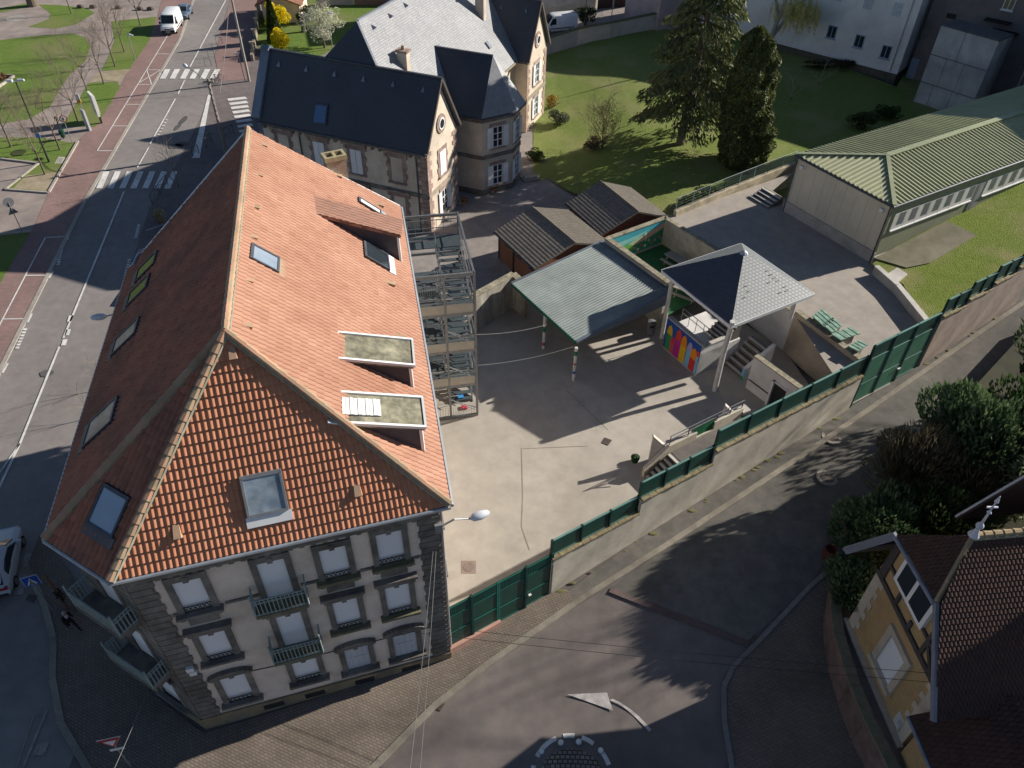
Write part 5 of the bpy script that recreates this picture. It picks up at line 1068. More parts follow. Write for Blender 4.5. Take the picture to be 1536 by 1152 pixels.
# painted deck block under it, with its mural of houses
m0, m1 = P(994, 520, YZ), P(1043, 563, YZ); md = (m1-m0).normalized(); mn = Vector((-md.y, md.x, 0)); mL = (m1-m0).length
zd = height((m0.x, m0.y), 1002, 474)+0.05; zd = max(2.2, min(3.0, zd))
D = thing('raised_deck', ((m0+m1)/2+mn*1.5).to_tuple(), 'white raised deck block with a bright painted front under the pavilion roof', 'deck')
pale = mat('pale_concrete', (0.56, 0.53, 0.48), (0.44, 0.42, 0.385), scale=1, rough=0.9, big=0.2, bigscale=0.6)
whitewall = mat('white_wall', (0.74, 0.72, 0.70), (0.64, 0.625, 0.61), scale=0.9, rough=0.9, big=0.18, bigscale=0.5)
mb = MB(); q = [m0, m1, m1+mn*3.6, m0+mn*3.6]; mb.prism([(p.x, p.y) for p in q], YZ-0.2, zd-0.75); mb.obox(m0-Vector((0, 0, 0.2)), md*mL, mn*0.22, (0, 0, zd-YZ+0.2)); mb.obox(m1-md*0.22+mn*0.22+Vector((0, 0, -0.2)), md*0.22, mn*1.9, (0, 0, zd-YZ)); mb.build('wall', whitewall, D)
mb = MB(); mb.obox(m0-md*0.03-mn*0.05+Vector((0, 0, zd-YZ)), md*(mL+0.06), mn*0.34, (0, 0, 0.09)); mb.obox(m1-md*0.26+mn*0.29+Vector((0, 0, zd-YZ-0.2)), md*0.3, mn*1.9, (0, 0, 0.08)); mb.build('coping', pale, D)
Fd = Fr((m0.x, m0.y, 0), md)
hz = zd-YZ; S = lambda x, y: (mL*x, YZ+hz*y)
def house(x0, x1, h, roof, body, tip_):
    return [('mural_house', body, [S(x0, 0.02), S(x1, 0.02), S(x1, h), S(x0, h)]), ('mural_roof', roof, [S(x0-0.005, h)]+[S((x0+x1)/2+(x1-x0)*0.52*math.cos(t), h+tip_*math.sin(t)) for t in [math.pi-j*math.pi/6 for j in range(1, 6)]]+[S(x1+0.005, h)])]
sh = [('mural_ground', C_('royal', (0.025, 0.09, 0.36)), [S(0.0, 0.0), S(1, 0), S(1, 1), S(0, 1)]), ('mural_band', C_('lightblue', (0.20, 0.48, 0.75)), [S(0.62, 0.02), S(1, 0.02), S(1, 0.42), S(0.75, 0.7), S(0.66, 0.5)])]
for a in ((0.05, 0.2, 0.55, C_('yellow', (0.75, 0.50, 0.03)), C_('green', (0.05, 0.30, 0.10)), 0.3), (0.18, 0.32, 0.35, C_('redd', (0.65, 0.07, 0.08)), C_('rose', (0.55, 0.12, 0.12)), 0.22), (0.3, 0.47, 0.6, C_('scarlet', (0.70, 0.07, 0.04)), C_('magenta', (0.50, 0.03, 0.28)), 0.34), (0.47, 0.63, 0.55, C_('orange', (0.80, 0.28, 0.02)), C_('gold', (0.80, 0.48, 0.02)), 0.36), (0.65, 0.8, 0.55, C_('lilac', (0.42, 0.36, 0.62)), C_('sky2', (0.22, 0.50, 0.72)), 0.3), (0.77, 0.95, 0.42, C_('orange', (0.80, 0.28, 0.02)), C_('crimson', (0.62, 0.05, 0.04)), 0.36), (0.93, 0.99, 0.6, C_('scarlet', (0.70, 0.07, 0.04)), C_('lightblue', (0.20, 0.48, 0.75)), 0.2)): sh += house(*a)
mural(D, Fd, sh)
mb = MB(); mb.obox(m0-mn*0.05+md*0-Vector((0, 0, 0.02)), md*mL, mn*0.05, (0, 0, 0.1)); mb.build('base_strip', pale, D)
mb = MB()
for z in (zd-0.05, zd+0.35): mb.beam(m0+mn*1.3+Vector((0, 0, z-YZ)), m1+mn*1.3-md*0.6+Vector((0, 0, z-YZ)), 0.04)
for i in range(5): c = m0+mn*1.3+md*(mL-0.6)*i/4; mb.beam(c+Vector((0, 0, zd-0.75-YZ)), c+Vector((0, 0, zd+0.35-YZ)), 0.035)
mb.build('deck_rail', galv, D)
def stairs(name, o, dr, across, w_, n_, run, z0, z1, lab, m=pale, sides=True):
    t = thing(name, o.to_tuple(), lab, 'steps'); mb = MB(); a = across.normalized()
    for i in range(n_): mb.obox(Vector((o.x, o.y, z0-0.3))+dr*run*i/n_, dr*run/n_, a*w_, (0, 0, 0.3+(z1-z0)*(i+1)/n_-0.05))
    mb.build('step_block', mat('dark_concrete', (0.17, 0.155, 0.14), (0.12, 0.11, 0.10), scale=2), t); mb = MB()
    for i in range(n_): mb.obox(Vector((o.x, o.y, z0+(z1-z0)*(i+1)/n_-0.05))+dr*(run*i/n_-0.03), dr*(run/n_*0.55), a*w_, (0, 0, 0.06))
    mb.build('tread', m, t)
    return t
s0 = P(1090, 546, YZ); stairs('deck_steps', s0-mn*0.2, mn, md, 1.6, 6, 2.1, YZ, zd-0.75, 'pale steps climbing from the yard beside the painted deck')
s1 = m1+mn*1.8-md*1.6+Vector((0, 0, zd-0.75-YZ)); stairs('deck_steps', s1, mn, md, 1.5, 7, 1.7, zd-0.75, 3.5, 'upper pale steps under the pavilion roof leading to the terrace')
mb = MB(); q0 = s0+md*1.62-mn*0.25; t = thing('stair_wall', q0.to_tuple(), 'sloped white stair wall with a painted blue end by the pavilion steps', 'wall'); x_ = md*0.25
mb.add([q0-Vector((0, 0, .2)), q0+mn*2.4-Vector((0, 0, .2)), q0+mn*2.4+Vector((0, 0, 2.2)), q0+Vector((0, 0, 1.0))]+[p+x_ for p in (q0-Vector((0, 0, .2)), q0+mn*2.4-Vector((0, 0, .2)), q0+mn*2.4+Vector((0, 0, 2.2)), q0+Vector((0, 0, 1.0)))], [(0, 1, 2, 3), (7, 6, 5, 4), (0, 3, 7, 4), (3, 2, 6, 7), (1, 5, 6, 2)]); mb.build('wall', whitewall, t)
mb = MB(); mb.obox(q0-mn*0.01+Vector((0, 0, 0.3)), x_*0.98, -mn*0.006, (0, 0, 0.65)); mb.build('blue_panel', C_('lightblue', (0.2, 0.48, 0.75)), t); mb = MB(); mb.obox(q0-mn*0.01+Vector((0, 0, 0.0)), x_*0.98, -mn*0.006, (0, 0, 0.29)); mb.build('green_panel', C_('green', (0.05, 0.30, 0.10)), t)
# bin and bottle by the canopy
c = P(975, 500, YZ); t = thing('yard_bin', c.to_tuple(), 'grey litter bin standing in the shade at the corner of the canopy', 'bin'); mb = MB(); mb.lathe(c, [(0.26, 0), (0.32, 0.1), (0.34, 0.95), (0.30, 1.1), (0.1, 1.15)], 12); mb.build('body', mat('bin_grey', (0.20, 0.20, 0.21)), t); mb = MB(); mb.obox(c+Vector((-0.15, -0.36, 0.75)), (0.3, 0, 0), (0, 0.1, 0), (0, 0, 0.2)); mb.build('opening', blackiron, t)
# retaining wall of the terrace, white wall, low stubs
rw0, rw1 = P(1196, 466, 3.9), P(1292, 538, 3.9)
wall('retaining_wall', [rw0.to_tuple(), rw1.to_tuple()], YZ-0.2, 3.85, 0.35, 'tall stained retaining wall holding up the terrace', mat('stained_render', (0.50, 0.42, 0.33), (0.40, 0.335, 0.265), scale=0.7, big=0.35, bigscale=0.3))
wall('terrace_edge', [co_c.to_tuple(), rw0.to_tuple()], YZ-0.2, 3.6, 0.3, 'wall under the pavilion roof closing the terrace', whitewall)
ww0, ww1 = P(1134, 534, 3.1), P(1201, 582, 3.1)
wl = wall('white_wall', [ww0.to_tuple(), ww1.to_tuple()], YZ-0.2, [3.1, 3.1], 0.3, 'white wall with a small doorway beside the green fence', whitewall)
Fw = Fr((ww0.x, ww0.y, YZ), ww1-ww0); Fw.o = Fw.o+Fw.n*0.15; LW_ = (ww1-ww0).length
mb = MB(); Fw.box(mb, LW_*0.55, LW_*0.8, 0, 2.0, 0, 0.012); do_ = mb.build('doorway', blackiron, wl); mb = MB(); Fw.box(mb, LW_*0.5, LW_*0.55, 0, 2.1, 0, 0.2); Fw.box(mb, LW_*0.5, LW_*0.82, 2.0, 2.1, 0, 0.12); mb.build('door_frame', whitem, do_)
mb = MB(); mb.beam(Fw.p(0.1, 0.08, 0.85), Fw.p(LW_*0.5, 0.08, 0.85), 0.05); mb.build('dark_rail', blackiron, wl)
# ------------------------------------------------------------------ lane wall, green fence and gates
def fs(u, v): q = onplane(u, v, F0, FN)-F0; return q.dot(FD), q.z+F0.z
def c8(x, y): return (640+x/4.267, 730+y/4.267)
def c5(x, y): return (940+x/4.267, 480+y/4.267)
FF = Fr((F0.x, F0.y, 0), FD)                       # its normal faces the lane
green = mat('green_panel', (0.008, 0.068, 0.052), (0.006, 0.05, 0.039), scale=2, rough=0.45, spec=0.4, big=0.2)
greencap = mat('pale_green_rail', (0.15, 0.30, 0.26), (0.12, 0.25, 0.215), scale=2, rough=0.5)
lanewall = mat('lane_wall', (0.72, 0.65, 0.53), (0.56, 0.50, 0.40), scale=0.7, rough=0.95, big=0.3, bigscale=0.5, bump=0.15)
lanewall2 = mat('pink_lane_wall', (0.56, 0.44, 0.36), (0.42, 0.33, 0.27), scale=0.7, rough=0.95, big=0.3, bigscale=0.5)
mosscop = mat('moss_coping', (0.36, 0.30, 0.17), (0.16, 0.13, 0.08), scale=5, rough=0.95, big=0.3)
segs = []
sA0, zA = fs(*c8(802, 470)); sA1, zA1 = fs(*c8(1365, 175)); sB0, zB = fs(*c8(1375, 95)); sB1, zB1 = fs(*c5(540, 930)); sC0, zC = fs(*c5(580, 840)); sC1, zC1 = fs(*c5(1500, 345))
fA = fs(*c8(805, 365))[1]; fB = fs(*c5(545, 830))[1]; fC = fs(*c5(605, 720))[1]
SB = (sA1+sB0)/2; SC_ = (sB1+sC0)/2; SD = sC1+0.3
def lwall(s0, s1, z, lab, m=lanewall):
    t = thing('lane_wall', FF.p(s0, 0, ZS(*FF.p(s0, 0, 0)[:2])).to_tuple(), lab, 'wall', 'rendered walls along the lane'); mb = MB(); n = 6
    for i in range(n):
        a, b = s0+(s1-s0)*i/n, s0+(s1-s0)*(i+1)/n; za, zb = ZS(*FF.p(a, 0, 0)[:2])-0.6, ZS(*FF.p(b, 0, 0)[:2])-0.6
        p = [FF.p(a, -0.32, za), FF.p(a, 0, za), FF.p(b, 0, zb), FF.p(b, -0.32, zb), FF.p(a, -0.32, z), FF.p(a, 0, z), FF.p(b, 0, z), FF.p(b, -0.32, z)]
        mb.add(p, [(0, 1, 5, 4), (1, 2, 6, 5), (2, 3, 7, 6), (3, 0, 4, 7), (4, 5, 6, 7)] if i == 0 or i == n-1 else [(1, 2, 6, 5), (3, 0, 4, 7), (4, 5, 6, 7)])
    mb.build('wall', m, t); mc = MB(); k = int((s1-s0)/0.45)
    for i in range(k): a = s0+(s1-s0)*i/k; FF.box(mc, a+0.01, a+(s1-s0)/k-0.01, z, z+0.10+0.02*random.random(), -0.36, 0.07+0.03*random.random())
    mc.build('coping', mosscop, t); mb = MB()
    for i in range(int((s1-s0)*1.2)):
        a = s0+random.random()*(s1-s0); q = FF.p(a, 0.05+random.random()*0.25, 0); q.z = ZS(q.x, q.y)+0.09; r = 0.06+0.12*random.random(); mb.lathe(q-Vector((0, 0, 0.02)), [(r, 0), (r*0.6, r*0.12), (0.02, r*0.14)], 7, 1.8, 0.8)
    mb.build('wall_foot_moss', mat('moss_or_sun', (0.12, 0.12, 0.035), (0.22, 0.19, 0.10), scale=3), t, kind='stuff')
lwall(sA0, SB, zA, 'pale rendered lane wall right beside the big green gate, lowest of the stepped run'); lwall(SB, SC_, zB, 'middle step of the pale lane wall, by the cellar stairs'); lwall(SC_, SD, zC, 'longest piece of the pale lane wall, below the white wall')
def fence(s0, s1, zb, zt, n, lab, first=True):
    t = thing('green_fence', FF.p(s0, -0.15, zb).to_tuple(), lab, 'fence', 'green panel fences along the lane')
    for i in range(n):
        a, b = s0+(s1-s0)*i/n, s0+(s1-s0)*(i+1)/n; mb = MB(); FF.box(mb, a+0.06, b-0.06, zb+0.08, zt-0.06, -0.17, -0.13); po = mb.build('panel', green, t)
        mb = MB(); FF.box(mb, a+0.06, b-0.06, zt-0.06, zt, -0.20, -0.10); mb.build('rail', greencap, po); mb = MB(); FF.box(mb, a+0.06, b-0.06, zb+0.06, zb+0.13, -0.19, -0.11); mb.build('rail', greencap, po)
    for i in range(n+1):
        a = s0+(s1-s0)*i/n; mb = MB(); FF.box(mb, a-0.05, a+0.05, zb+0.02, zt+0.02, -0.22, -0.08); mb.build('post', mat('dark_green_post', (0.008, 0.05, 0.038)), t)
fence(sA0+0.05, SB-0.15, zA+0.1, fA, 3, 'green panel fence on the lowest step of the lane wall'); fence(SB-0.1, SC_-0.1, zB+0.1, fB, 3, 'green panel fence beside the cellar stairs'); fence(SC_, SD, zC+0.1, fC, 5, 'longest green panel fence, in front of the retaining wall')
# big gate to the yard
t = thing('yard_gate', FF.p(-3, 0, 0.6).to_tuple(), 'big green metal gate between the corner building and the lane wall', 'gate'); gt = fs(*c8(795, 445))[1]; s_ = [-6.25, -4.62, -3.17, -1.6, -0.1]
for i in range(4):
    a, b = s_[i], s_[i+1]; zb = 0.75 if i < 2 else 0.55+0.1*i; zb = ZS(*FF.p((a+b)/2, 0, 0)[:2])+(0.42 if i < 2 else 0.12)
    mb = MB(); FF.box(mb, a+0.04, b-0.04, zb, gt, -0.12, -0.07); lf = mb.build('leaf', green, t); mb = MB()
    for z in (zb+0.05, zb+(gt-zb)*0.35, gt-0.75, gt-0.05): FF.box(mb, a+0.04, b-0.04, z-0.03, z+0.03, -0.13, -0.045)
    for x in (a+0.05, b-0.05): FF.box(mb, x-0.04, x+0.04, zb, gt, -0.14, -0.04)
    mb.build('leaf_frame', mat('green_frame', (0.02, 0.16, 0.12)), lf); mb = MB(); k = int((b-a)/0.1)
    for j in range(k): x = a+0.08+(b-a-0.16)*j/(k-1); FF.box(mb, x-0.012, x+0.012, gt-0.72, gt-0.05, -0.07, -0.05)
    mb.build('upper_bars', mat('green_frame', (0.02, 0.16, 0.12)), lf)
for x in s_[1:4:2]+[s_[0], s_[4]]: mb = MB(); FF.box(mb, x-0.06, x+0.06, ZS(*FF.p(x, 0, 0)[:2])-0.2, gt+0.06, -0.16, 0.0); mb.build('gate_post', mat('dark_green_post', (0.008, 0.05, 0.038)), t)
mb = MB(); FF.box(mb, -1.45, -1.3, 1.75, 1.8, -0.05, 0.06); mb.build('handle', whitem, t)
mb = MB(); FF.box(mb, -6.2, -3.1, 0.0, 0.95, -0.3, 0.12); mb.build('stone_step', mat('pink_stone', (0.55, 0.32, 0.25), (0.45, 0.26, 0.205), scale=2), t)
# small gate to the terrace and the stepped wall beyond
t = thing('terrace_gate', FF.p(24, -0.1, 3.3).to_tuple(), 'green double gate with lit door leaves opening to the terrace', 'gate'); s0, s1 = SD+0.2, SD+6.2; gz = fs(1350, 503)[1]
for i, (a, b, zt_) in enumerate(((s0, s0+1.9, gz), (s0+1.9, s0+3.9, gz), (s0+3.9, s1, gz))):
    zb = ZS(*FF.p((a+b)/2, 0, 0)[:2])+0.15; mb = MB(); FF.box(mb, a+0.05, b-0.05, zb, zt_-1.1, -0.14, -0.08); lf = mb.build('leaf', mat('lit_green', (0.05, 0.20, 0.13), (0.04, 0.165, 0.105), rough=0.4), t); mb = MB(); FF.box(mb, a+0.05, b-0.05, zt_-1.05, zt_, -0.14, -0.09); mb.build('upper_panel', green, lf); mb = MB()  # leaves in a brighter green than the panels, light put into the colour
    for z in (zb, zb+(zt_-1.1-zb)*0.45, zt_-1.08, zt_): FF.box(mb, a+0.03, b-0.03, z-0.04, z+0.04, -0.16, -0.06)
    for x in (a+0.05, b-0.05): FF.box(mb, x-0.035, x+0.035, zb, zt_, -0.165, -0.055)
    mb.build('leaf_frame', greencap, lf)
for x in (s0, s0+1.9, s0+3.9, s1): mb = MB(); FF.box(mb, x-0.07, x+0.07, ZS(*FF.p(x, 0, 0)[:2])-0.2, gz, -0.18, -0.03); mb.build('gate_post', mat('dark_green_post', (0.008, 0.05, 0.038)), t)
mb = MB(); FF.box(mb, s0+3.6, s0+3.85, 4.6, 4.68, -0.06, 0.02); mb.build('handle', whitem, t)
s = s1+0.2; i = 0; zw = fs(1408, 480)[1]
labs = ('first pinkish wall block with fence after the terrace gate', 'second pinkish wall step with fence beyond the terrace gate', 'third pinkish wall step with fence, above the mown verge', 'last pinkish wall step with fence at the edge of the photo')
for i in range(4):
    e = s+2.35; zt_ = zw+0.38*i; lwall(s, e, zt_, 'pinkish lane wall: '+labs[i], lanewall2); fence(s+0.05, e-0.02, zt_+0.1, zt_+1.25, 2, 'green fence panels on the '+labs[i].replace(' with fence', '')); s = e
# ------------------------------------------------------------------ cellar stairs along the fence
hr = mat('grey_rail', (0.30, 0.31, 0.32), rough=0.5, metal=0.3)
t = thing('stair_parapet', FF.p(9.3, -4, YZ).to_tuple(), 'low pale parapet with handrails beside the cellar stairs along the fence', 'wall')
ribp = mat('ribbed_pale', (0.66, 0.61, 0.51), (0.52, 0.47, 0.39), scale=1.5)
mb = MB(); FF.box(mb, 11.0, 13.2, YZ-0.2, YZ+1.75, -4.1, -3.9); FF.box(mb, 13.2, 14.6, YZ-0.2, YZ+1.3, -4.1, -3.9); FF.box(mb, 14.6, 17.0, YZ-0.2, YZ+1.9, -4.1, -3.9); x_ = FF.n*0.2; pp = [FF.p(9.3, -4.1, YZ-0.2), FF.p(11, -4.1, YZ-0.2), FF.p(11, -4.1, YZ+1.75), FF.p(9.3, -4.1, YZ+0.75)]; mb.add(pp+[p+x_ for p in pp], [(0, 1, 2, 3), (7, 6, 5, 4), (0, 3, 7, 4), (3, 2, 6, 7), (0, 4, 5, 1)]); mb.build('wall', ribp, t)
mb = MB(); FF.box(mb, 13.1, 14.7, YZ+1.3, YZ+2.2, -4.06, -4.0); mb.build('green_sheet', mat('green_sheet', (0.01, 0.17, 0.07)), t)
mb = MB()
for z in (2.2, 2.5): mb.beam(FF.p(11.0, -4.0, YZ+z), FF.p(17.0, -4.0, YZ+z), 0.05)
for x in (11.05, 12.5, 14.8, 15.9, 16.9): mb.beam(FF.p(x, -4.0, YZ+1.7), FF.p(x, -4.0, YZ+2.5), 0.05)
mb.beam(FF.p(9.3, -4.0, YZ+1.0), FF.p(11.0, -4.0, YZ+2.2), 0.05); mb.build('handrail', hr, t)
stairs('cellar_steps', FF.p(9.4, -1.2, YZ), FD, -FN, 2.6, 6, 1.8, YZ, YZ+1.2, 'short flight of steps between the parapet and the green fence')
t = thing('cellar_landing', FF.p(14, -2, YZ).to_tuple(), 'dark raised landing between the parapet and the green fence', 'landing'); mb = MB(); FF.box(mb, 11.2, 17.2, YZ-0.2, YZ+1.17, -3.85, -0.45); mb.build('slab', mat('dark_slab', (0.18, 0.165, 0.15), (0.13, 0.12, 0.11), scale=2), t); mb = MB(); FF.box(mb, 11.2, 17.2, YZ-0.2, YZ+1.3, -0.45, -0.36); mb.build('edge', pale, t)
def tri(u0, v0, u1, v1, apex, lab):
    a, b = P(u0, v0, YZ), P(u1, v1, YZ); h = height((a.x, a.y), *apex); d = (b-a).normalized(); x = Vector((d.y, -d.x, 0))*0.2; t = thing('stub_wall', a.to_tuple(), lab, 'wall', 'triangular stub walls by the cellar stairs')
    mb = MB(); dn = Vector((0, 0, 0.3)); mb.add([a-dn, b-dn, b+Vector((0, 0, max(0.5, h-YZ-1.2))), Vector((a.x, a.y, h))]+[p+x for p in (a-dn, b-dn, b+Vector((0, 0, max(0.5, h-YZ-1.2))), Vector((a.x, a.y, h)))], [(0, 1, 2, 3), (7, 6, 5, 4), (0, 3, 7, 4), (3, 2, 6, 7), (1, 5, 6, 2), (0, 4, 5, 1)]); mb.build('wall', whitewall, t)
    mb = MB(); mb.beam(Vector((a.x, a.y, h+0.04))+x/2, b+x/2+Vector((0, 0, max(0.5, h-YZ-1.2)+0.04)), 0.26, 0.08); mb.build('coping', pale, t)
tri(972, 689, 1001, 690, (977, 652), 'pale triangular stub wall where the cellar stairs begin in the sun'); tri(1079, 636, 1110, 640, (1087, 606), 'pale triangular stub wall standing in shade at the far end of the parapet')
t = thing('wall_pier', P(1108, 640, YZ).to_tuple(), 'short square pale pier with a flat cap beside the white wall', 'pier'); mb = MB(); c = P(1108, 640, YZ); mb.cbox(c, 0.4, 0.4, 1.5, 0.5); mb.build('shaft', pale, t); mb = MB(); mb.cbox(c+Vector((0, 0, 1.5)), 0.6, 0.6, 0.12, 0.5); mb.build('cap', pale, t)
c = P(952, 692, YZ); t = thing('yard_planter', c.to_tuple(), 'small dark green tub in the shade by the cellar stairs', 'planter'); mb = MB(); mb.lathe(c, [(0.2, 0), (0.28, 0.4), (0.24, 0.4), (0.22, 0.34)], 12); mb.build('tub', mat('tub_green', (0.02, 0.06, 0.03)), t); mb = MB(); [mb.lathe(c+Vector((random.uniform(-.1, .1), random.uniform(-.1, .1), 0.35)), [(0.1, 0), (0.12, 0.1), (0.02, 0.18)], 6) for _ in range(6)]; mb.build('plant', mat('tub_leaf', (0.04, 0.10, 0.03)), t)
# pale green covers lying along the terrace edge
gcov = mat('mint_sheet', (0.27, 0.42, 0.33), (0.20, 0.33, 0.255), scale=4, rough=0.85, big=0.3, bigscale=2)
for q_, lab in (([(1218, 475), (1233, 464), (1251, 478), (1236, 491)], 'mint green roof sheet, farthest of the row on the terrace edge'), ([(1233, 487), (1249, 477), (1264, 488), (1248, 500)], 'mint green roof sheet second from the far end of the terrace edge'), ([(1247, 502), (1275, 491), (1284, 504), (1262, 512)], 'mint green roof sheet with a shaded side, third along the terrace edge'), ([(1272, 520), (1288, 511), (1297, 520), (1287, 528)], 'small mint green roof sheet, nearest the green fence')):
    q = [P(u, v, 4.1) for u, v in q_]; c = sum(q, Vector())/4; t = thing('green_cover', (c.x, c.y, TZ), lab, 'cover', 'mint green covers on the terrace edge'); mb = MB(); a_ = q[1]-q[0]; b_ = q[3]-q[0]
    for i in range(7): mb.obox(q[0]+a_*i/7*1.0, a_*0.138, b_*(1+0.08*random.uniform(-1, 1)), (0, 0, 0.05 if i % 2 else 0.075))
    mb.build('sheet', gcov, t); mb = MB(); mb.prism([((p.x-c.x)*0.85+c.x, (p.y-c.y)*0.85+c.y) for p in q], TZ-0.05, 4.08); mb.build('box', mat('cover_box', (0.2, 0.19, 0.18)), t)
# ------------------------------------------------------------------ building with the green ribbed roof
gz_ = 8.4; g0, g1, g2 = P(1193.4, 231.8, gz_), P(1341.5, 309.7, gz_), P(1536, 242, gz_)
gx = (g1-g0); gw = gx.length; gx.normalize(); gy = Vector((-gx.y, gx.x, 0)); gL = 30.0
G = thing('green_roof_building', (g1+gy*10).to_tuple()[:2]+(TZ,), 'long low beige building with a ribbed olive green metal roof', 'building')
grib = mat('olive_roof', (0.42, 0.425, 0.235), (0.36, 0.365, 0.20), scale=1, rough=0.5, spec=0.4, big=0.15)
gz2 = 9.2; hipd = 5.0
gp_ = lambda a, b, z: Vector(((g0+gx*a+gy*b).x, (g0+gx*a+gy*b).y, z))
cor = [gp_(0, 0, gz_), gp_(gw, 0, gz_), gp_(gw, gL, gz_), gp_(0, gL, gz_)]; t0 = onplane(1331, 234, (0, 0, gz2), Vector((0, 0, 1))); rb = (t0-g0).dot(gy); ra = (t0-g0).dot(gx)
rp0, rp1 = gp_(ra, rb, gz2), gp_(ra, gL, gz2)
RIB = [0.0, 0.0, 0.0, 0.08, 0.08]
mb = MB()
for q in ([cor[0], cor[1], rp0], [cor[1], cor[2], rp1, rp0], [cor[3], cor[0], rp0, rp1]): mb.slab([p-Vector((0, 0, 0.05)) for p in q], 0.08)
ro = mb.build('roof', grib, G)
for q in ([cor[0], cor[1], rp0], [cor[1], cor[2], rp1, rp0], [cor[3], cor[0], rp0, rp1]): bm_obj('ribbed_sheet', tile_slope(q, 0.42, 60.0, RIB, 0.01), grib, ro)
mb = MB(); mb.beam(rp0+Vector((0, 0, 0.12)), rp1+Vector((0, 0, 0.12)), 0.5, 0.06); mb.beam(cor[1]+Vector((0, 0, 0.12)), rp0+Vector((0, 0, 0.12)), 0.3, 0.06); mb.beam(cor[0]+Vector((0, 0, 0.12)), rp0+Vector((0, 0, 0.12)), 0.3, 0.06); mb.build('ridge_cap', mat('olive_cap', (0.36, 0.39, 0.24), (0.31, 0.335, 0.2), rough=0.5), ro)
gwall = mat('panel_wall', (0.66, 0.59, 0.46), (0.58, 0.52, 0.40), scale=0.8, rough=0.85, big=0.15)
ggreen = mat('olive_wall', (0.29, 0.30, 0.20), (0.24, 0.25, 0.165), scale=0.8, rough=0.8, big=0.15)
mb = MB(); mb.obox(gp_(0.15, 0.25, TZ-0.5), gx*(gw-0.4), gy*(gL-0.4), (0, 0, gz_-TZ+0.4)); mb.build('wall', gwall, G)
F1 = Fr(gp_(0.15, 0.25, 0), gx); F2 = Fr(gp_(gw-0.25, 0.25, 0), gy)
mb = MB(); F1.box(mb, -0.1, gw-0.3, TZ-0.4, TZ+0.9, 0, 0.12); F2.box(mb, -0.1, gL-0.5, TZ-0.4, TZ+0.55, 0.0, 0.15); mb.build('plinth', mat('pale_plinth', (0.50, 0.45, 0.40), (0.38, 0.34, 0.30), scale=1.2, big=0.2), G)
mb = MB(); 
for i in range(1, 9): F1.box(mb, (gw-0.4)*i/9-0.012, (gw-0.4)*i/9+0.012, TZ+0.9, gz_-0.2, 0, 0.008)
mb.build('panel_joint', mat('joint', (0.52, 0.47, 0.37)), G)
mb = MB(); F2.box(mb, 0.03, gL-0.5, TZ+0.55, gz_-0.15, 0, 0.05); mb.build('olive_cladding', ggreen, G)
mb = MB(); mb.tube([cor[0]-gx*0.05-gy*0.05-Vector((0, 0, .08)), cor[1]-gy*0.05-Vector((0, 0, .08)), cor[2]+gx*0.07-Vector((0, 0, .08))], 0.09, 8); mb.tube([F1.p(0.05, 0.12, TZ), F1.p(0.05, 0.12, gz_-0.1)], 0.06, 6); mb.tube([F1.p(gw-0.45, 0.14, TZ), F1.p(gw-0.45, 0.14, gz_-0.1)], 0.06, 6); mb.tube([cor[3]-gx*0.06-Vector((0, 0, .08)), cor[0]-gx*0.06-Vector((0, 0, .08))], 0.08, 8); mb.build('gutter', darkzinc, G)
def lamp_box(a): mb = MB(); F1.box(mb, a, a+0.3, gz_-0.9, gz_-0.65, 0.02, 0.2); mb.build('wall_light', whitem, G)
lamp_box(0.5); lamp_box(gw-1.2)
wz0, wz1 = gz_-2.3, gz_-0.95; x = 0.6; k = 0
wn = MB()
while x < 22:
    if 8.8 < x < 10.4:
        mb = MB(); F2.box(mb, x, x+1.1, TZ+0.65, wz1, 0.05, 0.10); do_ = mb.build('door', mat('grey_door', (0.33, 0.33, 0.35)), G); mb = MB(); F2.box(mb, x+0.12, x+0.5, TZ+0.8, wz1-0.1, 0.1, 0.105); mb.build('pane', mat('dull_glass', (0.20, 0.215, 0.24), rough=0.2), do_); x += 1.35; continue
    mb = MB(); F2.box(mb, x, x+1.32, wz0, wz1, 0.05, 0.1); wo = mb.build('window', mat('white_spandrel', (0.72, 0.70, 0.66), (0.66, 0.64, 0.60), rough=0.6), G); mb = MB(); F2.box(mb, x+0.55, x+1.25, wz0+0.3, wz1-0.04, 0.1, 0.108); mb.build('pane', mat('dull_glass', (0.20, 0.215, 0.24), rough=0.2), wo); mb = MB(); F2.box(mb, x, x+1.32, wz0-0.08, wz0, 0.05, 0.2); mb.build('sill', whitem, wo); x += 1.36
def slabthing(name, lab, cat, q, z0, z1, m):
    t = thing(name, (q[0].x, q[0].y, z0), lab, cat); mb = MB(); mb.prism([(p.x, p.y) for p in q], z0, z1); mb.build('slab', m, t); return t
c = F2.p(9.6, 0.2, 0); slabthing('door_step', 'pale concrete step at the door of the green roofed building', 'step', [F2.p(9.0, 0.16, 0), F2.p(10.5, 0.16, 0), F2.p(10.5, 1.2, 0), F2.p(9.0, 1.2, 0)], 3.5, 4.05, pale)
struct('path_strip', sheet([F2.p(-0.1, 0.15, 0), F2.p(8.5, 0.15, 0), F2.p(8.2, 2.6, 0), F2.p(2.6, 2.9, 0), F2.p(0.8, 2.3, 0)], lambda x, y: 3.68+0.10*max(0, (x-27)*FD.x+(y-44)*FD.y), 0.05, 2, world=True), mat('mossy_asphalt', (0.24, 0.21, 0.15), (0.16, 0.15, 0.09), scale=1, big=0.3))
e0, e1, e2 = P(1310, 402, 4.0), P(1357, 440, 4.0), F0+FD*30.6-FN*0.4
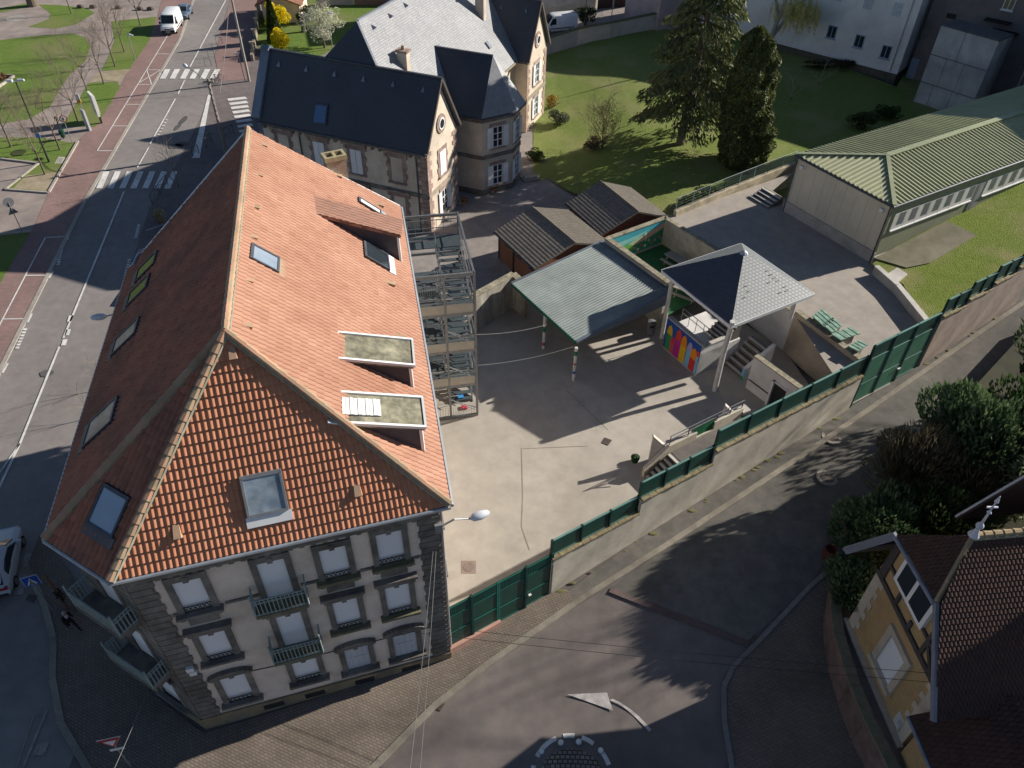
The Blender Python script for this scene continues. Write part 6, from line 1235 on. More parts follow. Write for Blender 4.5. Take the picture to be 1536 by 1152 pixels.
wall('kerb_wall', [P2(1313, 404, 3.9), P2(1345, 432, 3.9), tuple((F0+FD*31.0-FN*0.5)[:2])], TZ-0.3, 4.15, 0.3, 'low pale wall edging the mown verge by the terrace', rough, pale)
slabthing('concrete_slab', 'small pale concrete slab at the corner of the green roofed building', 'slab', [P(1330, 412, 4), P(1346, 402, 4), P(1361, 412, 4), P(1345, 424, 4)], 3.4, 4.05, pale)
for lab, q in (('pale steps at the far end of the terrace by the garden fence', ((1131, 296), (1150, 284), (1172, 300), (1152, 313))),):
    pp = [P(u, v, TZ) for u, v in q]; stairs('terrace_steps', pp[3], (pp[0]-pp[3]).normalized()*0+Vector((gy.x, gy.y, 0)), -gx, 2.2, 4, 1.6, TZ, 4.1, lab)
# garden edge: low wall and mesh fence
ge = [P2(1012, 322, 3.6), P2(1085, 290, 3.7), P2(1150, 264, 3.7), P2(1192, 248, 3.7)]
wall('garden_wall', ge, 1.0, [3.95, 4.0, 4.0, 4.0], 0.35, 'crumbling low wall between the terrace and the lawn', mat('crumbling_render', (0.55, 0.48, 0.33), (0.33, 0.28, 0.20), scale=1.3, big=0.35, bigscale=0.8), None)
t = thing('mesh_fence', (ge[0][0], ge[0][1], 3.9), 'thin grey green wire mesh fence on the low garden wall', 'fence'); mb = MB(); mw_ = MB()
for a, b in zip(ge, ge[1:]):
    A, Bq = Vector((a[0], a[1], 4.0)), Vector((b[0], b[1], 4.0)); L = (Bq-A).length; d = (Bq-A)/L; n = int(L/2)+1
    for i in range(n+1): q = A+d*L*i/n; mb.cyl(q, q+Vector((0, 0, 1.1)), 0.03, 0.03, 6)
    mb.tube([A+Vector((0, 0, 1.1)), Bq+Vector((0, 0, 1.1))], 0.025, 6)
    for z in (0.15, 0.4, 0.65, 0.9): mw_.tube([A+Vector((0, 0, z)), Bq+Vector((0, 0, z))], 0.008, 4)
    for i in range(int(L/0.2)): q = A+d*0.2*i; mw_.beam(q, q+Vector((0, 0, 1.1)), 0.012)
mb.build('posts_and_rail', mat('fence_grey', (0.30, 0.36, 0.34), rough=0.5), t); mw_.build('wire_mesh', mat('fence_wire', (0.22, 0.30, 0.26)), t)
# ------------------------------------------------------------------ houses beyond the garden
def gz0(u, v): return PZ(u, v, ZG)
wb = gz0(1190, 82); we = gz0(1342, 122); wd_ = (we-wb).normalized(); wn_ = Vector((wd_.y, -wd_.x, 0)); wb = wb-wd_*16
WB = thing('white_house', (wb+wd_*14).to_tuple(), 'big white rendered house behind the garden with small blue grey windows', 'house')
whiter = mat('cool_white_render', (0.80, 0.78, 0.77), (0.70, 0.68, 0.67), scale=0.7, rough=0.9, big=0.15, bigscale=0.3)
Lw = (we-wb).length; wz = we.z
mb = MB(); mb.obox(Vector((wb.x, wb.y, wz+0.9)), wd_*Lw, -wn_*9, (0, 0, 9.3)); mb.build('wall', whiter, WB)
Fb = Fr((wb.x, wb.y, wz), wd_); mb = MB(); Fb.box(mb, 0.1, Lw-0.1, -1.5, 0.9, -8.8, -0.15); mb.build('plinth', mat('dark_base', (0.16, 0.14, 0.11), (0.10, 0.09, 0.075), scale=2), WB)
mb = MB(); Fb.box(mb, -0.03, Lw+0.03, 0.82, 1.02, 0, 0.08); Fb.box(mb, 0, Lw, 4.3, 4.36, 0, 0.03); mb.build('band', whiter, WB)
mb = MB(); Fb.box(mb, -0.3, Lw+0.3, 10.2, 10.5, -9.3, 0.3); mb.build('roof', slate, WB)
bluefr = mat('blue_grey_frame', (0.34, 0.40, 0.52), (0.28, 0.34, 0.46))
def fwin(F, c, z, wd, h, parent, fr=whitem, gl=darkglass):
    mb = MB(); F.box(mb, c-wd/2-0.1, c+wd/2+0.1, z-0.1, z+h+0.1, -0.02, 0.05); wo = mb.build('window', fr, parent); mb = MB()
    F.box(mb, c-wd/2, c-0.04, z, z+h, 0.03, 0.058); F.box(mb, c+0.04, c+wd/2, z, z+h, 0.03, 0.058); mb.build('pane', gl, wo); mb = MB(); F.box(mb, c-wd/2-0.2, c+wd/2+0.2, z-0.2, z-0.1, 0, 0.16); mb.build('sill', fr, wo)
for u, v in ((1248, 48), (1289, 62), (1329, 78)):
    a, z = Fb.at(u, v); fwin(Fb, a, z-0.62, 0.95, 1.25, WB, bluefr)
for u, v in ((1303, 4), (1346, 14), (1258, -8), (1215, -20)):
    a, z = Fb.at(u, v); mb = MB(); Fb.box(mb, a-0.5, a+0.5, z-0.7, z+0.7, 0, 0.05); mb.build('blind_window', mat('pale_blind', (0.62, 0.64, 0.68)), WB)
mb = MB(); mb.tube([Fb.p(Lw-0.9, 0.1, 1.0), Fb.p(Lw-0.9, 0.1, 10.1)], 0.06, 6); mb.build('downpipe', zinc, WB)
# dark house and the concrete slab wall
kb0, kb1 = gz0(1370, 154), gz0(1470, 130)
dk = mat('dark_render', (0.25, 0.22, 0.215), (0.19, 0.17, 0.165), scale=0.8, big=0.25)
hb = we+wd_*0.5-wn_*2.2; K = thing('dark_house', (hb+wd_*7).to_tuple(), 'dark rendered house in shade behind the concrete wall, one lit window', 'house'); mb = MB(); mb.obox(Vector((hb.x, hb.y, wz-1)), wd_*16, -wn_*10, (0, 0, 14)); mb.build('wall', dk, K); Fk = Fr((hb.x, hb.y, wz), wd_)
a, z = Fk.at(1514, 6); fwin(Fk, a, z-0.5, 0.9, 1.3, K, whitem, mat('yellow_pane', (0.35, 0.30, 0.16), rough=0.2)); a, z = Fk.at(1427, 24); mb = MB(); Fk.box(mb, a-0.5, a+0.5, z-0.25, z+0.25, 0, 0.04); mb.build('vent_window', blackiron, K)
for u, v in ((1500, 32), (1510, 48)): a, z = Fk.at(u, v); mb = MB(); mb.obox(Fk.p(a-1.4, 0, z), Fk.u*2.6, Fk.n*1.0, (0, 0, 0.15)); mb.build('door_canopy', blackiron, K)
mb = MB(); mb.obox(Fk.p(-0.05, 0.0, 0), Fk.u*0.9, Fk.n*0.05, (0, 0, 2.3)); mb.build('side_door', bluefr, K)
mb = MB(); Fk.box(mb, -0.2, 16.2, 13, 13.3, -10.3, 0.3); mb.build('roof', slate, K)
kd0, kd1 = P(1370, 152, 1.7), P(1472, 196, 1.7)
kt0 = height((kd0.x, kd0.y), 1408, 38); kdir = (P(1494, 62, kt0)-P(1408, 38, kt0)); kL = kdir.length; kdir.normalize(); CW = thing('concrete_wall', kd0.to_tuple(), 'tall pale concrete slab wall with dark seams next to the white house', 'wall')
conc = mat('stained_concrete', (0.52, 0.52, 0.52), (0.36, 0.365, 0.37), scale=0.7, rough=0.9, big=0.3, bigscale=0.35, stretch=(1, 1, 0.5))
Fq = Fr((kd0.x, kd0.y, 0), kdir); mb = MB(); Fq.box(mb, 0, kL, 1.0, kt0, -3.2, 0); mb.build('wall', conc, CW); mb = MB(); Fq.box(mb, -0.03, kL+0.03, kt0, kt0+0.12, -3.2, 0.03); mb.build('coping', mat('dark_coping', (0.17, 0.16, 0.15), (0.11, 0.105, 0.1), scale=3), CW); mb = MB()
for f in (0.28, 0.64): z = 1.7+(kt0-1.7)*f; Fq.box(mb, 0, kL, z-0.06, z+0.06, 0, 0.02)
for x, f0, f1 in ((0.25, 0, 0.28), (0.6, 0, 0.28), (0.3, 0.28, 0.64), (0.62, 0.28, 0.64), (0.45, 0.64, 1)): Fq.box(mb, kL*x-0.03, kL*x+0.03, 1.7+(kt0-1.7)*f0, 1.7+(kt0-1.7)*f1, 0, 0.012)
mb.build('seam', mat('seam', (0.24, 0.24, 0.245)), CW)
H3 = thing('grey_house', (kd0.x+14, kd0.y+8, 3.5), 'grey green rendered house wall at the top right behind the ribbed roof', 'house'); mb = MB(); p_ = Fq.p(kL+3.2, -0.5, 2); mb.obox(p_, kdir*14, Vector((-kdir.y, kdir.x, 0))*10, (0, 0, 16)); mb.build('wall', mat('greygreen_render', (0.23, 0.235, 0.21), (0.18, 0.185, 0.165), scale=0.8), H3); mb = MB(); F3 = Fr((p_.x, p_.y, 0), kdir); F3.box(mb, 1.5, 2.6, 8, 9.6, 0, 0.05); mb.build('window', darkglass, H3); mb = MB(); mb.tube([F3.p(0.3, 0.1, 3.5), F3.p(0.3, 0.1, 17)], 0.08, 6); mb.build('downpipe', darkzinc, H3)
# garden boundary wall at the back and the pink house
gw_ = [gz0(796, 88), gz0(865, 66), gz0(915, 57), gz0(985, 43)]
wall('back_wall', [p.to_tuple() for p in gw_], 0.2, [gw_[0].z+1.9, gw_[1].z+1.9, gw_[2].z+1.9, gw_[3].z+2.0], 0.3, 'whitewashed block wall between the lawn and the back street', mat('block_render', (0.52, 0.50, 0.46), (0.40, 0.385, 0.355), scale=1, big=0.25), mat('grassy_coping', (0.10, 0.12, 0.05), (0.16, 0.15, 0.08), scale=3), 0.12, 0.12)
ph = gz0(985, 46); PH = thing('pink_house', (ph.x+6, ph.y+4, ph.z), 'pinkish house with a grey roof at the end of the whitewashed garden wall', 'house'); d_ = (gz0(1060, 30)-ph).normalized(); n_ = Vector((-d_.y, d_.x, 0)); mb = MB(); mb.obox(ph-Vector((0, 0, 1)), d_*9, n_*7, (0, 0, 6.2)); mb.build('wall', mat('pink_render', (0.52, 0.44, 0.44), (0.42, 0.355, 0.355), scale=1), PH); mb = MB(); mb.obox(ph-d_*0.3-n_*0.3+Vector((0, 0, 5.2)), d_*9.6, n_*7.6, (0, 0, 0.3)); mb.obox(ph+d_*0.5+n_*0.5+Vector((0, 0, 5.5)), d_*8, n_*6, (0, 0, 0.8)); mb.build('roof', slate, PH)
# houses along the back street
b0_, b1_ = gz0(795, 30), gz0(893, 12); bd = (b1_-b0_).normalized(); b0_ = b0_-bd*10; BH = thing('back_house', ((b0_+b1_)/2).to_tuple(), 'pale house front with brown shutters on the back street behind the van', 'house'); bl = (b1_-b0_).length; bn = Vector((-bd.y, bd.x, 0)); mb = MB(); mb.obox(b0_-Vector((0, 0, 1)), bd*bl, bn*8, (0, 0, 9)); mb.build('wall', mat('cream_render', (0.56, 0.51, 0.43), (0.46, 0.42, 0.35), scale=1), BH); Fh = Fr((b0_.x, b0_.y, b1_.z), bd); mb = MB(); Fh.box(mb, -0.4, bl+0.4, 8, 8.4, -8.4, 0.4); mb.build('roof', tile_w, BH)
mb = MB(); Fh.box(mb, 0, bl, -0.8, 0.7, 0, 0.08); mb.build('plinth', pale, BH)
for i in range(6):
    c = bl-1.6-i*2.9; fwin(Fh, c, 1.5, 0.95, 1.5, BH)
    for s in (-1, 1): x0, x1 = sorted((c+s*0.62, c+s*1.15)); mb = MB(); Fh.box(mb, x0, x1, 1.4, 3.1, 0.03, 0.09); mb.build('shutter', mat('brown_shutter', (0.14, 0.085, 0.075)), BH)
gt0 = gz0(896, 14); gt1 = gz0(945, 9); t = thing('brown_gate', gt0.to_tuple(), 'dark brown plank gate beside the pale house on the back street', 'gate'); Fg_ = Fr((gt0.x, gt0.y, gt0.z), gt1-gt0); Lg_ = (gt1-gt0).length; mb = MB(); Fg_.box(mb, 0, Lg_, 0, 2.4, -0.1, 0); mb.build('plank_panel', mat('dark_planks', (0.085, 0.05, 0.045), (0.055, 0.034, 0.03), stretch=(6, 6, 0.3)), t); mb = MB(); Fg_.box(mb, Lg_*0.48, Lg_*0.5, 0, 2.4, 0, 0.03); Fg_.box(mb, Lg_, Lg_+0.5, 0, 2.6, -0.4, 0.1); mb.build('gate_post', pale, t)
# ------------------------------------------------------------------ red roofed garden house and white baluster wall (top left)
q0 = P(385, 20, 2.4); r_ = [P(382, 22, 2.5), P(416, 6, 3.4), P(455, 20, 2.5)]
GH = thing('garden_house', P(425, 30, 0).to_tuple(), 'small garden house with a red tiled roof behind the yellow bushes', 'house'); a, b = P(383, 24, 2.4), P(453, 20, 2.4); dd = (P(455, 20, 2.4)-P(417, 8, 2.4)).normalized()
c0 = P(425, 33, 0); Fz = Fr((P(397, 34, 0)), P(453, 34, 0)-P(397, 34, 0)); mb = MB(); Fz.box(mb, 0, 5.2, 0, 2.5, -6, 0); mb.build('wall', render, GH); mb = MB(); mb.slab([Fz.p(-0.8, 0.6, 2.3), Fz.p(2.2, 0.6, 3.7), Fz.p(2.2, -6.5, 3.7), Fz.p(-0.8, -6.5, 2.3)], 0.12); mb.slab([Fz.p(2.2, 0.6, 3.7), Fz.p(5.6, 0.6, 2.4), Fz.p(5.6, -6.5, 2.4), Fz.p(2.2, -6.5, 3.7)], 0.12); gro = mb.build('roof', tile_e, GH); mb = MB(); mb.add([Fz.p(0, 0, 2.45), Fz.p(5.2, 0, 2.45), Fz.p(2.2, 0, 3.6)], [(0, 1, 2)]); mb.build('gable', render, GH)
bm_obj('roof_tiles', tile_slope([Fz.p(-0.8, -6.5, 2.33), Fz.p(-0.8, 0.6, 2.33), Fz.p(2.2, 0.6, 3.73), Fz.p(2.2, -6.5, 3.73)], 0.28, 0.36, PANTILE, 0.05), tile_s, gro); bm_obj('roof_tiles', tile_slope([Fz.p(5.6, 0.6, 2.43), Fz.p(5.6, -6.5, 2.43), Fz.p(2.2, -6.5, 3.73), Fz.p(2.2, 0.6, 3.73)], 0.28, 0.36, PANTILE, 0.05), tile_e, gro)
struct('garden_lawn', sheet([(392, 95), (384, 40), (400, 10), (640, -40), (560, 40), (470, 90)], flat(0), 0.03, 5), parkgrass)
t = thing('stone_wall_piers', P(386, 80, 0).to_tuple(), 'broken line of weathered stone posts and rails on the villa garden wall', 'wall'); mb = MB(); pr = [(388, 27), (386, 40), (383, 65), (380, 88)]
mb2 = MB(); ln = [P(u, v, 0) for u, v in ((390, 15), (386, 45), (379, 92))]
for a, b in zip(ln, ln[1:]): mb2.beam(a+Vector((0, 0, 0.35)), b+Vector((0, 0, 0.35)), 0.35, 0.9)
mb2.build('wall', mat('old_wall', (0.32, 0.27, 0.21), (0.22, 0.185, 0.145), scale=2), t)
for i in range(6): c = ln[0].lerp(ln[1], i/3) if i < 3 else ln[1].lerp(ln[2], (i-3)/2.5); mb = MB(); mb.cbox(c+Vector((0, 0, 0.8)), 0.28, 0.28, 0.7, 0.2); mb.cbox(c+Vector((0, 0, 1.5)), 0.55, 0.4, 0.12, 0.2); mb.build('pier', mat('pier_stone', (0.48, 0.42, 0.31), (0.36, 0.31, 0.23), scale=3), t)
far = thing('far_wall', P(490, 5, 0).to_tuple(), 'grey wall and reddish hedge bank behind the blossoming tree', 'wall'); mb = MB(); Fx = Fr(P(455, 8, 0), P(530, 8, 0)-P(455, 8, 0)); Fx.box(mb, 2, 7.5, 0, 2.6, -0.3, 0); mb.build('wall', mat('grey_block', (0.42, 0.40, 0.38), (0.32, 0.305, 0.29), scale=1.5), far); mb = MB(); Fx.box(mb, 7.6, 16, 0, 2.0, -0.4, 0); mb.build('brick_part', brick('red_wall', (0.30, 0.15, 0.11), (0.24, 0.12, 0.09), (0.2, 0.17, 0.14), 0.25, 0.09, 0.015), far)
# ------------------------------------------------------------------ half timbered house (bottom right)
yb = brick('yellow_brick', (0.50, 0.32, 0.13), (0.42, 0.26, 0.105), (0.34, 0.27, 0.18), 0.25, 0.10, 0.014, big=0.2, bigscale=0.6)
timber = mat('dark_timber', (0.10, 0.085, 0.08), (0.06, 0.052, 0.05), scale=3, stretch=(1, 1, 5))
oldtile = tilemat('brown_roof_tiles', [(0.075, 0.038, 0.028), (0.09, 0.045, 0.033), (0.062, 0.033, 0.026), (0.08, 0.042, 0.03)], big=0.5, bigscale=0.5, dark=(0.035, 0.028, 0.025), rough=0.85)
quoin = mat('pale_quoin', (0.58, 0.50, 0.40), (0.46, 0.40, 0.32), scale=1.5)
hz0 = 2.3; hN, hS = P(1271, 935, hz0), P(1350, 1120, hz0); hd = (hS-hN).normalized(); HL = (hS-hN).length
HH = thing('half_timbered_house', (hN+hd*3+Vector((3, 0, 0))).to_tuple(), 'yellow brick and timber gabled house with steep dark tiled roofs', 'house'); Fg2 = Fr((hN.x, hN.y, 0), hd); inw = -Fg2.n
hzA = 9.6; A_, B_ = P(1345, 803, hzA), P(1404, 904, hzA); ap = P(1456, 800, 11.4); Ne, Se = P(1268, 826, 7.0), P(1400, 1082, 7.0)
ap = Vector((ap.x, (A_.y+B_.y)/2+0.2, 11.4))
rdx = Vector((1, 0.12, 0)).normalized(); ap2 = ap+rdx*16
gbl = hN+inw*0.0
mb = MB(); q = [hN, hS, hS+inw*14, hN+inw*14]; mb.prism([(p.x, p.y) for p in q], 0.2, 6.8); mb.build('wall', yb, HH)
aN, aS = Fg2.p(0.0, 0, 6.8), Fg2.p(HL, 0, 6.8)
tA, tB = Vector((hN.x+ (A_.y-hN.y)*hd.x/hd.y, A_.y, hzA-0.2)), Vector((hN.x+(B_.y-hN.y)*hd.x/hd.y, B_.y, hzA-0.2))
mb = MB(); g_ = [aN, aS, tB, tA]; mb.add([*g_]+[p+inw*0.3 for p in g_], [(0, 1, 2, 3), (7, 6, 5, 4), (0, 3, 7, 4), (1, 5, 6, 2), (3, 2, 6, 7)]); ga = mb.build('gable', yb, HH)
def gp2(a, z, d=0.05): return Fg2.p(a, d, z)
mb = MB(); aA = (tA-Fg2.o).dot(hd); aB = (tB-Fg2.o).dot(hd)
for p, q, w_ in (((0, 6.75), (HL, 6.75), 0.26), ((0.25, 6.90), (aA, hzA-0.25), 0.2), ((HL-0.25, 6.90), (aB, hzA-0.25), 0.2), ((aA-0.1, hzA-0.3), (aB+0.1, hzA-0.3), 0.2), ((aA+0.15, 6.80), (aA+0.15, hzA-0.3), 0.18), ((aB+0.55, 6.80), (aB+0.55, 8.7), 0.18), ((HL*0.5, 6.80), (HL*0.5, 7.30), 0.18), ((0.5, 7.80), (HL-1.2, 7.80), 0.16), ((aA+0.1, 7.80), (0.5, 6.90), 0.15), ((HL-0.9, 6.85), (aB+0.5, 7.80), 0.15), ((HL*0.3, 6.80), (HL*0.3, 9), 0.16)): mb.beam(gp2(*p), gp2(*q), w_, 0.1, up=Fg2.n)
mb.build('timber_frame', timber, ga)
ac = aA*0.45+aB*0.55; mb = MB(); Fg2.box(mb, ac-0.95, ac+1.45, 7.7, 9.5, 0, 0.16); wo = mb.build('window', whitem, ga); mb = MB(); Fg2.box(mb, ac-0.75, ac+0.1, 7.9, 9.3, 0.12, 0.168); Fg2.box(mb, ac+0.3, ac+1.25, 7.9, 9.3, 0.12, 0.168); mb.build('pane', darkglass, wo)
wa, wz_ = Fg2.at(1338, 990); mb = MB(); Fg2.box(mb, wa-0.95, wa+0.95, wz_-1.35, wz_-1.1, 0, 0.25); Fg2.box(mb, wa-0.95, wa-0.62, wz_-1.1, wz_+1.0, 0, 0.12); Fg2.box(mb, wa+0.62, wa+0.95, wz_-1.1, wz_+1.0, 0, 0.12); Fg2.box(mb, wa-0.95, wa+0.95, wz_+1.0, wz_+1.35, 0, 0.14); wo = mb.build('window', quoin, HH); mb = MB(); Fg2.box(mb, wa-0.62, wa+0.62, wz_-1.1, wz_+1.0, -0.02, 0.03); mb.build('blind', blind, wo)
for sd_ in (0, 1):
    mb = MB(); z = hz0+0.3; i = 0
    while z < 6.4: w_ = 0.75 if i % 2 else 0.5; Fg2.box(mb, (HL-w_)*sd_, w_+(HL-w_)*sd_, z, z+0.4, -0.005, 0.03); z += 0.4; i += 1
    mb.build('quoins', quoin, HH)
mb = MB(); Fg2.box(mb, -0.1, HL+0.1, 0.0, hz0+0.1, 0, 0.16); mb.build('plinth', mat('red_plinth', (0.27, 0.19, 0.155), (0.17, 0.12, 0.10), scale=1.5), HH)
mb = MB(); Fg2.box(mb, -0.12, HL+0.12, hz0+0.1, hz0+0.3, 0, 0.24); mb.build('band_course', quoin, HH); mb = MB(); Fg2.box(mb, HL*0.83, HL*0.93, hz0+0.4, hz0+1.2, 0.0, 0.03); mb.build('cellar_window', mat('white_lattice', (0.6, 0.6, 0.6)), HH)
Se2 = Vector((A_.x+0.0, Se.y, Se.z)); Se2.x = Se.x
ev = rdx
mb = MB(); sl = [[Se, B_, ap, ap2, Se+rdx*18], [A_, B_, ap], [Ne, A_, ap, ap2, Ne+rdx*18]]
mb.slab([Se, Se+rdx*18, ap2, ap, B_], 0.12); mb.slab([A_, B_, ap], 0.12); mb.slab([Ne, Ne+rdx*18, ap2, ap, A_], 0.12); ro = mb.build('roof', slate, HH)
def oldt(q, tw=0.17, rh=0.2): return bm_obj('roof_tiles', tile_slope([p+Vector((0, 0, 0.04)) for p in q], tw, rh, FLATTILE, 0.02, first=True), oldtile, ro)
oldt([Se, Se+rdx*18, ap2, ap, B_]); oldt([B_, A_, ap]); oldt([Ne+rdx*18, Ne, A_, ap, ap2])
mb, mm = MB(), MB(); caps(mb, mm, ap, ap2, 0.13, 0.4); caps(mb, mm, B_, ap, 0.08, 0.4, 0.05); mb.build('ridge_caps', mat('buff_ridge', (0.42, 0.32, 0.18), (0.30, 0.22, 0.13), scale=3), ro); mm.build('ridge_mortar', mortar, ro)
mb = MB(); mb.beam(Ne, A_, 0.16, 0.3); mb.beam(B_, Se, 0.14, 0.26); mb.tube([A_-Vector((0.06, 0, 0.08)), B_-Vector((0.06, 0, 0.08))], 0.09, 8); mb.build('barge_and_gutter', mat('grey_boards', (0.27, 0.28, 0.32), (0.20, 0.21, 0.24), scale=2), ro)
fz0 = ap+Vector((0, 0, 0.1)); mb = MB(); mb.lathe(fz0, [(0.22, 0), (0.12, 0.22), (0.07, 0.4), (0.14, 0.52), (0.14, 0.62), (0.05, 0.75), (0.04, 1.3), (0.09, 1.37), (0.03, 1.45), (0.03, 1.9), (0.08, 1.98), (0.015, 2.3)], 10); mb.obox(fz0+Vector((-0.2, -0.02, 1.62)), (0.4, 0, 0), (0, 0.06, 0), (0, 0, 0.07)); mb.build('finial', mat('zinc_white', (0.62, 0.64, 0.70), (0.50, 0.52, 0.58), scale=3, rough=0.5, metal=0.2), ro)
# rear dormer roof and lower front wing
mb = MB(); p1_, p2_ = P(1434, 775, 9.0), P(1560, 701, 12.5); mb.slab([p1_, p2_, p2_+Vector((8, 1, 0)), p1_+Vector((8, 1, 0))], 0.12); do_ = mb.build('rear_roof', mat('rear_tiles', (0.10, 0.06, 0.045), (0.07, 0.045, 0.035), scale=4), HH); mb = MB(); mb.tube([p1_, p2_], 0.07, 6); mb.build('rear_verge', zinc, do_)
l0, l1, l2 = P(1358, 1063, 5.2), P(1400, 1155, 5.2), P(1392, 1050, 6.5); lw_ = [Vector((l0.x+0.05, l0.y-0.3, 5.2)), Vector((l0.x+0.35, l0.y-6, 5.2)), Vector((l0.x+3.4, l0.y-6.5, 7.6)), Vector((l0.x+3.0, l0.y-0.6, 7.6))]
mb = MB(); mb.slab(lw_, 0.12); lr = mb.build('lower_roof', slate, HH); bm_obj('roof_tiles', tile_slope([p+Vector((0, 0, 0.04)) for p in lw_], 0.2, 0.26, FLATTILE, 0.02, first=True), oldtile, lr); mb = MB(); mb.tube([lw_[0]-Vector((0.05, 0, 0.05)), lw_[1]-Vector((0.05, 0, 0.05))], 0.08, 8); mb.build('lower_gutter', mat('grey_boards', (0.27, 0.28, 0.32)), lr)
mb = MB(); mb.prism([(lw_[0].x+0.5, lw_[0].y-0.3), (lw_[1].x+0.5, lw_[1].y), (lw_[2].x, lw_[2].y), (lw_[3].x, lw_[3].y-0.1)], 0, 5.2); mb.build('lower_wall', yb, HH)
# curved garden wall in front of it
cw = [(1249, 868), (1238, 900), (1232, 940), (1234, 980), (1243, 1020), (1254, 1058), (1274, 1110), (1300, 1165), (1330, 1230)]
cwp = [PZ(u, v, ZS) for u, v in cw]; gwm = mat('old_brick_wall', (0.24, 0.15, 0.125), (0.15, 0.105, 0.09), scale=2.5, big=0.35, bigscale=0.9, bump=0.3, bscale=12)
zt = [2.55 for p in cwp]; cwall = wall('curved_wall', [(p.x+0.25, p.y) for p in cwp], [z-2.9 for z in zt], zt, 0.4, 'curved dark brick garden wall with a pale coping in front of the timbered house', gwm, mat('mossy_cap', (0.26, 0.24, 0.16), (0.17, 0.16, 0.11), scale=3), 0.1, 0.05)
bank = [Vector((p.x+0.3, p.y, 0)) for p in cwp]+[Vector((60, cwp[-1].y, 0)), Vector((60, 50, 0)), Vector((34, 40, 0)), PZ(1300, 760, ZS)]
struct('house_terrace', sheet([(p.x+0.3, p.y) + (0,) for p in cwp]+[tuple(hS+Vector((0.3, -3, 0))), tuple(hS+Vector((0.3, 0, 0))), tuple(hN+Vector((0.3, 0, 0))), tuple(hN+Vector((0.5, 2.5, 0)))], lambda x, y: 2.32, 0, 2, world=True), mat('terrace_stone', (0.33, 0.26, 0.21), (0.22, 0.175, 0.145), scale=1.5))
struct('garden_bank', sheet(bank, lambda x, y: max(ZS(x, y)+0.9, 2.28), 0, 3, world=True), mat('garden_soil', (0.08, 0.075, 0.04), (0.05, 0.045, 0.03), scale=1))
# ------------------------------------------------------------------ plants
bark = mat('bark', (0.20, 0.16, 0.12), (0.12, 0.10, 0.075), scale=6, rough=0.95)
barkl = mat('pale_bark', (0.40, 0.36, 0.29), (0.25, 0.22, 0.18), scale=6, rough=0.95)
twigm = mat('twigs', (0.26, 0.205, 0.155), (0.18, 0.145, 0.11), scale=5, rough=0.95)
def leafmat(name, a, b_, s=0.9, tr=0.25):
    m, n, l, b = newmat(name); tc = n.new('ShaderNodeTexCoord'); no = n.new('ShaderNodeTexNoise'); no.inputs['Scale'].default_value = s; no.inputs['Detail'].default_value = 6; no.inputs['Roughness'].default_value = 0.75; l.new(tc.outputs['Object'], no.inputs['Vector'])
    r = n.new('ShaderNodeValToRGB'); e = r.color_ramp.elements; e[0].position = 0.35; e[1].position = 0.66; e[0].color = (*b_, 1); e[1].color = (*a, 1); l.new(no.outputs['Fac'], r.inputs[0]); l.new(r.outputs[0], b.inputs['Base Color'])
    b.inputs['Roughness'].default_value = 0.6; b.inputs['Specular IOR Level'].default_value = 0.25
    if tr: 
        t = n.new('ShaderNodeBsdfTranslucent'); l.new(r.outputs[0], t.inputs['Color']); mx = n.new('ShaderNodeMixShader'); mx.inputs[0].default_value = tr; l.new(b.outputs[0], mx.inputs[1]); l.new(t.outputs[0], mx.inputs[2]); l.new(mx.outputs[0], n['Material Output'].inputs['Surface'])
    MATS[name] = m; return m
def leaves(name, cen, ln, wd, material, parent, dirs=None, flat_=0.0):
    # many small leaf faces; dirs gives each its long axis
    c = np.asarray(cen, float); n = len(c); ln = np.broadcast_to(np.asarray(ln, float), n)*rng.uniform(0.7, 1.3, n); wd = np.broadcast_to(np.asarray(wd, float), n)*rng.uniform(0.7, 1.3, n)
    if dirs is None: d = rng.normal(size=(n, 3)); d[:, 2] *= (1-flat_)
    else: d = np.asarray(dirs, float)+rng.normal(scale=0.28, size=(n, 3))
    d /= np.linalg.norm(d, axis=1)[:, None]+1e-9; q = rng.normal(size=(n, 3)); s = np.cross(d, q); s /= np.linalg.norm(s, axis=1)[:, None]+1e-9
    a = d*ln[:, None]*0.5; b = s*wd[:, None]*0.5; v = np.stack([c-a, c+b-a*0.1, c+a, c-b-a*0.1], 1).reshape(-1, 3)
    A = np.array(INV[parent]); v = v@A[:3, :3].T+A[:3, 3]
    me = bpy.data.meshes.new(name); me.vertices.add(4*n); me.vertices.foreach_set('co', v.ravel()); me.loops.add(4*n); me.loops.foreach_set('vertex_index', np.arange(4*n, dtype=np.int32)); me.polygons.add(n); me.polygons.foreach_set('loop_start', np.arange(0, 4*n, 4, dtype=np.int32)); me.update(calc_edges=True); me.materials.append(material)
    o = bpy.data.objects.new(name, me); COL.objects.link(o); o.parent = parent; INV[o] = INV[parent]; return o
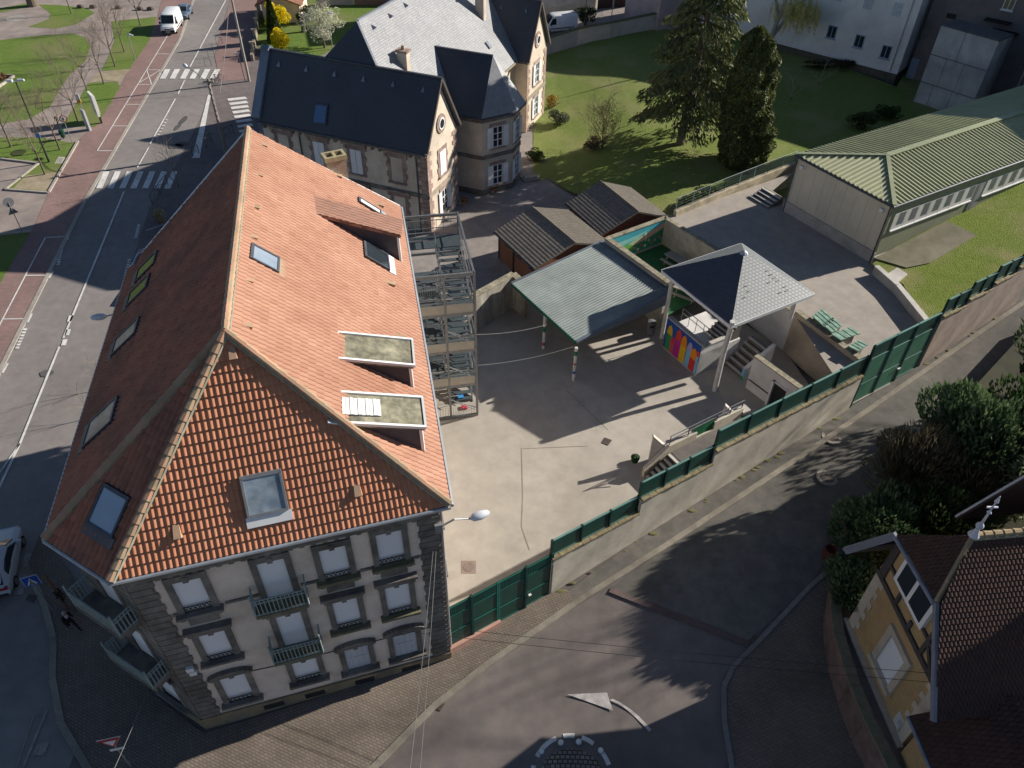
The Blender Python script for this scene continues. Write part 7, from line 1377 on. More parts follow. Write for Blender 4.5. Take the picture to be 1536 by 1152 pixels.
def grow(mb, p, d, L, r, depth, spread=0.5, up=0.25, kids=3, tips=None, rnd=random, bend=0.12, sides=5, ratio=0.66):
    n = 3 if depth > 0 else 2; pts = [Vector(p)]; dd = Vector(d).normalized(); rs = [r]
    for i in range(n):
        dd = (dd+Vector((rnd.gauss(0, bend), rnd.gauss(0, bend), rnd.gauss(0, bend)+up*0.15))).normalized(); pts.append(pts[-1]+dd*L/n); rs.append(r*(1-0.45*(i+1)/n))
    mb.tube(pts, rs, sides if depth > 1 else 3, cap=False)
    if depth == 0:
        if tips is not None: tips.append(pts[-1]); tips.append(pts[1])
        return
    for k in range(kids):
        t = rnd.uniform(0.35, 1.0) if k else 1.0; i = min(n-1, int(t*n)); q = pts[i].lerp(pts[i+1], t*n-i) if t < 1 else pts[-1]
        a = rnd.uniform(0, 2*math.pi); x = dd.orthogonal().normalized(); y = dd.cross(x); nd = (dd*(1-spread*0.5)+(x*math.cos(a)+y*math.sin(a))*spread+Vector((0, 0, up*0.3))).normalized()
        grow(mb, q, nd, L*ratio*rnd.uniform(0.8, 1.15), rs[i]*0.62, depth-1, spread, up, kids, tips, rnd, bend, sides, ratio)
def bare_tree(name, loc, lab, cat='tree', h=7.0, r=0.09, trunk=2.6, depth=4, kids=4, spread=0.55, seed=1, group=None, tm=bark, cm=twigm, ratio=0.62, part='crown', lean=(0, 0)):
    rnd = random.Random(seed); t = thing(name, tuple(loc), lab, cat, group); mb, mc = MB(), MB(); p = Vector(loc); top = p+Vector((lean[0], lean[1], trunk)); mb.tube([p-Vector((0, 0, 0.1)), p.lerp(top, 0.5)+Vector((0.03, -0.02, 0)), top], [r*1.25, r, r*0.85], 8); mb.build('trunk', tm, t)
    L = (h-trunk)*0.62
    grow(mc, top, (0.05, 0.02, 1), L*0.9, r*0.75, depth, spread, 0.5, kids, None, rnd, ratio=ratio)
    for k in range(kids): a = k*2*math.pi/kids+rnd.uniform(-.4, .4); grow(mc, p.lerp(top, 0.75+0.06*k), (math.cos(a)*0.75, math.sin(a)*0.75, 0.8), L*0.75, r*0.5, depth-1, spread, 0.5, kids, None, rnd, ratio=ratio)
    mc.build(part, cm, t, autouv=False); return t
ST = [(67.7, 262, 'bare street tree in the small earth bed nearest the parking strip end'), (90, 225, 'bare street tree just above the tall dark park lamp'), (117, 182, 'bare street tree beside the green litter bin'), (134, 146, 'bare street tree directly behind the white billboard'), (156, 126, 'bare street tree on the verge tip by the patch of bare earth'), (173, 100, 'bare street tree above the patch of bare earth'), (187, 78, 'bare street tree in the verge near the short white lamp'), (211, 39, 'bare street tree nearest the parked white van'), (17, 221, 'bare park tree alone by the dark ground hole at the left edge')]
pro = [bare_tree('bare_tree', P(u, v, 0), lab, seed=10+i, h=7.4, group='bare young trees along the park verge', r=0.08, depth=5, kids=4) for i, (u, v, lab) in enumerate(ST[:3])]
for i, (u, v, lab) in enumerate(ST[3:]): dup(pro[i % 3], P(u, v, 0), 1.3*i+0.6, lab, 0.92+0.06*(i % 3))
bare_tree('bare_tree', P(107, 21, 0), 'slim twin stemmed bare tree on the upper crescent of lawn', seed=31, h=6.5, r=0.07, group='bare young trees along the park verge')
t = thing('old_tree', P(50, 9, 0).to_tuple(), 'thick dark tree trunk cut by the top edge of the photo', 'tree'); mb = MB(); p = P(50, 9, 0); mb.tube([p, p+Vector((0, 0, 4)), p+Vector((0.3, 0, 9))], [0.75, 0.55, 0.4], 12); mb.build('trunk', bark, t); mb = MB(); [grow(mb, p+Vector((0.2, 0, 7)), (math.cos(a), math.sin(a), 0.9), 3.4, 0.2, 3, 0.5, 0.4, 3, None, random.Random(int(a*10)+3)) for a in (0.3, 1.6, 2.9, 4.2, 5.4)]; mb.build('crown', twigm, t, autouv=False)
def ell(c, rx, ry, rz_, n, shell=0.55):
    v = rng.normal(size=(n, 3)); v /= np.linalg.norm(v, axis=1)[:, None]; r = rng.uniform(shell, 1.0, n)**0.6
    return np.array(c)+v*r[:, None]*np.array([rx, ry, rz_])
def lumpy(c, rx, ry, rz_, n, lumps, seed, lr=0.42):
    g_ = np.random.default_rng(seed); out = []
    for _ in range(lumps):
        d = g_.normal(size=3); d /= np.linalg.norm(d); k = g_.uniform(0.35, 0.8); cc = np.array(c)+d*k*np.array([rx, ry, rz_]); s = g_.uniform(0.6, 1.25)*lr; out.append(ell(cc, rx*s, ry*s, rz_*s, n//lumps, 0.6))
    return np.concatenate(out)
def bush(name, loc, lab, m, rx, ry, h, n, ln, wd, cat='shrub', group=None, lumps=16, seed=3, dirs=None, part='foliage', lr=0.42, stem=True):
    t = thing(name, tuple(loc), lab, cat, group); c = (loc[0], loc[1], loc[2]+h*0.52); cen = lumpy(c, rx, ry, h*0.5, n, lumps, seed, lr); cen = cen[cen[:, 2] > loc[2]+0.03]
    dd = None
    if dirs == 'out': v = cen-np.array([c[0], c[1], loc[2]]); dd = v/np.linalg.norm(v, axis=1)[:, None]+np.array([0, 0, 0.3])
    if dirs == 'down': dd = np.tile(np.array([0, 0, -1.0]), (len(cen), 1))
    leaves(part, cen, ln, wd, m, t, dd)
    if stem:
        mb = MB(); rnd = random.Random(seed); L = Vector(loc)
        for k in range(5): a = rnd.uniform(0, 6.28); grow(mb, L+Vector((0.1*math.cos(a), 0.1*math.sin(a), -0.05)), (math.cos(a)*0.5, math.sin(a)*0.5, 1), h*0.42, 0.04+0.01*h, 2, 0.5, 0.3, 3, None, rnd)
        mb.build('stems', twigm, t, autouv=False)
    return t
yel = leafmat('forsythia_yellow', (0.85, 0.72, 0.015), (0.72, 0.56, 0.012), 2.5)
cyp = leafmat('cypress_green', (0.055, 0.085, 0.015), (0.02, 0.038, 0.01), 1.5)
bush('forsythia_bush', P(418, 44, 0), 'yellow forsythia bush behind the dark conical cypress', yel, 2.0, 1.7, 3.4, 5200, 0.22, 0.12, seed=4, group='yellow bushes in the villa garden'); bush('forsythia_bush', P(423, 74, 0), 'round yellow forsythia bush in front of the cypress, nearest the villa', yel, 1.5, 1.5, 2.9, 4800, 0.2, 0.11, seed=5, group='yellow bushes in the villa garden')
t = thing('cypress', P(414, 62, 0).to_tuple(), 'dark conical cypress between two yellow bushes', 'tree'); p = P(414, 62, 0); n = 5200; zz = rng.uniform(0.1, 5.6, n); rr = 1.15*(1-zz/5.9)**0.8*rng.uniform(0.75, 1.05, n); aa = rng.uniform(0, 6.283, n); leaves('foliage', np.stack([p.x+rr*np.cos(aa), p.y+rr*np.sin(aa), zz], 1), 0.3, 0.1, cyp, t, np.tile([0, 0, 1.0], (n, 1))); mb = MB(); mb.cyl(p, p+Vector((0, 0, 5)), 0.14, 0.03, 6); mb.build('trunk', bark, t)
bl = P(487, 72, 0); t = bare_tree('blossom_tree', bl, 'loose tree in white blossom next to the villa roof', h=6.0, r=0.13, trunk=1.0, depth=4, kids=4, spread=0.7, seed=44, part='branches', cm=barkl); leaves('blossom', lumpy((bl.x, bl.y, 3.3), 3.6, 2.8, 2.8, 4600, 60, 9, 0.2), 0.15, 0.10, leafmat('blossom_white', (0.72, 0.70, 0.58), (0.55, 0.56, 0.40), 2), t)
bush('garden_shrub', P(460, 34, 0), 'dark green shrub beside the small red roofed garden house', leafmat('dark_leaf', (0.06, 0.10, 0.025), (0.025, 0.05, 0.012)), 1.3, 1.3, 2.2, 2400, 0.2, 0.12, seed=12)
t = thing('tree_stump', P(456, 48, 0).to_tuple(), 'short dark stump on the villa lawn below the garden house', 'stump'); p = P(456, 48, 0); mb = MB(); mb.lathe(p, [(0.5, 0), (0.32, 0.3), (0.28, 1.3), (0.2, 1.45), (0.02, 1.5)], 9); mb.build('trunk', bark, t)
# great cedar
cedl = leafmat('cedar_green', (0.25, 0.26, 0.10), (0.075, 0.105, 0.04), 0.55, 0.2)
def conifer(name, loc, lab, H_, Rm, h0, limbs, per, m, seed, droop=0.35, ln=0.55, wd=0.16, prof=0.75, offs=(0, 0), cat='tree', azpref=None):
    g_ = np.random.default_rng(seed); t = thing(name, tuple(loc), lab, cat); L = Vector(loc); mb = MB(); mb.tube([L-Vector((0, 0, 0.2)), L+Vector((offs[0]*0.3, offs[1]*0.3, H_*0.4)), L+Vector((offs[0], offs[1], H_))], [H_*0.024, H_*0.017, 0.03], 10); mb.build('trunk', bark, t)
    lb = MB(); C = []; D = []
    for k in range(limbs):
        f = (k+g_.uniform())/limbs; z = h0+(H_-h0)*f; a = k*2.39996+g_.normal(0, 0.3); R0 = Rm*(1-f)**prof*g_.uniform(0.7, 1.12)+0.25
        o = Vector((L.x+offs[0]*z/H_, L.y+offs[1]*z/H_, L.z+z)); pts = []
        for i in range(6): s = i/5; pts.append(o+Vector((math.cos(a)*R0*s, math.sin(a)*R0*s, R0*(0.18*s-droop*s*s))))
        lb.tube(pts, [0.02+0.05*(1-f)*(1-i/5.5)+0.01*R0*(1-i/5) for i in range(6)], 4, cap=False)
        n = int(per*(0.35+R0/Rm)); s = g_.uniform(0.12, 1.0, n)**0.75; w_ = R0*0.26*(1-np.abs(s-0.5))*g_.normal(0, 0.75, n)
        px_ = o.x+math.cos(a)*R0*s-math.sin(a)*w_; py_ = o.y+math.sin(a)*R0*s+math.cos(a)*w_; pz_ = o.z+R0*(0.18*s-droop*s*s)-np.abs(g_.normal(0, 0.16, n))-0.05
        C.append(np.stack([px_, py_, pz_], 1)); dd = np.stack([np.full(n, math.cos(a)*0.6), np.full(n, math.sin(a)*0.6), np.full(n, -0.75)], 1)+g_.normal(0, 0.3, (n, 3)); D.append(dd)
    lb.build('limbs', bark, t, autouv=False); leaves('foliage', np.concatenate(C), ln, wd, m, t, np.concatenate(D)); return t
cb_ = PZ(1020, 216, ZG)
conifer('cedar', cb_, 'tall dark cedar with drooping limbs on the lawn, trunk bare at its foot', 19.0, 6.0, 2.6, 90, 200, cedl, 5, 0.42, 0.62, 0.17, 0.62, (1.0, 0.5))
# dense evergreen column next to it
yb_ = PZ(1112, 246, ZG); t = thing('evergreen_column', tuple(yb_), 'broad dark evergreen column standing right of the cedar', 'tree'); n = 30000; zz = rng.uniform(0.0, 12.5, n); aa = rng.uniform(0, 6.283, n); prof_ = np.interp(zz, [0, 1.2, 3, 6, 9, 11.5, 12.5], [1.9, 2.3, 2.35, 2.1, 1.9, 1.3, 0.3]); lob = 1+0.14*np.sin(aa*3+zz*0.9)+0.10*np.sin(aa*7-zz*2.1)+0.07*np.sin(zz*4+aa*2); rr = prof_*lob*(1-np.abs(rng.normal(0, 0.12, n)))
leaves('foliage', np.stack([yb_.x+rr*np.cos(aa)-0.085*zz, yb_.y+rr*np.sin(aa), yb_.z+zz], 1), 0.34, 0.17, leafmat('column_green', (0.19, 0.205, 0.065), (0.055, 0.08, 0.028), 0.8, 0.2), t, np.stack([np.cos(aa)*0.5, np.sin(aa)*0.5, np.full(n, -0.2)], 1)+rng.normal(0, 0.5, (n, 3))); mb = MB(); mb.cyl(yb_, yb_+Vector((-0.9, 0, 11.5)), 0.4, 0.05, 8); mb.build('trunk', bark, t)
# willow
wb_ = PZ(1146, 92, ZG); t = thing('willow', tuple(wb_), 'yellow green willow with a pale forked trunk before the white house', 'tree'); mb = MB(); mb.tube([wb_, wb_+Vector((0.4, 0, 4)), wb_+Vector((1.3, 0.2, 9))], [0.35, 0.27, 0.14], 9); mb.tube([wb_+Vector((0.35, 0, 3)), wb_+Vector((2.2, 0.4, 6)), wb_+Vector((3.8, 0.6, 7.5))], [0.22, 0.16, 0.07], 8); mb.tube([wb_+Vector((0.6, 0, 5)), wb_+Vector((-0.6, 0.3, 8)), wb_+Vector((-1, 0.6, 11))], [0.2, 0.14, 0.06], 8); mb.build('trunk', mat('birch_bark', (0.45, 0.43, 0.40), (0.2, 0.19, 0.17), scale=3, stretch=(1, 1, 0.4)), t)
C = []; 
for k in range(150):
    a = rng.uniform(0, 6.28); r_ = rng.uniform(0.3, 2.9); c = np.array([wb_.x+2.6+r_*math.cos(a)*1.1, wb_.y+0.4+r_*math.sin(a), wb_.z+6.0+rng.uniform(-0.4, 1.3)-0.18*r_]); Ld = rng.uniform(0.7, 2.4); m_ = 60; s = rng.uniform(0, 1, m_); C.append(c+np.stack([rng.normal(0, 0.07, m_), rng.normal(0, 0.07, m_), -Ld*s], 1))
C = np.concatenate(C); leaves('foliage', C, 0.22, 0.06, leafmat('willow_yellow', (0.72, 0.64, 0.24), (0.52, 0.46, 0.16), 0.8), t, np.tile([0, 0, -1.0], (len(C), 1)))
# shrubs on the lawn
b_ = PZ(903, 222, ZG); t = bare_tree('bare_shrub', b_, 'large brown leafless shrub in the middle of the sunlit lawn', 'shrub', h=5.8, r=0.09, trunk=0.5, depth=5, kids=4, spread=0.62, seed=71, part='branches', cm=mat('brown_twigs', (0.30, 0.22, 0.15), (0.20, 0.15, 0.11), scale=4)); leaves('buds', lumpy((b_.x, b_.y, b_.z+2.7), 1.9, 1.9, 2.7, 2600, 20, 8, 0.36), 0.14, 0.05, leafmat('bud_brown', (0.28, 0.21, 0.12), (0.19, 0.15, 0.09)), t)
bush('bare_shrub', PZ(888, 224, ZG), 'low brown twiggy shrub at the foot of the leafless one on the lawn', leafmat('bud_brown2', (0.20, 0.155, 0.095), (0.13, 0.10, 0.07)), 1.3, 1.1, 1.3, 1600, 0.25, 0.04, seed=21, dirs='out')
olive = leafmat('olive_leaf', (0.12, 0.155, 0.045), (0.05, 0.075, 0.025)); dkl = leafmat('laurel_leaf', (0.085, 0.125, 0.03), (0.03, 0.055, 0.015)); orl = leafmat('orange_leaf', (0.42, 0.25, 0.03), (0.28, 0.17, 0.03), 2)
bush('orange_shrub', PZ(827, 162, ZG), 'small orange yellow shrub by the garden side of the villa', orl, 0.8, 0.8, 1.6, 700, 0.18, 0.09, seed=22)
bush('garden_shrub', PZ(838, 186, ZG), 'grey green shrub beside the orange one at the villa wall', leafmat('greygreen', (0.15, 0.17, 0.09), (0.07, 0.085, 0.045)), 1.2, 1.2, 1.7, 1700, 0.22, 0.1, seed=23); bush('garden_shrub', PZ(804, 240, ZG), 'low green shrub at the curb of the drive by the bay', olive, 1.1, 1.0, 1.1, 1300, 0.2, 0.1, seed=24)
for u, v, rx, h, lab, sd_ in ((1062, 300, 2.0, 1.4, 'laurel hedge clump leaning on the mesh fence by the mural wall', 25), (1040, 312, 1.3, 1.2, 'small laurel at the corner of the shed roof and mesh fence', 26)): bush('laurel', PZ(u, v, ZG), lab, dkl, rx, 1.0, h, 2400, 0.22, 0.1, seed=sd_, group='laurels along the mesh fence')
for u, v, rx, h, lab, sd_ in ((1292, 192, 1.8, 1.8, 'yellowish bush rising behind the near end of the ribbed roof', 27), (1325, 178, 1.6, 1.5, 'darker bush behind the ribbed roof, right of the yellowish one', 28), (1425, 146, 2.8, 2.2, 'dark ivy mound at the foot of the concrete wall', 29), (1455, 137, 2.2, 2.2, 'dark creeper at the right foot of the concrete wall', 30)): bush('bush', PZ(u, v, ZG), lab, olive if sd_ < 28 else dkl, rx, 1.2, h, 2200, 0.24, 0.11, seed=sd_)
for u, v, sd_, lab in ((1186, 150, 81, 'pale bare fig like shrub in the shade right of the evergreen column'), (1228, 128, 82, 'pale bare shrub in the shade below the white house windows')): bare_tree('pale_shrub', PZ(u, v, ZG), lab, 'shrub', h=3.8, r=0.06, trunk=0.4, depth=3, kids=3, spread=0.75, seed=sd_, part='branches', cm=mat('pale_twigs', (0.48, 0.42, 0.33), (0.36, 0.31, 0.24)), group='pale bare shrubs in the garden shade')
bush('dark_hedge', PZ(1250, 105, ZG), 'dark brown growth along the base of the white house', leafmat('dry_hedge', (0.10, 0.085, 0.045), (0.05, 0.045, 0.025)), 5.5, 0.9, 1.3, 3600, 0.25, 0.06, seed=33, lumps=24, lr=0.25)
bush('street_laurel', PZ(879, 38, ZG), 'round laurel bush on the back street beside the white van', dkl, 1.6, 1.4, 2.6, 2200, 0.24, 0.11, seed=34)
# west front: bushes in the shade of the corner building
t = bare_tree('bare_shrub', P(268, 282, 0), 'tall bare shrub in the shade at the street end of the corner building', 'shrub', h=4.5, r=0.05, trunk=0.3, depth=4, kids=4, spread=0.5, seed=90, part='branches'); bush('dry_shrub', P(243, 335, 0), 'small dry yellowish shrub against the street front of the corner building', leafmat('dry_yellow', (0.45, 0.36, 0.16), (0.30, 0.25, 0.12)), 0.5, 0.5, 1.8, 360, 0.22, 0.06, seed=36)
for u, v, sd_, lab in ((142, 560, 91, 'bare sapling showing past the gutter near the third street roof window'), (124, 604, 92, 'bare sapling showing past the gutter near the lowest street roof window')): bare_tree('sapling', P(u+14, v+22, 0), lab, 'tree', h=3.2, r=0.03, trunk=0.9, depth=2, kids=3, spread=0.6, seed=sd_, group='bare saplings under the street gutter')
# thicket on the bank (right)
def PB(u, v, dz=0.9): return PZ(u, v, lambda x, y: ZS(x, y)+dz)
cg = leafmat('conifer_bright', (0.20, 0.27, 0.12), (0.06, 0.11, 0.05), 0.7); cd = leafmat('conifer_dark', (0.11, 0.17, 0.055), (0.042, 0.075, 0.027), 0.7); br_ = leafmat('brown_thicket', (0.21, 0.17, 0.10), (0.10, 0.09, 0.052), 0.7); pv = leafmat('pale_variegated', (0.34, 0.37, 0.20), (0.13, 0.18, 0.075), 1.2)
for u, v, rx, ry, h, n, m, ln, wd, dr, lab, sd_ in (
 (1450, 712, 3.4, 3.2, 6.0, 15000, cg, 0.42, 0.14, 'out', 'big bright green feathery conifer at the back of the thicket', 51),
 (1365, 745, 3.0, 2.8, 4.8, 9000, br_, 0.5, 0.05, 'out', 'brown leafless twiggy shrub leaning over the lane', 52),
 (1310, 832, 2.3, 2.2, 3.8, 9000, cg, 0.36, 0.12, 'out', 'green feathery conifer nearest the lane and the road sign', 53),
 (1385, 815, 2.4, 2.2, 4.2, 9000, cd, 0.36, 0.13, 'out', 'dark green conifer right behind the timbered gable', 54),
 (1488, 765, 2.2, 2.0, 5.2, 8000, pv, 0.34, 0.10, None, 'pale variegated bush behind the roof finial', 55),
 (1435, 775, 2.4, 2.2, 4.0, 7000, br_, 0.4, 0.06, 'out', 'dull brown shrub in the middle of the thicket', 56),
 (1530, 700, 3.2, 3.0, 5.6, 10000, cd, 0.4, 0.14, 'out', 'dark conifer at the right edge behind the bright one', 57),
 (1560, 600, 3.0, 3.0, 6.0, 9000, cd, 0.4, 0.14, 'out', 'dark leafy tree cut by the right edge of the photo above the lane', 58),
 (1268, 905, 1.2, 1.6, 2.8, 5200, cg, 0.3, 0.10, 'out', 'low green shrub filling the corner between the curved wall and the gable', 59)):
    bush('thicket_shrub', PB(u, v), lab, m, rx, ry, h, n, ln, wd, seed=sd_, dirs=dr, lumps=24, group='shrubs of the thicket on the bank')
for i, (x, y, h) in enumerate(((47, 37, 17), (54, 33, 20), (46, 26, 16))):
    bare_tree('tall_bare_tree', (x, y, ZS(x, y)+0.8), ('tall bare tree beyond the right edge, farthest along the lane', 'tall bare tree beyond the right edge, tallest of the three', 'tall bare tree beyond the right edge, behind the timbered house')[i], h=h, r=0.28, trunk=h*0.3, depth=5, kids=3, spread=0.5, seed=60+i, ratio=0.7)

conifer('shade_conifer', (36, 21.5, 3.0), 'added unseen conifer beyond the right edge, shading the timbered house roofs', 18.0, 4.2, 1.5, 90, 200, cd, 77, 0.3, 0.6, 0.22, 0.7)  # added out of view to shade the timbered roof and the corner
# ------------------------------------------------------------------ vehicles
rubber = mat('tyre_rubber', (0.02, 0.02, 0.02), (0.014, 0.014, 0.014)); rimm = mat('wheel_rim', (0.35, 0.35, 0.36), rough=0.35, metal=0.7); plastic = mat('black_plastic', (0.035, 0.035, 0.038), (0.025, 0.025, 0.027))
vglass = glass('car_glass', (0.02, 0.028, 0.035), 0.04, 0.7)
def carpaint(name, c): return mat(name, c, tuple(x*0.95 for x in c), scale=0.5, rough=0.28, spec=0.6, big=0.05)
def vehicle(loc, rz, lab, cat, name, secs, m, wheels, wr, glassf, extras, group=None):
    # secs: (x, half width low, z low, z belt, half width belt, z roof, half width roof); front towards +x
    t = thing(name, tuple(loc), lab, cat, group, rz); M = Matrix.Translation(Vector(loc))@Matrix.Rotation(rz, 4, 'Z'); mb = MB(); ring = []
    for x, wl, zl, zb, wb_, zr_, wr_ in secs:
        pr = [(wl*0.9, zl), (wl, zl+0.12), (wb_, (zl+zb)*0.5+0.05), (wb_*0.985, zb), (wr_, zr_-0.08), (wr_*0.82, zr_)]
        pr = pr+[(-a, b) for a, b in reversed(pr)]; ring.append([M@Vector((x, a, b)) for a, b in pr])
    n = len(ring[0]); vs = [p for r in ring for p in r]; fs_ = []
    for i in range(len(ring)-1):
        for k in range(n): a, b = i*n+k, i*n+(k+1) % n; fs_.append((a, b, b+n, a+n))
    fs_.append(tuple(range(n))); fs_.append(tuple(reversed(range((len(ring)-1)*n, len(ring)*n)))); mb.add(vs, fs_); bo = mb.build('body', m, t)
    bo.data.polygons.foreach_set('use_smooth', [True]*len(bo.data.polygons)); bv = bo.modifiers.new('bevel', 'BEVEL'); bv.width = 0.05; bv.segments = 2; bv.limit_method = 'ANGLE'; bv.angle_limit = R_(28)
    for gq in glassf:
        mb = MB(); q = [M@Vector(p) for p in gq]; nn = (q[1]-q[0]).cross(q[2]-q[0]).normalized(); c = sum(q, Vector())/len(q); ctr = M@Vector((0, 0, 0.9)); nn = nn if nn.dot(c-ctr) > 0 else -nn; qq = [p+nn*0.03 for p in q]; qb = [p-nn*0.05 for p in q]; k = len(q)
        mb.add(qq+qb, [tuple(range(k)), tuple(reversed(range(k, 2*k)))]+[(j, k+j, k+(j+1) % k, (j+1) % k) for j in range(k)]); mb.build('window', vglass, t)
    for x, y in wheels:
        s = 1 if y > 0 else -1; wh = None; mb = MB(); mb.tube([M@Vector((x, y-s*0.1, wr)), M@Vector((x, y+s*0.1, wr))], wr, 18); wh = mb.build('wheel', rubber, t); mb = MB(); mb.tube([M@Vector((x, y+s*0.095, wr)), M@Vector((x, y+s*0.115, wr))], wr*0.62, 14); mb.build('rim', rimm, wh)
    for nm, mm_, o, sz in extras:
        mb = MB(); x, y, z = o; sx, sy, sz_ = sz; mb.obox(M@Vector((x-sx/2, y-sy/2, z-sz_/2)), M.to_3x3()@Vector((sx, 0, 0)), M.to_3x3()@Vector((0, sy, 0)), (0, 0, sz_)); mb.build(nm, mm_, t)
    return t
lampw = mat('head_lamp', (0.6, 0.62, 0.64), rough=0.15, spec=0.7); lampr = mat('tail_lamp', (0.40, 0.02, 0.02), rough=0.2, spec=0.6); platem = mat('plate', (0.7, 0.7, 0.66))
def van(loc, rz, lab, m):
    S_ = [(-2.55, 0.93, 0.35, 1.0, 0.97, 2.22, 0.86), (-2.4, 0.95, 0.3, 1.05, 0.99, 2.32, 0.9), (0.6, 0.95, 0.3, 1.05, 0.99, 2.34, 0.9), (1.05, 0.95, 0.3, 1.05, 0.99, 2.24, 0.88), (1.75, 0.95, 0.3, 1.1, 0.98, 1.3, 0.86), (2.35, 0.92, 0.3, 0.95, 0.95, 1.05, 0.85), (2.55, 0.85, 0.36, 0.72, 0.86, 0.82, 0.78)]
    gl = [[(1.1, -0.8, 2.16), (1.1, 0.8, 2.16), (1.75, 0.82, 1.33), (1.75, -0.82, 1.33)]]+[[(0.55, s*0.955, 1.2), (1.5, s*0.955, 1.2), (1.1, s*0.905, 1.95), (0.6, s*0.9, 2.0)] for s in (-1, 1)]
    ex = [('headlight', lampw, (2.36, s*0.68, 0.86), (0.3, 0.34, 0.2)) for s in (-1, 1)]+[('mirror', plastic, (1.35, s*1.12, 1.3), (0.12, 0.22, 0.3)) for s in (-1, 1)]+[('bumper', plastic, (2.5, 0, 0.5), (0.22, 1.7, 0.3)), ('number_plate', platem, (2.62, 0, 0.5), (0.02, 0.52, 0.12)), ('tail_light', lampr, (-2.55, 0.86, 1.1), (0.06, 0.14, 0.6)), ('tail_light', lampr, (-2.55, -0.86, 1.1), (0.06, 0.14, 0.6)), ('grille', plastic, (2.5, 0, 0.8), (0.14, 0.8, 0.1)), ('rub_strip', plastic, (-0.3, 0.99, 0.7), (3.6, 0.03, 0.12)), ('rub_strip', plastic, (-0.3, -0.99, 0.7), (3.6, 0.03, 0.12))]
    return vehicle(loc, rz, lab, 'van', 'white_van', S_, m, [(1.65, 0.86), (1.65, -0.86), (-1.6, 0.86), (-1.6, -0.86)], 0.34, gl, ex)
def car(loc, rz, lab, m, name):
    S_ = [(-2.15, 0.78, 0.4, 0.8, 0.8, 0.9, 0.72), (-2.0, 0.84, 0.3, 0.9, 0.86, 1.02, 0.74), (-1.5, 0.86, 0.25, 0.94, 0.89, 1.30, 0.64), (-0.6, 0.87, 0.25, 0.95, 0.9, 1.47, 0.62), (0.2, 0.87, 0.25, 0.95, 0.9, 1.45, 0.62), (1.0, 0.87, 0.25, 0.92, 0.9, 1.02, 0.74), (1.8, 0.84, 0.28, 0.8, 0.86, 0.88, 0.7), (2.15, 0.7, 0.36, 0.62, 0.74, 0.7, 0.62)]
    gl = [[(0.28, -0.58, 1.39), (0.28, 0.58, 1.39), (0.98, 0.68, 1.03), (0.98, -0.68, 1.03)], [(-1.45, -0.56, 1.27), (-1.45, 0.56, 1.27), (-1.98, 0.66, 1.0), (-1.98, -0.66, 1.0)]]+[[(-1.4, s*0.80, 1.02), (0.75, s*0.82, 1.0), (0.2, s*0.68, 1.34), (-0.6, s*0.67, 1.38), (-1.2, s*0.7, 1.26)] for s in (-1, 1)]
    ex = [('headlight', lampw, (2.0, s*0.56, 0.68), (0.26, 0.3, 0.14)) for s in (-1, 1)]+[('tail_light', lampr, (-2.1, s*0.62, 0.86), (0.16, 0.36, 0.14)) for s in (-1, 1)]+[('mirror', m, (0.75, s*1.0, 1.0), (0.16, 0.22, 0.14)) for s in (-1, 1)]+[('number_plate', platem, (-2.17, 0, 0.62), (0.02, 0.5, 0.11)), ('bumper', plastic, (-2.12, 0, 0.42), (0.12, 1.4, 0.16))]
    return vehicle(loc, rz, lab, 'car', name, S_, m, [(1.3, 0.8), (1.3, -0.8), (-1.35, 0.8), (-1.35, -0.8)], 0.31, gl, ex)
rd = (P(285, 100)-P(338.5, 0)); rda = math.atan2(rd.y, rd.x)
whitev = carpaint('white_car_paint', (0.76, 0.77, 0.78))
c0 = P(256, 50, 0); van(c0+Vector((math.cos(rda), math.sin(rda), 0))*(-1.6), rda, 'white van parked facing the camera on the red strip at the top left', whitev)
c1 = c0-Vector((math.cos(rda), math.sin(rda), 0))*7.4; car(c1+Vector((0.5, 0, 0)), rda, 'dark blue grey car parked right behind the white van at the top left', carpaint('blue_grey_paint', (0.10, 0.14, 0.20)), 'parked_car')
lv0 = PZ(820, 50, ZG); lv1 = PZ(862, 41, ZG); bda = math.atan2((lv0-lv1).y, (lv0-lv1).x)
van(PZ(836, 47, ZG, 0.0), bda, 'white panel van parked on the back street behind the lawn wall', whitev)
sa, sb = P(12, 898, 0), P(30, 800, 0); rd2 = (P(0, 728)-P(95, 507)); sda = math.atan2((sb-sa).y, (sb-sa).x); car(P(10, 852, 0)+Vector((-0.15, 0, 0)), sda, 'silver car cut by the left edge of the photo near the pedestrian sign', carpaint('silver_paint', (0.50, 0.51, 0.53)), 'silver_car')
# ------------------------------------------------------------------ poles, lamps, signs
grey = mat('grey_metal', (0.36, 0.37, 0.37), (0.28, 0.29, 0.29), rough=0.5, metal=0.4); darkm = mat('dark_metal', (0.05, 0.052, 0.055), (0.035, 0.036, 0.04), rough=0.5); lampwhite = mat('lamp_white', (0.75, 0.78, 0.82), (0.68, 0.71, 0.76), rough=0.3, spec=0.5)
concp = mat('pole_concrete', (0.34, 0.30, 0.255), (0.24, 0.215, 0.185), scale=3)
def toph(b, u, v): return height((b.x, b.y), u, v)
def hook_lamp(mb_part, t, p, q):
    mb = MB(); p, q = Vector(p), Vector(q); mb.tube([p, p.lerp(q, 0.5)+Vector((0, 0, 0.25)), q], 0.04, 6); mb.build('arm', grey, t); d = (q-p); d.z = 0; d.normalize(); x = Vector((-d.y, d.x, 0)); mb = MB(); pr = [(0.0, 0.06), (0.15, 0.17), (0.45, 0.2), (0.75, 0.13), (0.85, 0.02)]
    mb.tube([q+d*a for a, r in pr], [r for a, r in pr], 10); mb.build('lamp_head', lampwhite, t, smooth=True)
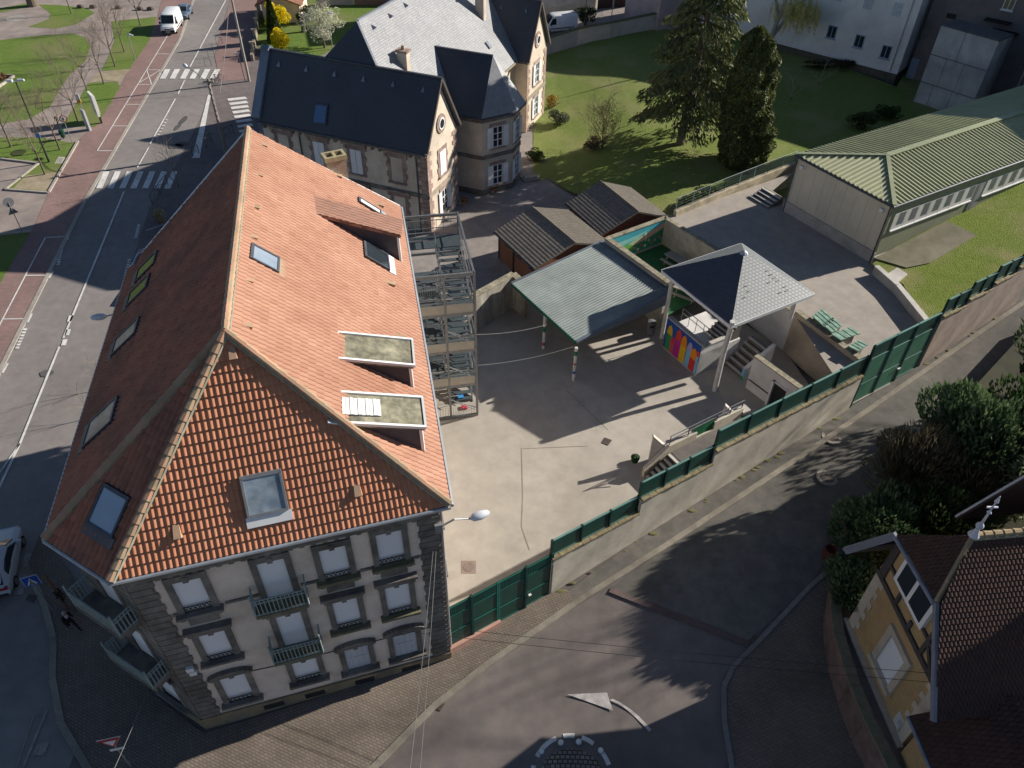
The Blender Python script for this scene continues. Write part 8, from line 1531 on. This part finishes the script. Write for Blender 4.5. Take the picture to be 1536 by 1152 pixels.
b = P(339, 228, 0); zt_ = toph(b, 310, 118); t = thing('utility_pole', tuple(b), 'weathered lattice concrete pole with a street lamp arm over the near crosswalk', 'pole'); mb = MB(); mb.tube([b, (b.x, b.y, zt_)], [0.2, 0.13], 8)
for i in range(12): z = 0.8+i*(zt_-1.2)/12; mb.cbox((b.x+0.0, b.y-0.16, z), 0.16, 0.1, 0.3)
mb.build('shaft', concp, t); hook_lamp(None, t, (b.x, b.y, zt_-0.7), P(280, 100, zt_-0.2)); mb = MB(); mb.beam((b.x-0.5, b.y, zt_-0.3), (b.x+0.5, b.y, zt_-0.3), 0.12, 0.14); mb.build('cross_arm', concp, t)
b2 = P(374, 122, 0); z2 = 10.5; t = thing('concrete_pole', tuple(b2), 'slim pale concrete pole behind the balustrade at the corner of the slate villa', 'pole'); mb = MB(); mb.tube([b2, (b2.x, b2.y, z2)], [0.17, 0.12], 8); mb.build('shaft', mat('pole_pale', (0.45, 0.42, 0.36), (0.36, 0.335, 0.29)), t)
b = P(374, 119, 0); t = thing('leaning_lamp', P(372, 118, 0).to_tuple(), 'small bent pale lamp leaning beside the slim concrete pole', 'lamp'); mb = MB(); pA = P(375, 120, 0); mb.tube([pA+Vector((-.4, -.6, 0)), (pA.x-0.55, pA.y-0.6, 3.2)], 0.05, 6); mb.build('shaft', grey, t); mb = MB(); mb.tube([(pA.x-0.55, pA.y-0.6, 3.2), (pA.x-0.9, pA.y-0.6, 3.35)], [0.08, 0.12], 8); mb.build('lamp_head', lampwhite, t)
b = P(74, 243.5, 0); zt_ = toph(b, 26, 122); t = thing('park_lamp', tuple(b), 'tall dark park lamp post with twin white heads and a small blue sign', 'street lamp'); mb = MB(); mb.tube([b, (b.x, b.y, 2.5), (b.x, b.y, zt_)], [0.11, 0.08, 0.06], 8); mb.build('shaft', darkm, t)
for s in (-1, 1): mb = MB(); mb.tube([(b.x, b.y, zt_), (b.x+s*0.45, b.y+0.1*s, zt_+0.08)], 0.04, 6); mb.tube([(b.x+s*0.2, b.y+0.1*s, zt_+0.1), (b.x+s*0.75, b.y+0.15*s, zt_+0.12)], [0.15, 0.1], 8); mb.build('lamp_head', lampwhite, t)
mb = MB(); mb.cbox((b.x+0.05, b.y-0.14, 2.6), 0.45, 0.03, 0.45); mb.build('blue_sign', mat('sign_blue', (0.15, 0.28, 0.62)), t)
def small_lamp(u, v, tu, tv, lab):
    b = P(u, v, 0); z = toph(b, tu, tv); t = thing('short_lamp', tuple(b), lab, 'street lamp'); mb = MB(); mb.tube([b, (b.x, b.y, z)], [0.06, 0.045], 7); mb.build('shaft', grey, t); mb = MB(); mb.tube([(b.x-0.1, b.y, z), (b.x+0.3, b.y-0.05, z+0.08), (b.x+0.7, b.y-0.1, z+0.05)], [0.06, 0.16, 0.06], 8); mb.build('lamp_head', lampwhite, t)
small_lamp(203, 90, 192, 53, 'short white lamp at the verge edge just before the parked white van'); small_lamp(499, 74, 488, 20, 'white globe lamp standing in front of the blossoming tree'); 
b = PZ(876, 52, ZG); t = thing('street_post', tuple(b), 'thin dark post in front of the laurel on the back street', 'post'); mb = MB(); mb.tube([b, b+Vector((0, 0, 6))], 0.06, 6); mb.build('shaft', darkm, t); mb = MB(); mb.cyl(b, b+Vector((0, 0, 0.25)), 0.12, 0.1, 8); mb.build('foot', darkm, t)
b = PZ(916, 40, ZG); t = thing('street_post', tuple(b), 'thin grey post rising right of the laurel on the back street', 'post'); mb = MB(); mb.tube([b, b+Vector((0, 0, 6))], 0.06, 6); mb.build('shaft', grey, t); mb = MB(); mb.cyl(b, b+Vector((0, 0, 0.25)), 0.12, 0.1, 8); mb.build('foot', darkm, t)
def sign_post(b, z, lab, build, name='road_sign', cat='road sign', r=0.035):
    t = thing(name, tuple(b), lab, cat); mb = MB(); mb.tube([b, (b.x, b.y, z)], r, 7); mb.build('post', grey, t); build(t, Vector((b.x, b.y, z))); return t
signw = mat('sign_white', (0.72, 0.72, 0.73), rough=0.4); signr = mat('sign_red', (0.42, 0.02, 0.03), rough=0.4); signb = mat('sign_blue2', (0.02, 0.09, 0.42), rough=0.4); signback = mat('sign_back', (0.33, 0.34, 0.35), rough=0.4, metal=0.5)
def plate(t, c, pts, m, name, nrm, u, d=0.0, th=0.015):
    nrm = Vector(nrm).normalized(); u = Vector(u).normalized(); v = Vector((0, 0, 1)); q = [c+u*a+v*b+nrm*(d+th) for a, b in pts]; qb = [p-nrm*th for p in q]; n = len(q); mb = MB(); mb.add(q+qb, [tuple(range(n)), tuple(reversed(range(n, 2*n)))]+[(j, n+j, n+(j+1) % n, (j+1) % n) for j in range(n)]); return mb.build(name, m, t)
circ = lambda r, n=20, c=(0, 0): [(c[0]+r*math.cos(2*math.pi*i/n), c[1]+r*math.sin(2*math.pi*i/n)) for i in range(n)]
# priority (give way) sign
b = PZ(197, 1150, ZS, 0.1)
def gw(t, p):
    n_, u_ = (0.25, -1, 0), (1, 0.25, 0); tri_ = lambda s: [(-0.5*s, 0.43*s), (0.5*s, 0.43*s), (0, -0.43*s)]
    c = p+Vector((0, 0, 0.05)); plate(t, c, tri_(0.95), signw, 'sign_plate', n_, u_, 0.03); plate(t, c, tri_(0.86), signr, 'red_border', n_, u_, 0.05); plate(t, c+Vector((0, 0, 0.02)), tri_(0.5), signw, 'white_centre', n_, u_, 0.07); plate(t, c+Vector((0.02, 0, -0.62)), [(-0.28, -0.09), (0.28, -0.09), (0.28, 0.09), (-0.28, 0.09)], signw, 'small_plate', n_, u_, 0.03)
sign_post(b, toph(b, 170, 1112), 'white and red give way triangle on the paved corner by the roundabout', gw)
b = P(80, 917, 0)
def ped(t, p):
    n_, u_ = (0.35, -0.8, 0), (1, 0.4, 0); c = p; plate(t, c, [(-0.36, -0.36), (0.36, -0.36), (0.36, 0.36), (-0.36, 0.36)], signw, 'sign_plate', n_, u_, 0.03); plate(t, c, [(-0.33, -0.33), (0.33, -0.33), (0.33, 0.33), (-0.33, 0.33)], signb, 'blue_field', n_, u_, 0.05); plate(t, c, [(-0.24, -0.24), (0.24, -0.24), (0, 0.24)], signw, 'white_triangle', n_, u_, 0.07)
    plate(t, c, [(-0.03, -0.06), (0.03, -0.06), (0.1, -0.2), (0.05, -0.21), (0.0, -0.12), (-0.07, -0.21), (-0.12, -0.2), (-0.04, -0.05), (-0.03, 0.05), (0.03, 0.05)], plastic, 'walking_figure', n_, u_, 0.09); plate(t, c+Vector((0, 0, 0.09)), circ(0.035, 10), plastic, 'figure_head', n_, u_, 0.09)
sign_post(b, toph(b, 47, 870), 'blue pedestrian crossing sign beside the silver car', ped)
b = P(36, 353, 0)
def backs(t, p): n_, u_ = (-0.6, 0.6, 0), (1, 1, 0); plate(t, p, circ(0.42), signback, 'round_plate', n_, u_, 0.03); plate(t, p-Vector((0, 0, 0.75)), [(-0.4, -0.3), (0.4, -0.3), (0, 0.38)], signback, 'triangle_plate', n_, u_, 0.03)
sign_post(b, toph(b, 16, 303), 'pair of sign plates seen from behind at the left edge by the driveway', backs)
b = P(109, 215, 0)
def noe(t, p): n_, u_ = (0.5, -0.8, 0), (0.8, 0.5, 0); plate(t, p, circ(0.36), signr, 'red_ring', n_, u_, 0.03); plate(t, p, circ(0.27), signw, 'white_field', n_, u_, 0.05); plate(t, p, [(-0.05, -0.16), (0.05, -0.16), (0.05, 0.16), (-0.05, 0.16)], plastic, 'black_mark', n_, u_, 0.07)
sign_post(b, toph(b, 95, 178), 'round white and red sign at the tip of the small park bed', noe)
b = P(134, 195, 0); t = thing('info_panel', tuple(b), 'slim white and orange information totem in front of the billboard', 'panel'); mb = MB(); M_ = Matrix.Rotation(0.9, 3, 'Z'); mb.obox(b-M_@Vector((0.1, 0.35, 0)), M_@Vector((0.2, 0, 0)), M_@Vector((0, 0.7, 0)), (0, 0, 2.2)); bo_ = mb.build('panel', mat('panel_grey', (0.55, 0.56, 0.57)), t); mb = MB(); mb.tube([b+Vector((0, 0.1, 2.2)), b+Vector((0, 0.1, 3.4))], 0.05, 6); mb.build('post', grey, t); mb = MB(); mb.obox(b+Vector((-0.2, 0.0, 2.9)), (0.4, 0, 0), (0, 0.06, 0), (0, 0, 0.9)); mb.build('flag_sign', signw, t); mb = MB(); mb.obox(b+Vector((-0.205, -0.01, 2.9)), (0.41, 0, 0), (0, 0.08, 0), (0, 0, 0.3)); mb.build('orange_band', mat('orange_sign', (0.7, 0.3, 0.03)), t)
bA, bB = P(150, 182, 0), P(149, 181, 0); t = thing('billboard', tuple(bA), 'white street billboard on one black foot at the edge of the red footway', 'billboard'); u_ = Vector((0.62, -0.78, 0)); c = Vector((bA.x, bA.y, 0)); mb = MB(); mb.obox(c-u_*0.75-Vector((0.1, 0.08, 0))+Vector((0, 0, 0.75)), u_*1.5, Vector((0.78, 0.62, 0))*0.22, (0, 0, 2.3)); bb = mb.build('case', whitem, t); mb = MB(); mb.obox(c-u_*0.62+Vector((0.78, 0.62, 0))*-0.14+Vector((0, 0, 0.95)), u_*1.24, Vector((0.78, 0.62, 0))*0.36, (0, 0, 1.9)); mb.build('poster', mat('poster', (0.66, 0.66, 0.60), (0.38, 0.37, 0.30), scale=1.3, big=0.1), bb); mb = MB(); mb.obox(c+u_*0.45-Vector((0.05, 0.05, 0)), u_*0.3, Vector((0.78, 0.62, 0))*0.16, (0, 0, 0.75)); mb.build('foot', plastic, t)
b = P(96, 208, 0); t = thing('litter_bin', tuple(b), 'dark green litter bin hung on a black post in the small park bed', 'bin'); mb = MB(); mb.tube([b, b+Vector((0, 0, 2.3))], 0.06, 7); mb.build('post', darkm, t); mb = MB(); mb.lathe(b+Vector((0.1, -0.15, 0.25)), [(0.22, 0), (0.28, 0.75), (0.22, 0.78)], 10); mb.build('bucket', mat('bin_green', (0.015, 0.07, 0.045)), t); mb = MB(); mb.cbox(b+Vector((0, 0, 2.0)), 0.25, 0.2, 0.35); mb.build('bag_box', darkm, t)
q = [P(u, v, 0.04) for u, v in ((82, 245), (93, 245), (98, 236), (88, 235))]; t = thing('chamber_cover', tuple(q[0]), 'pale concrete chamber cover in the small earth bed by the tall park lamp', 'cover'); mb = MB(); mb.slab(q, 0.06); mb.build('slab', pale, t); mb = MB(); c = sum(q, Vector())/4; mb.slab([c+(p-c)*0.7+Vector((0, 0, 0.01)) for p in q], 0.02); mb.build('lid', kerbm, t)
for u, v, lab in ((121, 12, 'dark boulder at the left end of the row across the park path'), (140, 12, 'second dark boulder from the left across the park path'), (210, 15, 'dark boulder by the tree nearest the white van'), (226, 15, 'right end boulder of the row, closest to the white van'), (178, 13, 'dark boulder in the middle of the row across the park path')):
    b = P(u, v, 0); mb = MB(); mb.lathe(b, [(0.42, 0), (0.45, 0.22), (0.3, 0.42), (0.05, 0.48)], 7, 1.2, 0.9); o = mb.build('boulder', mat('boulder', (0.12, 0.10, 0.085), (0.07, 0.06, 0.05), scale=3)); o['label'] = lab; o['category'] = 'boulder'; o['group'] = 'boulders across the park path'
q = P(-14, 116, 0); t = thing('planter_bed', P(5, 118, 0).to_tuple(), 'stone edged bed corner with reddish plants at the left edge of the park lawn', 'planter'); mb = MB(); mb.beam(P(21, 114, 0.15), P(-3, 131, 0.15), 0.2, 0.3); mb.beam(P(21, 114, 0.15), P(-30, 112, 0.15), 0.2, 0.3); mb.build('edging', kerbm, t); pc = P(3, 119, 0); leaves('plants', ell((pc.x-0.6, pc.y, 0.3), 1.4, 1.0, 0.4, 500), 0.25, 0.12, leafmat('red_plants', (0.30, 0.12, 0.06), (0.14, 0.12, 0.05)), t)
mb = MB(); c = P(28, 229, 0.045); mb.lathe(c, [(0.75, 0), (0.7, 0.03), (0.05, 0.03)], 16); struct('shaded_hollow', mb, mat('hollow', (0.06, 0.075, 0.02), (0.04, 0.05, 0.015)))  # low dark disc, the hollow's shade put into its colour
# guard rails and bike hoops
def guard(p, q, lab, group='black pavement guard rails'):
    p, q = Vector(p), Vector(q); t = thing('guard_rail', tuple(p), lab, 'guard rail', group); mb = MB(); up = Vector((0, 0, 1.0)); mb.tube([p, p+up, q+up, q], 0.03, 6); mb.build('hoop', darkm, t); mb = MB(); mb.beam(p+Vector((0, 0, 0.1)), q+Vector((0, 0, 0.95)), 0.025); mb.beam(p+Vector((0, 0, 0.95)), q+Vector((0, 0, 0.1)), 0.025); mb.build('cross_bars', darkm, t)
guard(P(229, 307), P(239, 293), 'black crossed guard rail in the building shade, nearer the camera'); guard(P(241, 291), P(252, 277), 'black crossed guard rail in the building shade just below the lower crosswalk'); guard(P(290, 236), P(299, 231), 'thin guard rail beside the broad white band, by the lattice pole'); guard(P(338, 206), P(351, 200), 'thin guard rail between the lattice pole and the slate villa'); guard(P(310, 222), P(318, 213), 'thin guard rail just left of the lattice pole foot')
for i, (u, v) in enumerate(((325, 66), (319, 76), (313, 86), (308, 99))):
    a = P(u, v, 0); t = thing('bike_hoop', tuple(a), ('farthest thin bike hoop at the pavement edge above the upper crosswalk', 'second bike hoop from the top of the pavement edge row', 'third bike hoop from the top of the pavement edge row', 'bike hoop nearest the upper crosswalk stripes')[i], 'bike rack', 'thin hoops above the upper crosswalk'); mb = MB(); d = Vector((0.75, 0.1, 0)); mb.tube([a, a+Vector((0, 0, 0.85)), a+d+Vector((0, 0, 0.85)), a+d], 0.03, 6); mb.build('hoop', darkm, t)
# parked bicycles at the pavement edge
def bicycle(b, rz, lab):
    t = thing('bicycle', tuple(b), lab, 'bicycle', 'bicycles by the lattice pole', rz); M = Matrix.Translation(Vector(b))@Matrix.Rotation(rz, 4, 'Z')
    for x in (-0.5, 0.5):
        mb = MB(); pts = [M@Vector((x+0.33*math.cos(a), 0, 0.34+0.33*math.sin(a))) for a in [i*math.pi/8 for i in range(17)]]; mb.tube(pts, 0.022, 5, cap=False); wh = mb.build('wheel', rubber, t); mb = MB()
        for i in range(6): a = i*math.pi/6; mb.beam(M@Vector((x-0.32*math.cos(a), 0, 0.34-0.32*math.sin(a))), M@Vector((x+0.32*math.cos(a), 0, 0.34+0.32*math.sin(a))), 0.006)
        mb.build('spokes', grey, wh)
    mb = MB()
    for a, c in (((-0.5, 0.34), (-0.15, 0.3)), ((-0.15, 0.3), (-0.25, 0.8)), ((-0.25, 0.8), (-0.5, 0.34)), ((-0.15, 0.3), (0.33, 0.72)), ((-0.22, 0.72), (0.33, 0.78)), ((0.33, 0.95), (0.5, 0.34))): mb.tube([M@Vector((a[0], 0, a[1])), M@Vector((c[0], 0, c[1]))], 0.02, 6)
    mb.build('frame', darkm, t); mb = MB(); mb.tube([M@Vector((0.3, -0.28, 1.0)), M@Vector((0.36, 0, 0.97)), M@Vector((0.3, 0.28, 1.0))], 0.018, 6); mb.build('handlebar', grey, t); mb = MB(); mb.obox(M@Vector((-0.4, -0.08, 0.84)), M.to_3x3()@Vector((0.26, 0, 0)), M.to_3x3()@Vector((0, 0.16, 0)), (0, 0, 0.06)); mb.build('saddle', plastic, t)
bicycle(P(322, 128, 0), 1.2, 'dark bicycle leaning near the top of the lattice pole, closer to the crosswalk'); bicycle(P(327, 122, 0), 0.9, 'dark bicycle just behind the first, by the villa street corner')
# lamps on the corner building
pS = P(655, 768, 9.6); t = thing('wall_lamp', tuple(FS.p(SL-0.1, 0.1, 9.9)), 'silver street lamp on an arm at the right corner of the beige building', 'street lamp'); p0_ = FS.p(SL-0.05, 0.1, 10.7); zq = 10.6; q0_ = P(705, 778, zq); hook_lamp(None, t, p0_, q0_); mb = MB(); mb.cbox(p0_+Vector((0, 0, -0.25)), 0.3, 0.2, 0.5, 0.3); mb.build('bracket', grey, t)
pw = P(172, 474, 9.3); p0_ = FW.p(0, 0, 0); aw = (pw-FW.o).dot(FW.u); t = thing('wall_lamp', tuple(FW.p(aw, 0.1, 9.3)), 'pale street lamp reaching out over the main road from the street front', 'street lamp'); hook_lamp(None, t, FW.p(aw, 0.1, 9.2), P(160, 474, 9.4)); mb = MB(); FW.box(mb, aw-0.12, aw+0.12, 9.0, 9.5, 0.0, 0.14); mb.build('bracket', grey, t)
# overhead wires
wirem = mat('wire', (0.05, 0.05, 0.055)); wirel = mat('pale_wire', (0.45, 0.44, 0.42))
def wire(p, q, sag, lab, m=wirem, r=0.012, n=14):
    p, q = Vector(p), Vector(q); mb = MB(); mb.tube([p.lerp(q, i/n)-Vector((0, 0, sag*4*(i/n)*(1-i/n))) for i in range(n+1)], r, 4); o = mb.build('overhead_wire', m); o['label'] = lab; o['category'] = 'wire'; o['group'] = 'overhead wires'
A1_ = FS.p(SL-0.35, 0.12, 9.3); wire(A1_, P(612, 1180, 6.0), 0.3, 'left one of the two wires dropping from the lamp corner of the beige building', mat('grey_wire', (0.20, 0.20, 0.20))); wire(A1_+Vector((0.12, 0, 0)), P(628, 1180, 6.0), 0.3, 'right one of the two wires dropping from the lamp corner of the beige building', mat('grey_wire', (0.20, 0.20, 0.20)))
wire(FS.p(SL-0.5, 0.12, 3.6), P(1536, 1020, 7.5), 0.25, 'upper dark wire crossing the roundabout towards the timbered house'); wire(FS.p(SL-1.5, 0.12, 3.6), P(1536, 1034, 7.3), 0.25, 'lower dark wire crossing the roundabout towards the timbered house')
wire(FC.p(CL*0.5, 0.1, 4.0), P(150, 1200, 5.0), 0.1, 'grey wire from the balcony corner down past the give way sign', mat('grey_wire', (0.20, 0.20, 0.20)))
wire(tp(0, d0, 4.6), Vector((P(860, 520, 3.4))), 0.25, 'pale cord slung from the fire stair to the near canopy post', wirel, 0.009); wire(tp(0, d0, 7.0), P(820, 487, 3.4), 0.2, 'pale cord slung from the fire stair to the far canopy post', wirel, 0.007)
wire((b2.x, b2.y, 10.2), P(330, 138, 0.2), 0.5, 'pale guy wire sloping down from the slim concrete pole', wirel, 0.03)
wire((b2.x, b2.y, 10.4), P(366, -60, 10), 0.6, 'dark cable running up the side street from the slim concrete pole')
# no entry sign, barrel by the curved wall
b = PZ(1243, 830, ZS, 0.1)
def ne(t, p): n_, u_ = (-0.9, -0.4, 0), (0.4, -0.9, 0); plate(t, p, circ(0.36), signr, 'red_ring', n_, u_, 0.03); plate(t, p, circ(0.26), signw, 'white_field', n_, u_, 0.05)
sign_post(b, toph(b, 1254, 784), 'round red and white sign in front of the feathery conifer at the lane corner', ne)
b = PZ(1240, 838, ZS, 0.08); t = thing('red_barrel', tuple(b), 'dark red barrel planter at the end of the curved garden wall', 'barrel'); mb = MB(); mb.lathe(b, [(0.26, 0), (0.33, 0.35), (0.30, 0.85), (0.27, 0.85), (0.25, 0.7), (0.02, 0.68)], 12); mb.build('body', mat('barrel_red', (0.16, 0.035, 0.03)), t); mb = MB(); mb.lathe(b, [(0.325, 0.25), (0.335, 0.3), (0.325, 0.35)], 12); mb.build('hoop', darkm, t)
# white studs round the island
for i, (u, v) in enumerate(((812, 1127), (841, 1114), (868, 1113), (901, 1126))):
    b = PZ(u, v, ZS, 0.03); t = thing('road_stud', tuple(b), ('small white stud left of the top of the round island', 'small white stud just left of the island top', 'small white stud at the very top of the round island', 'small white stud right of the island top')[i], 'road stud', 'white studs round the island'); mb = MB(); mb.lathe(b, [(0.12, 0), (0.11, 0.1), (0.05, 0.16), (0.01, 0.17)], 12); mb.build('dome', whitem, t); mb = MB(); mb.lathe(b, [(0.15, -0.01), (0.15, 0.015)], 12); mb.build('base', grey, t)
# rusty post with two bars
b = P(103, 915, 0); zt_ = toph(b, 68, 861); t = thing('rusty_post', tuple(b), 'tall rust brown post with two bars and a dark climbing plant by the balconies', 'post'); rust = mat('rust', (0.24, 0.12, 0.065), (0.12, 0.065, 0.04), scale=5); mb = MB(); mb.tube([b, (b.x, b.y, zt_)], [0.06, 0.05], 7)
for i in range(6): mb.cbox((b.x, b.y, zt_*(0.25+0.13*i)), 0.15, 0.1, 0.05)
mb.build('post', rust, t); mb = MB()
for u, v, z in ((126, 911, 0.25), (113, 891, 1.1)): q = P(u, v, z); mb.beam((b.x, b.y, z), q, 0.05)
mb.build('bar', rust, t); leaves('climber', ell((b.x+0.05, b.y, zt_*0.45), 0.2, 0.2, 0.6, 150, 0.2), 0.14, 0.06, leafmat('climber_dark', (0.03, 0.03, 0.02), (0.015, 0.014, 0.01)), t)
# flower pots by the villa drive
for i, (u, v, lab) in enumerate(((697, 307, 'flower pot with white and red blossoms at the villa gable corner'), (738, 289, 'small pot at the foot of the bay windows'))):
    b = P(u, v, YZ); t = thing('flower_pot', tuple(b), lab, 'flower pot'); mb = MB(); mb.lathe(b, [(0.16, 0), (0.24, 0.35), (0.2, 0.35)], 10); mb.build('pot', capm, t); leaves('flowers', ell((b.x, b.y, b.z+0.5), 0.35, 0.35, 0.25, 160), 0.12, 0.1, leafmat('pot_flowers', (0.45, 0.10, 0.08), (0.10, 0.18, 0.05), 5), t)
# ------------------------------------------------------------------ person walking at the corner
def skinned(name, V_, E_, Rr, m, parent, lvl=2):
    me = bpy.data.meshes.new(name); A = INV[parent]; me.from_pydata([tuple(A@Vector(v)) for v in V_], E_, []); o = bpy.data.objects.new(name, me); COL.objects.link(o); o.parent = parent; INV[o] = INV[parent]; sk = o.modifiers.new('skin', 'SKIN'); sk.use_smooth_shade = True
    for i, r in enumerate(Rr):
        k = me.skin_vertices[0].data[i]; rr = r if isinstance(r, tuple) else (r, r); k.radius = rr; k.use_root = (i == 0)
    sb_ = o.modifiers.new('sub', 'SUBSURF'); sb_.levels = lvl; sb_.render_levels = lvl; me.materials.append(m); return o
b = P(113, 946, 0); t = thing('person', tuple(b), 'person in dark clothes striding across the shaded pavement by the balconies', 'person'); f = Vector((0.82, -0.35, 0)).normalized(); s = Vector((-f.y, f.x, 0)); L = lambda a, c, z: b+f*a+s*c+Vector((0, 0, z))
dark = mat('dark_coat', (0.022, 0.022, 0.026), (0.014, 0.014, 0.017)); skin_ = mat('skin', (0.42, 0.27, 0.20), (0.36, 0.23, 0.17)); palecl = mat('pale_cloth', (0.55, 0.54, 0.52)); hairm = mat('grey_hair', (0.42, 0.38, 0.34), (0.3, 0.27, 0.24))
V_ = [L(0, 0, 0.92), L(0, 0, 1.1), L(0.02, 0, 1.32), L(0.03, 0, 1.45), L(0.05, 0, 1.53), L(0, 0.1, 0.88), L(0.22, 0.1, 0.50), L(0.30, 0.1, 0.09), L(0.43, 0.1, 0.05), L(0, -0.1, 0.88), L(-0.06, -0.1, 0.48), L(-0.34, -0.1, 0.12), L(-0.24, -0.1, 0.04), L(0.02, 0.2, 1.38), L(-0.1, 0.25, 1.1), L(0.03, 0.26, 0.9), L(0.02, -0.2, 1.38), L(0.14, -0.25, 1.1), L(0.3, -0.22, 0.95)]
E_ = [(0, 1), (1, 2), (2, 3), (3, 4), (0, 5), (5, 6), (6, 7), (7, 8), (0, 9), (9, 10), (10, 11), (11, 12), (2, 13), (13, 14), (14, 15), (2, 16), (16, 17), (17, 18)]
skinned('body', V_, E_, [(0.16, 0.12), (0.15, 0.11), (0.17, 0.12), (0.08, 0.08), 0.055, 0.10, 0.065, 0.045, 0.04, 0.10, 0.065, 0.045, 0.04, 0.07, 0.05, 0.038, 0.07, 0.05, 0.038], dark, t)
hc = L(0.07, 0, 1.64); mb = MB(); mb.lathe(hc-Vector((0, 0, 0.12)), [(0.045, 0), (0.075, 0.04), (0.088, 0.12), (0.08, 0.19), (0.045, 0.235), (0.01, 0.245)], 12, 1.05, 0.9); hd_ = mb.build('head', skin_, t, smooth=True); mb = MB(); mb.lathe(hc-Vector((0, 0, 0.02))-f*0.012, [(0.094, 0), (0.092, 0.07), (0.06, 0.13), (0.01, 0.15)], 12); mb.build('hair', hairm, hd_, smooth=True)
mb = MB(); mb.obox(hc+f*0.08-s*0.012-Vector((0, 0, 0.04)), f*0.025, s*0.024, (0, 0, 0.05)); [mb.obox(hc+s*k*0.085-Vector((0, 0, 0.03))-f*0.01, f*0.03, s*0.012*k, (0, 0, 0.05)) for k in (-1, 1)]; mb.build('nose_and_ears', skin_, hd_); mb = MB(); [mb.obox(hc+f*0.083+s*k*0.03+Vector((0, 0, 0.012))-s*0.008, f*0.008, s*0.016, (0, 0, 0.01)) for k in (-1, 1)]; mb.obox(hc+f*0.08-s*0.022-Vector((0, 0, 0.065)), f*0.008, s*0.044, (0, 0, 0.008)); mb.build('eyes_and_mouth', plastic, hd_)
for pt_, sd_ in ((15, 1), (18, -1)):
    w_ = V_[pt_]; dn = Vector((0, 0, -1)); VV = [w_, w_+dn*0.06]; EE = [(0, 1)]; RRr = [0.028, (0.036, 0.018)]
    for i, (o_, l1) in enumerate(((-0.03, 0.075), (-0.01, 0.085), (0.01, 0.08), (0.03, 0.062))): k = len(VV); VV += [w_+dn*0.1+f*o_, w_+dn*(0.1+l1*0.55)+f*(o_+0.004)+s*0.006*-sd_, w_+dn*(0.1+l1)+f*o_+s*0.022*-sd_]; EE += [(1, k), (k, k+1), (k+1, k+2)]; RRr += [0.010, 0.009, 0.008]
    k = len(VV); VV += [w_+dn*0.05+f*0.045, w_+dn*0.1+f*0.06]; EE += [(1, k), (k, k+1)]; RRr += [0.011, 0.009]; skinned('hand', VV, EE, RRr, skin_, t, 1)
mb = MB(); mb.tube([L(0.09, 0, 1.32), L(0.075, 0, 1.5)], [0.1, 0.07], 10); mb.build('pale_scarf', palecl, t, smooth=True)
for i_, dirs_ in ((7, 0.14), (11, 0.14)):
    a = V_[i_]; e = V_[i_+1]; mb = MB(); dd = (e-a).normalized(); mb.tube([a-dd*0.06-Vector((0, 0, 0.02)), a+dd*0.06-Vector((0, 0, 0.02)), e+dd*0.08], [0.05, 0.055, 0.035], 8); mb.build('shoe', palecl, t, smooth=True)
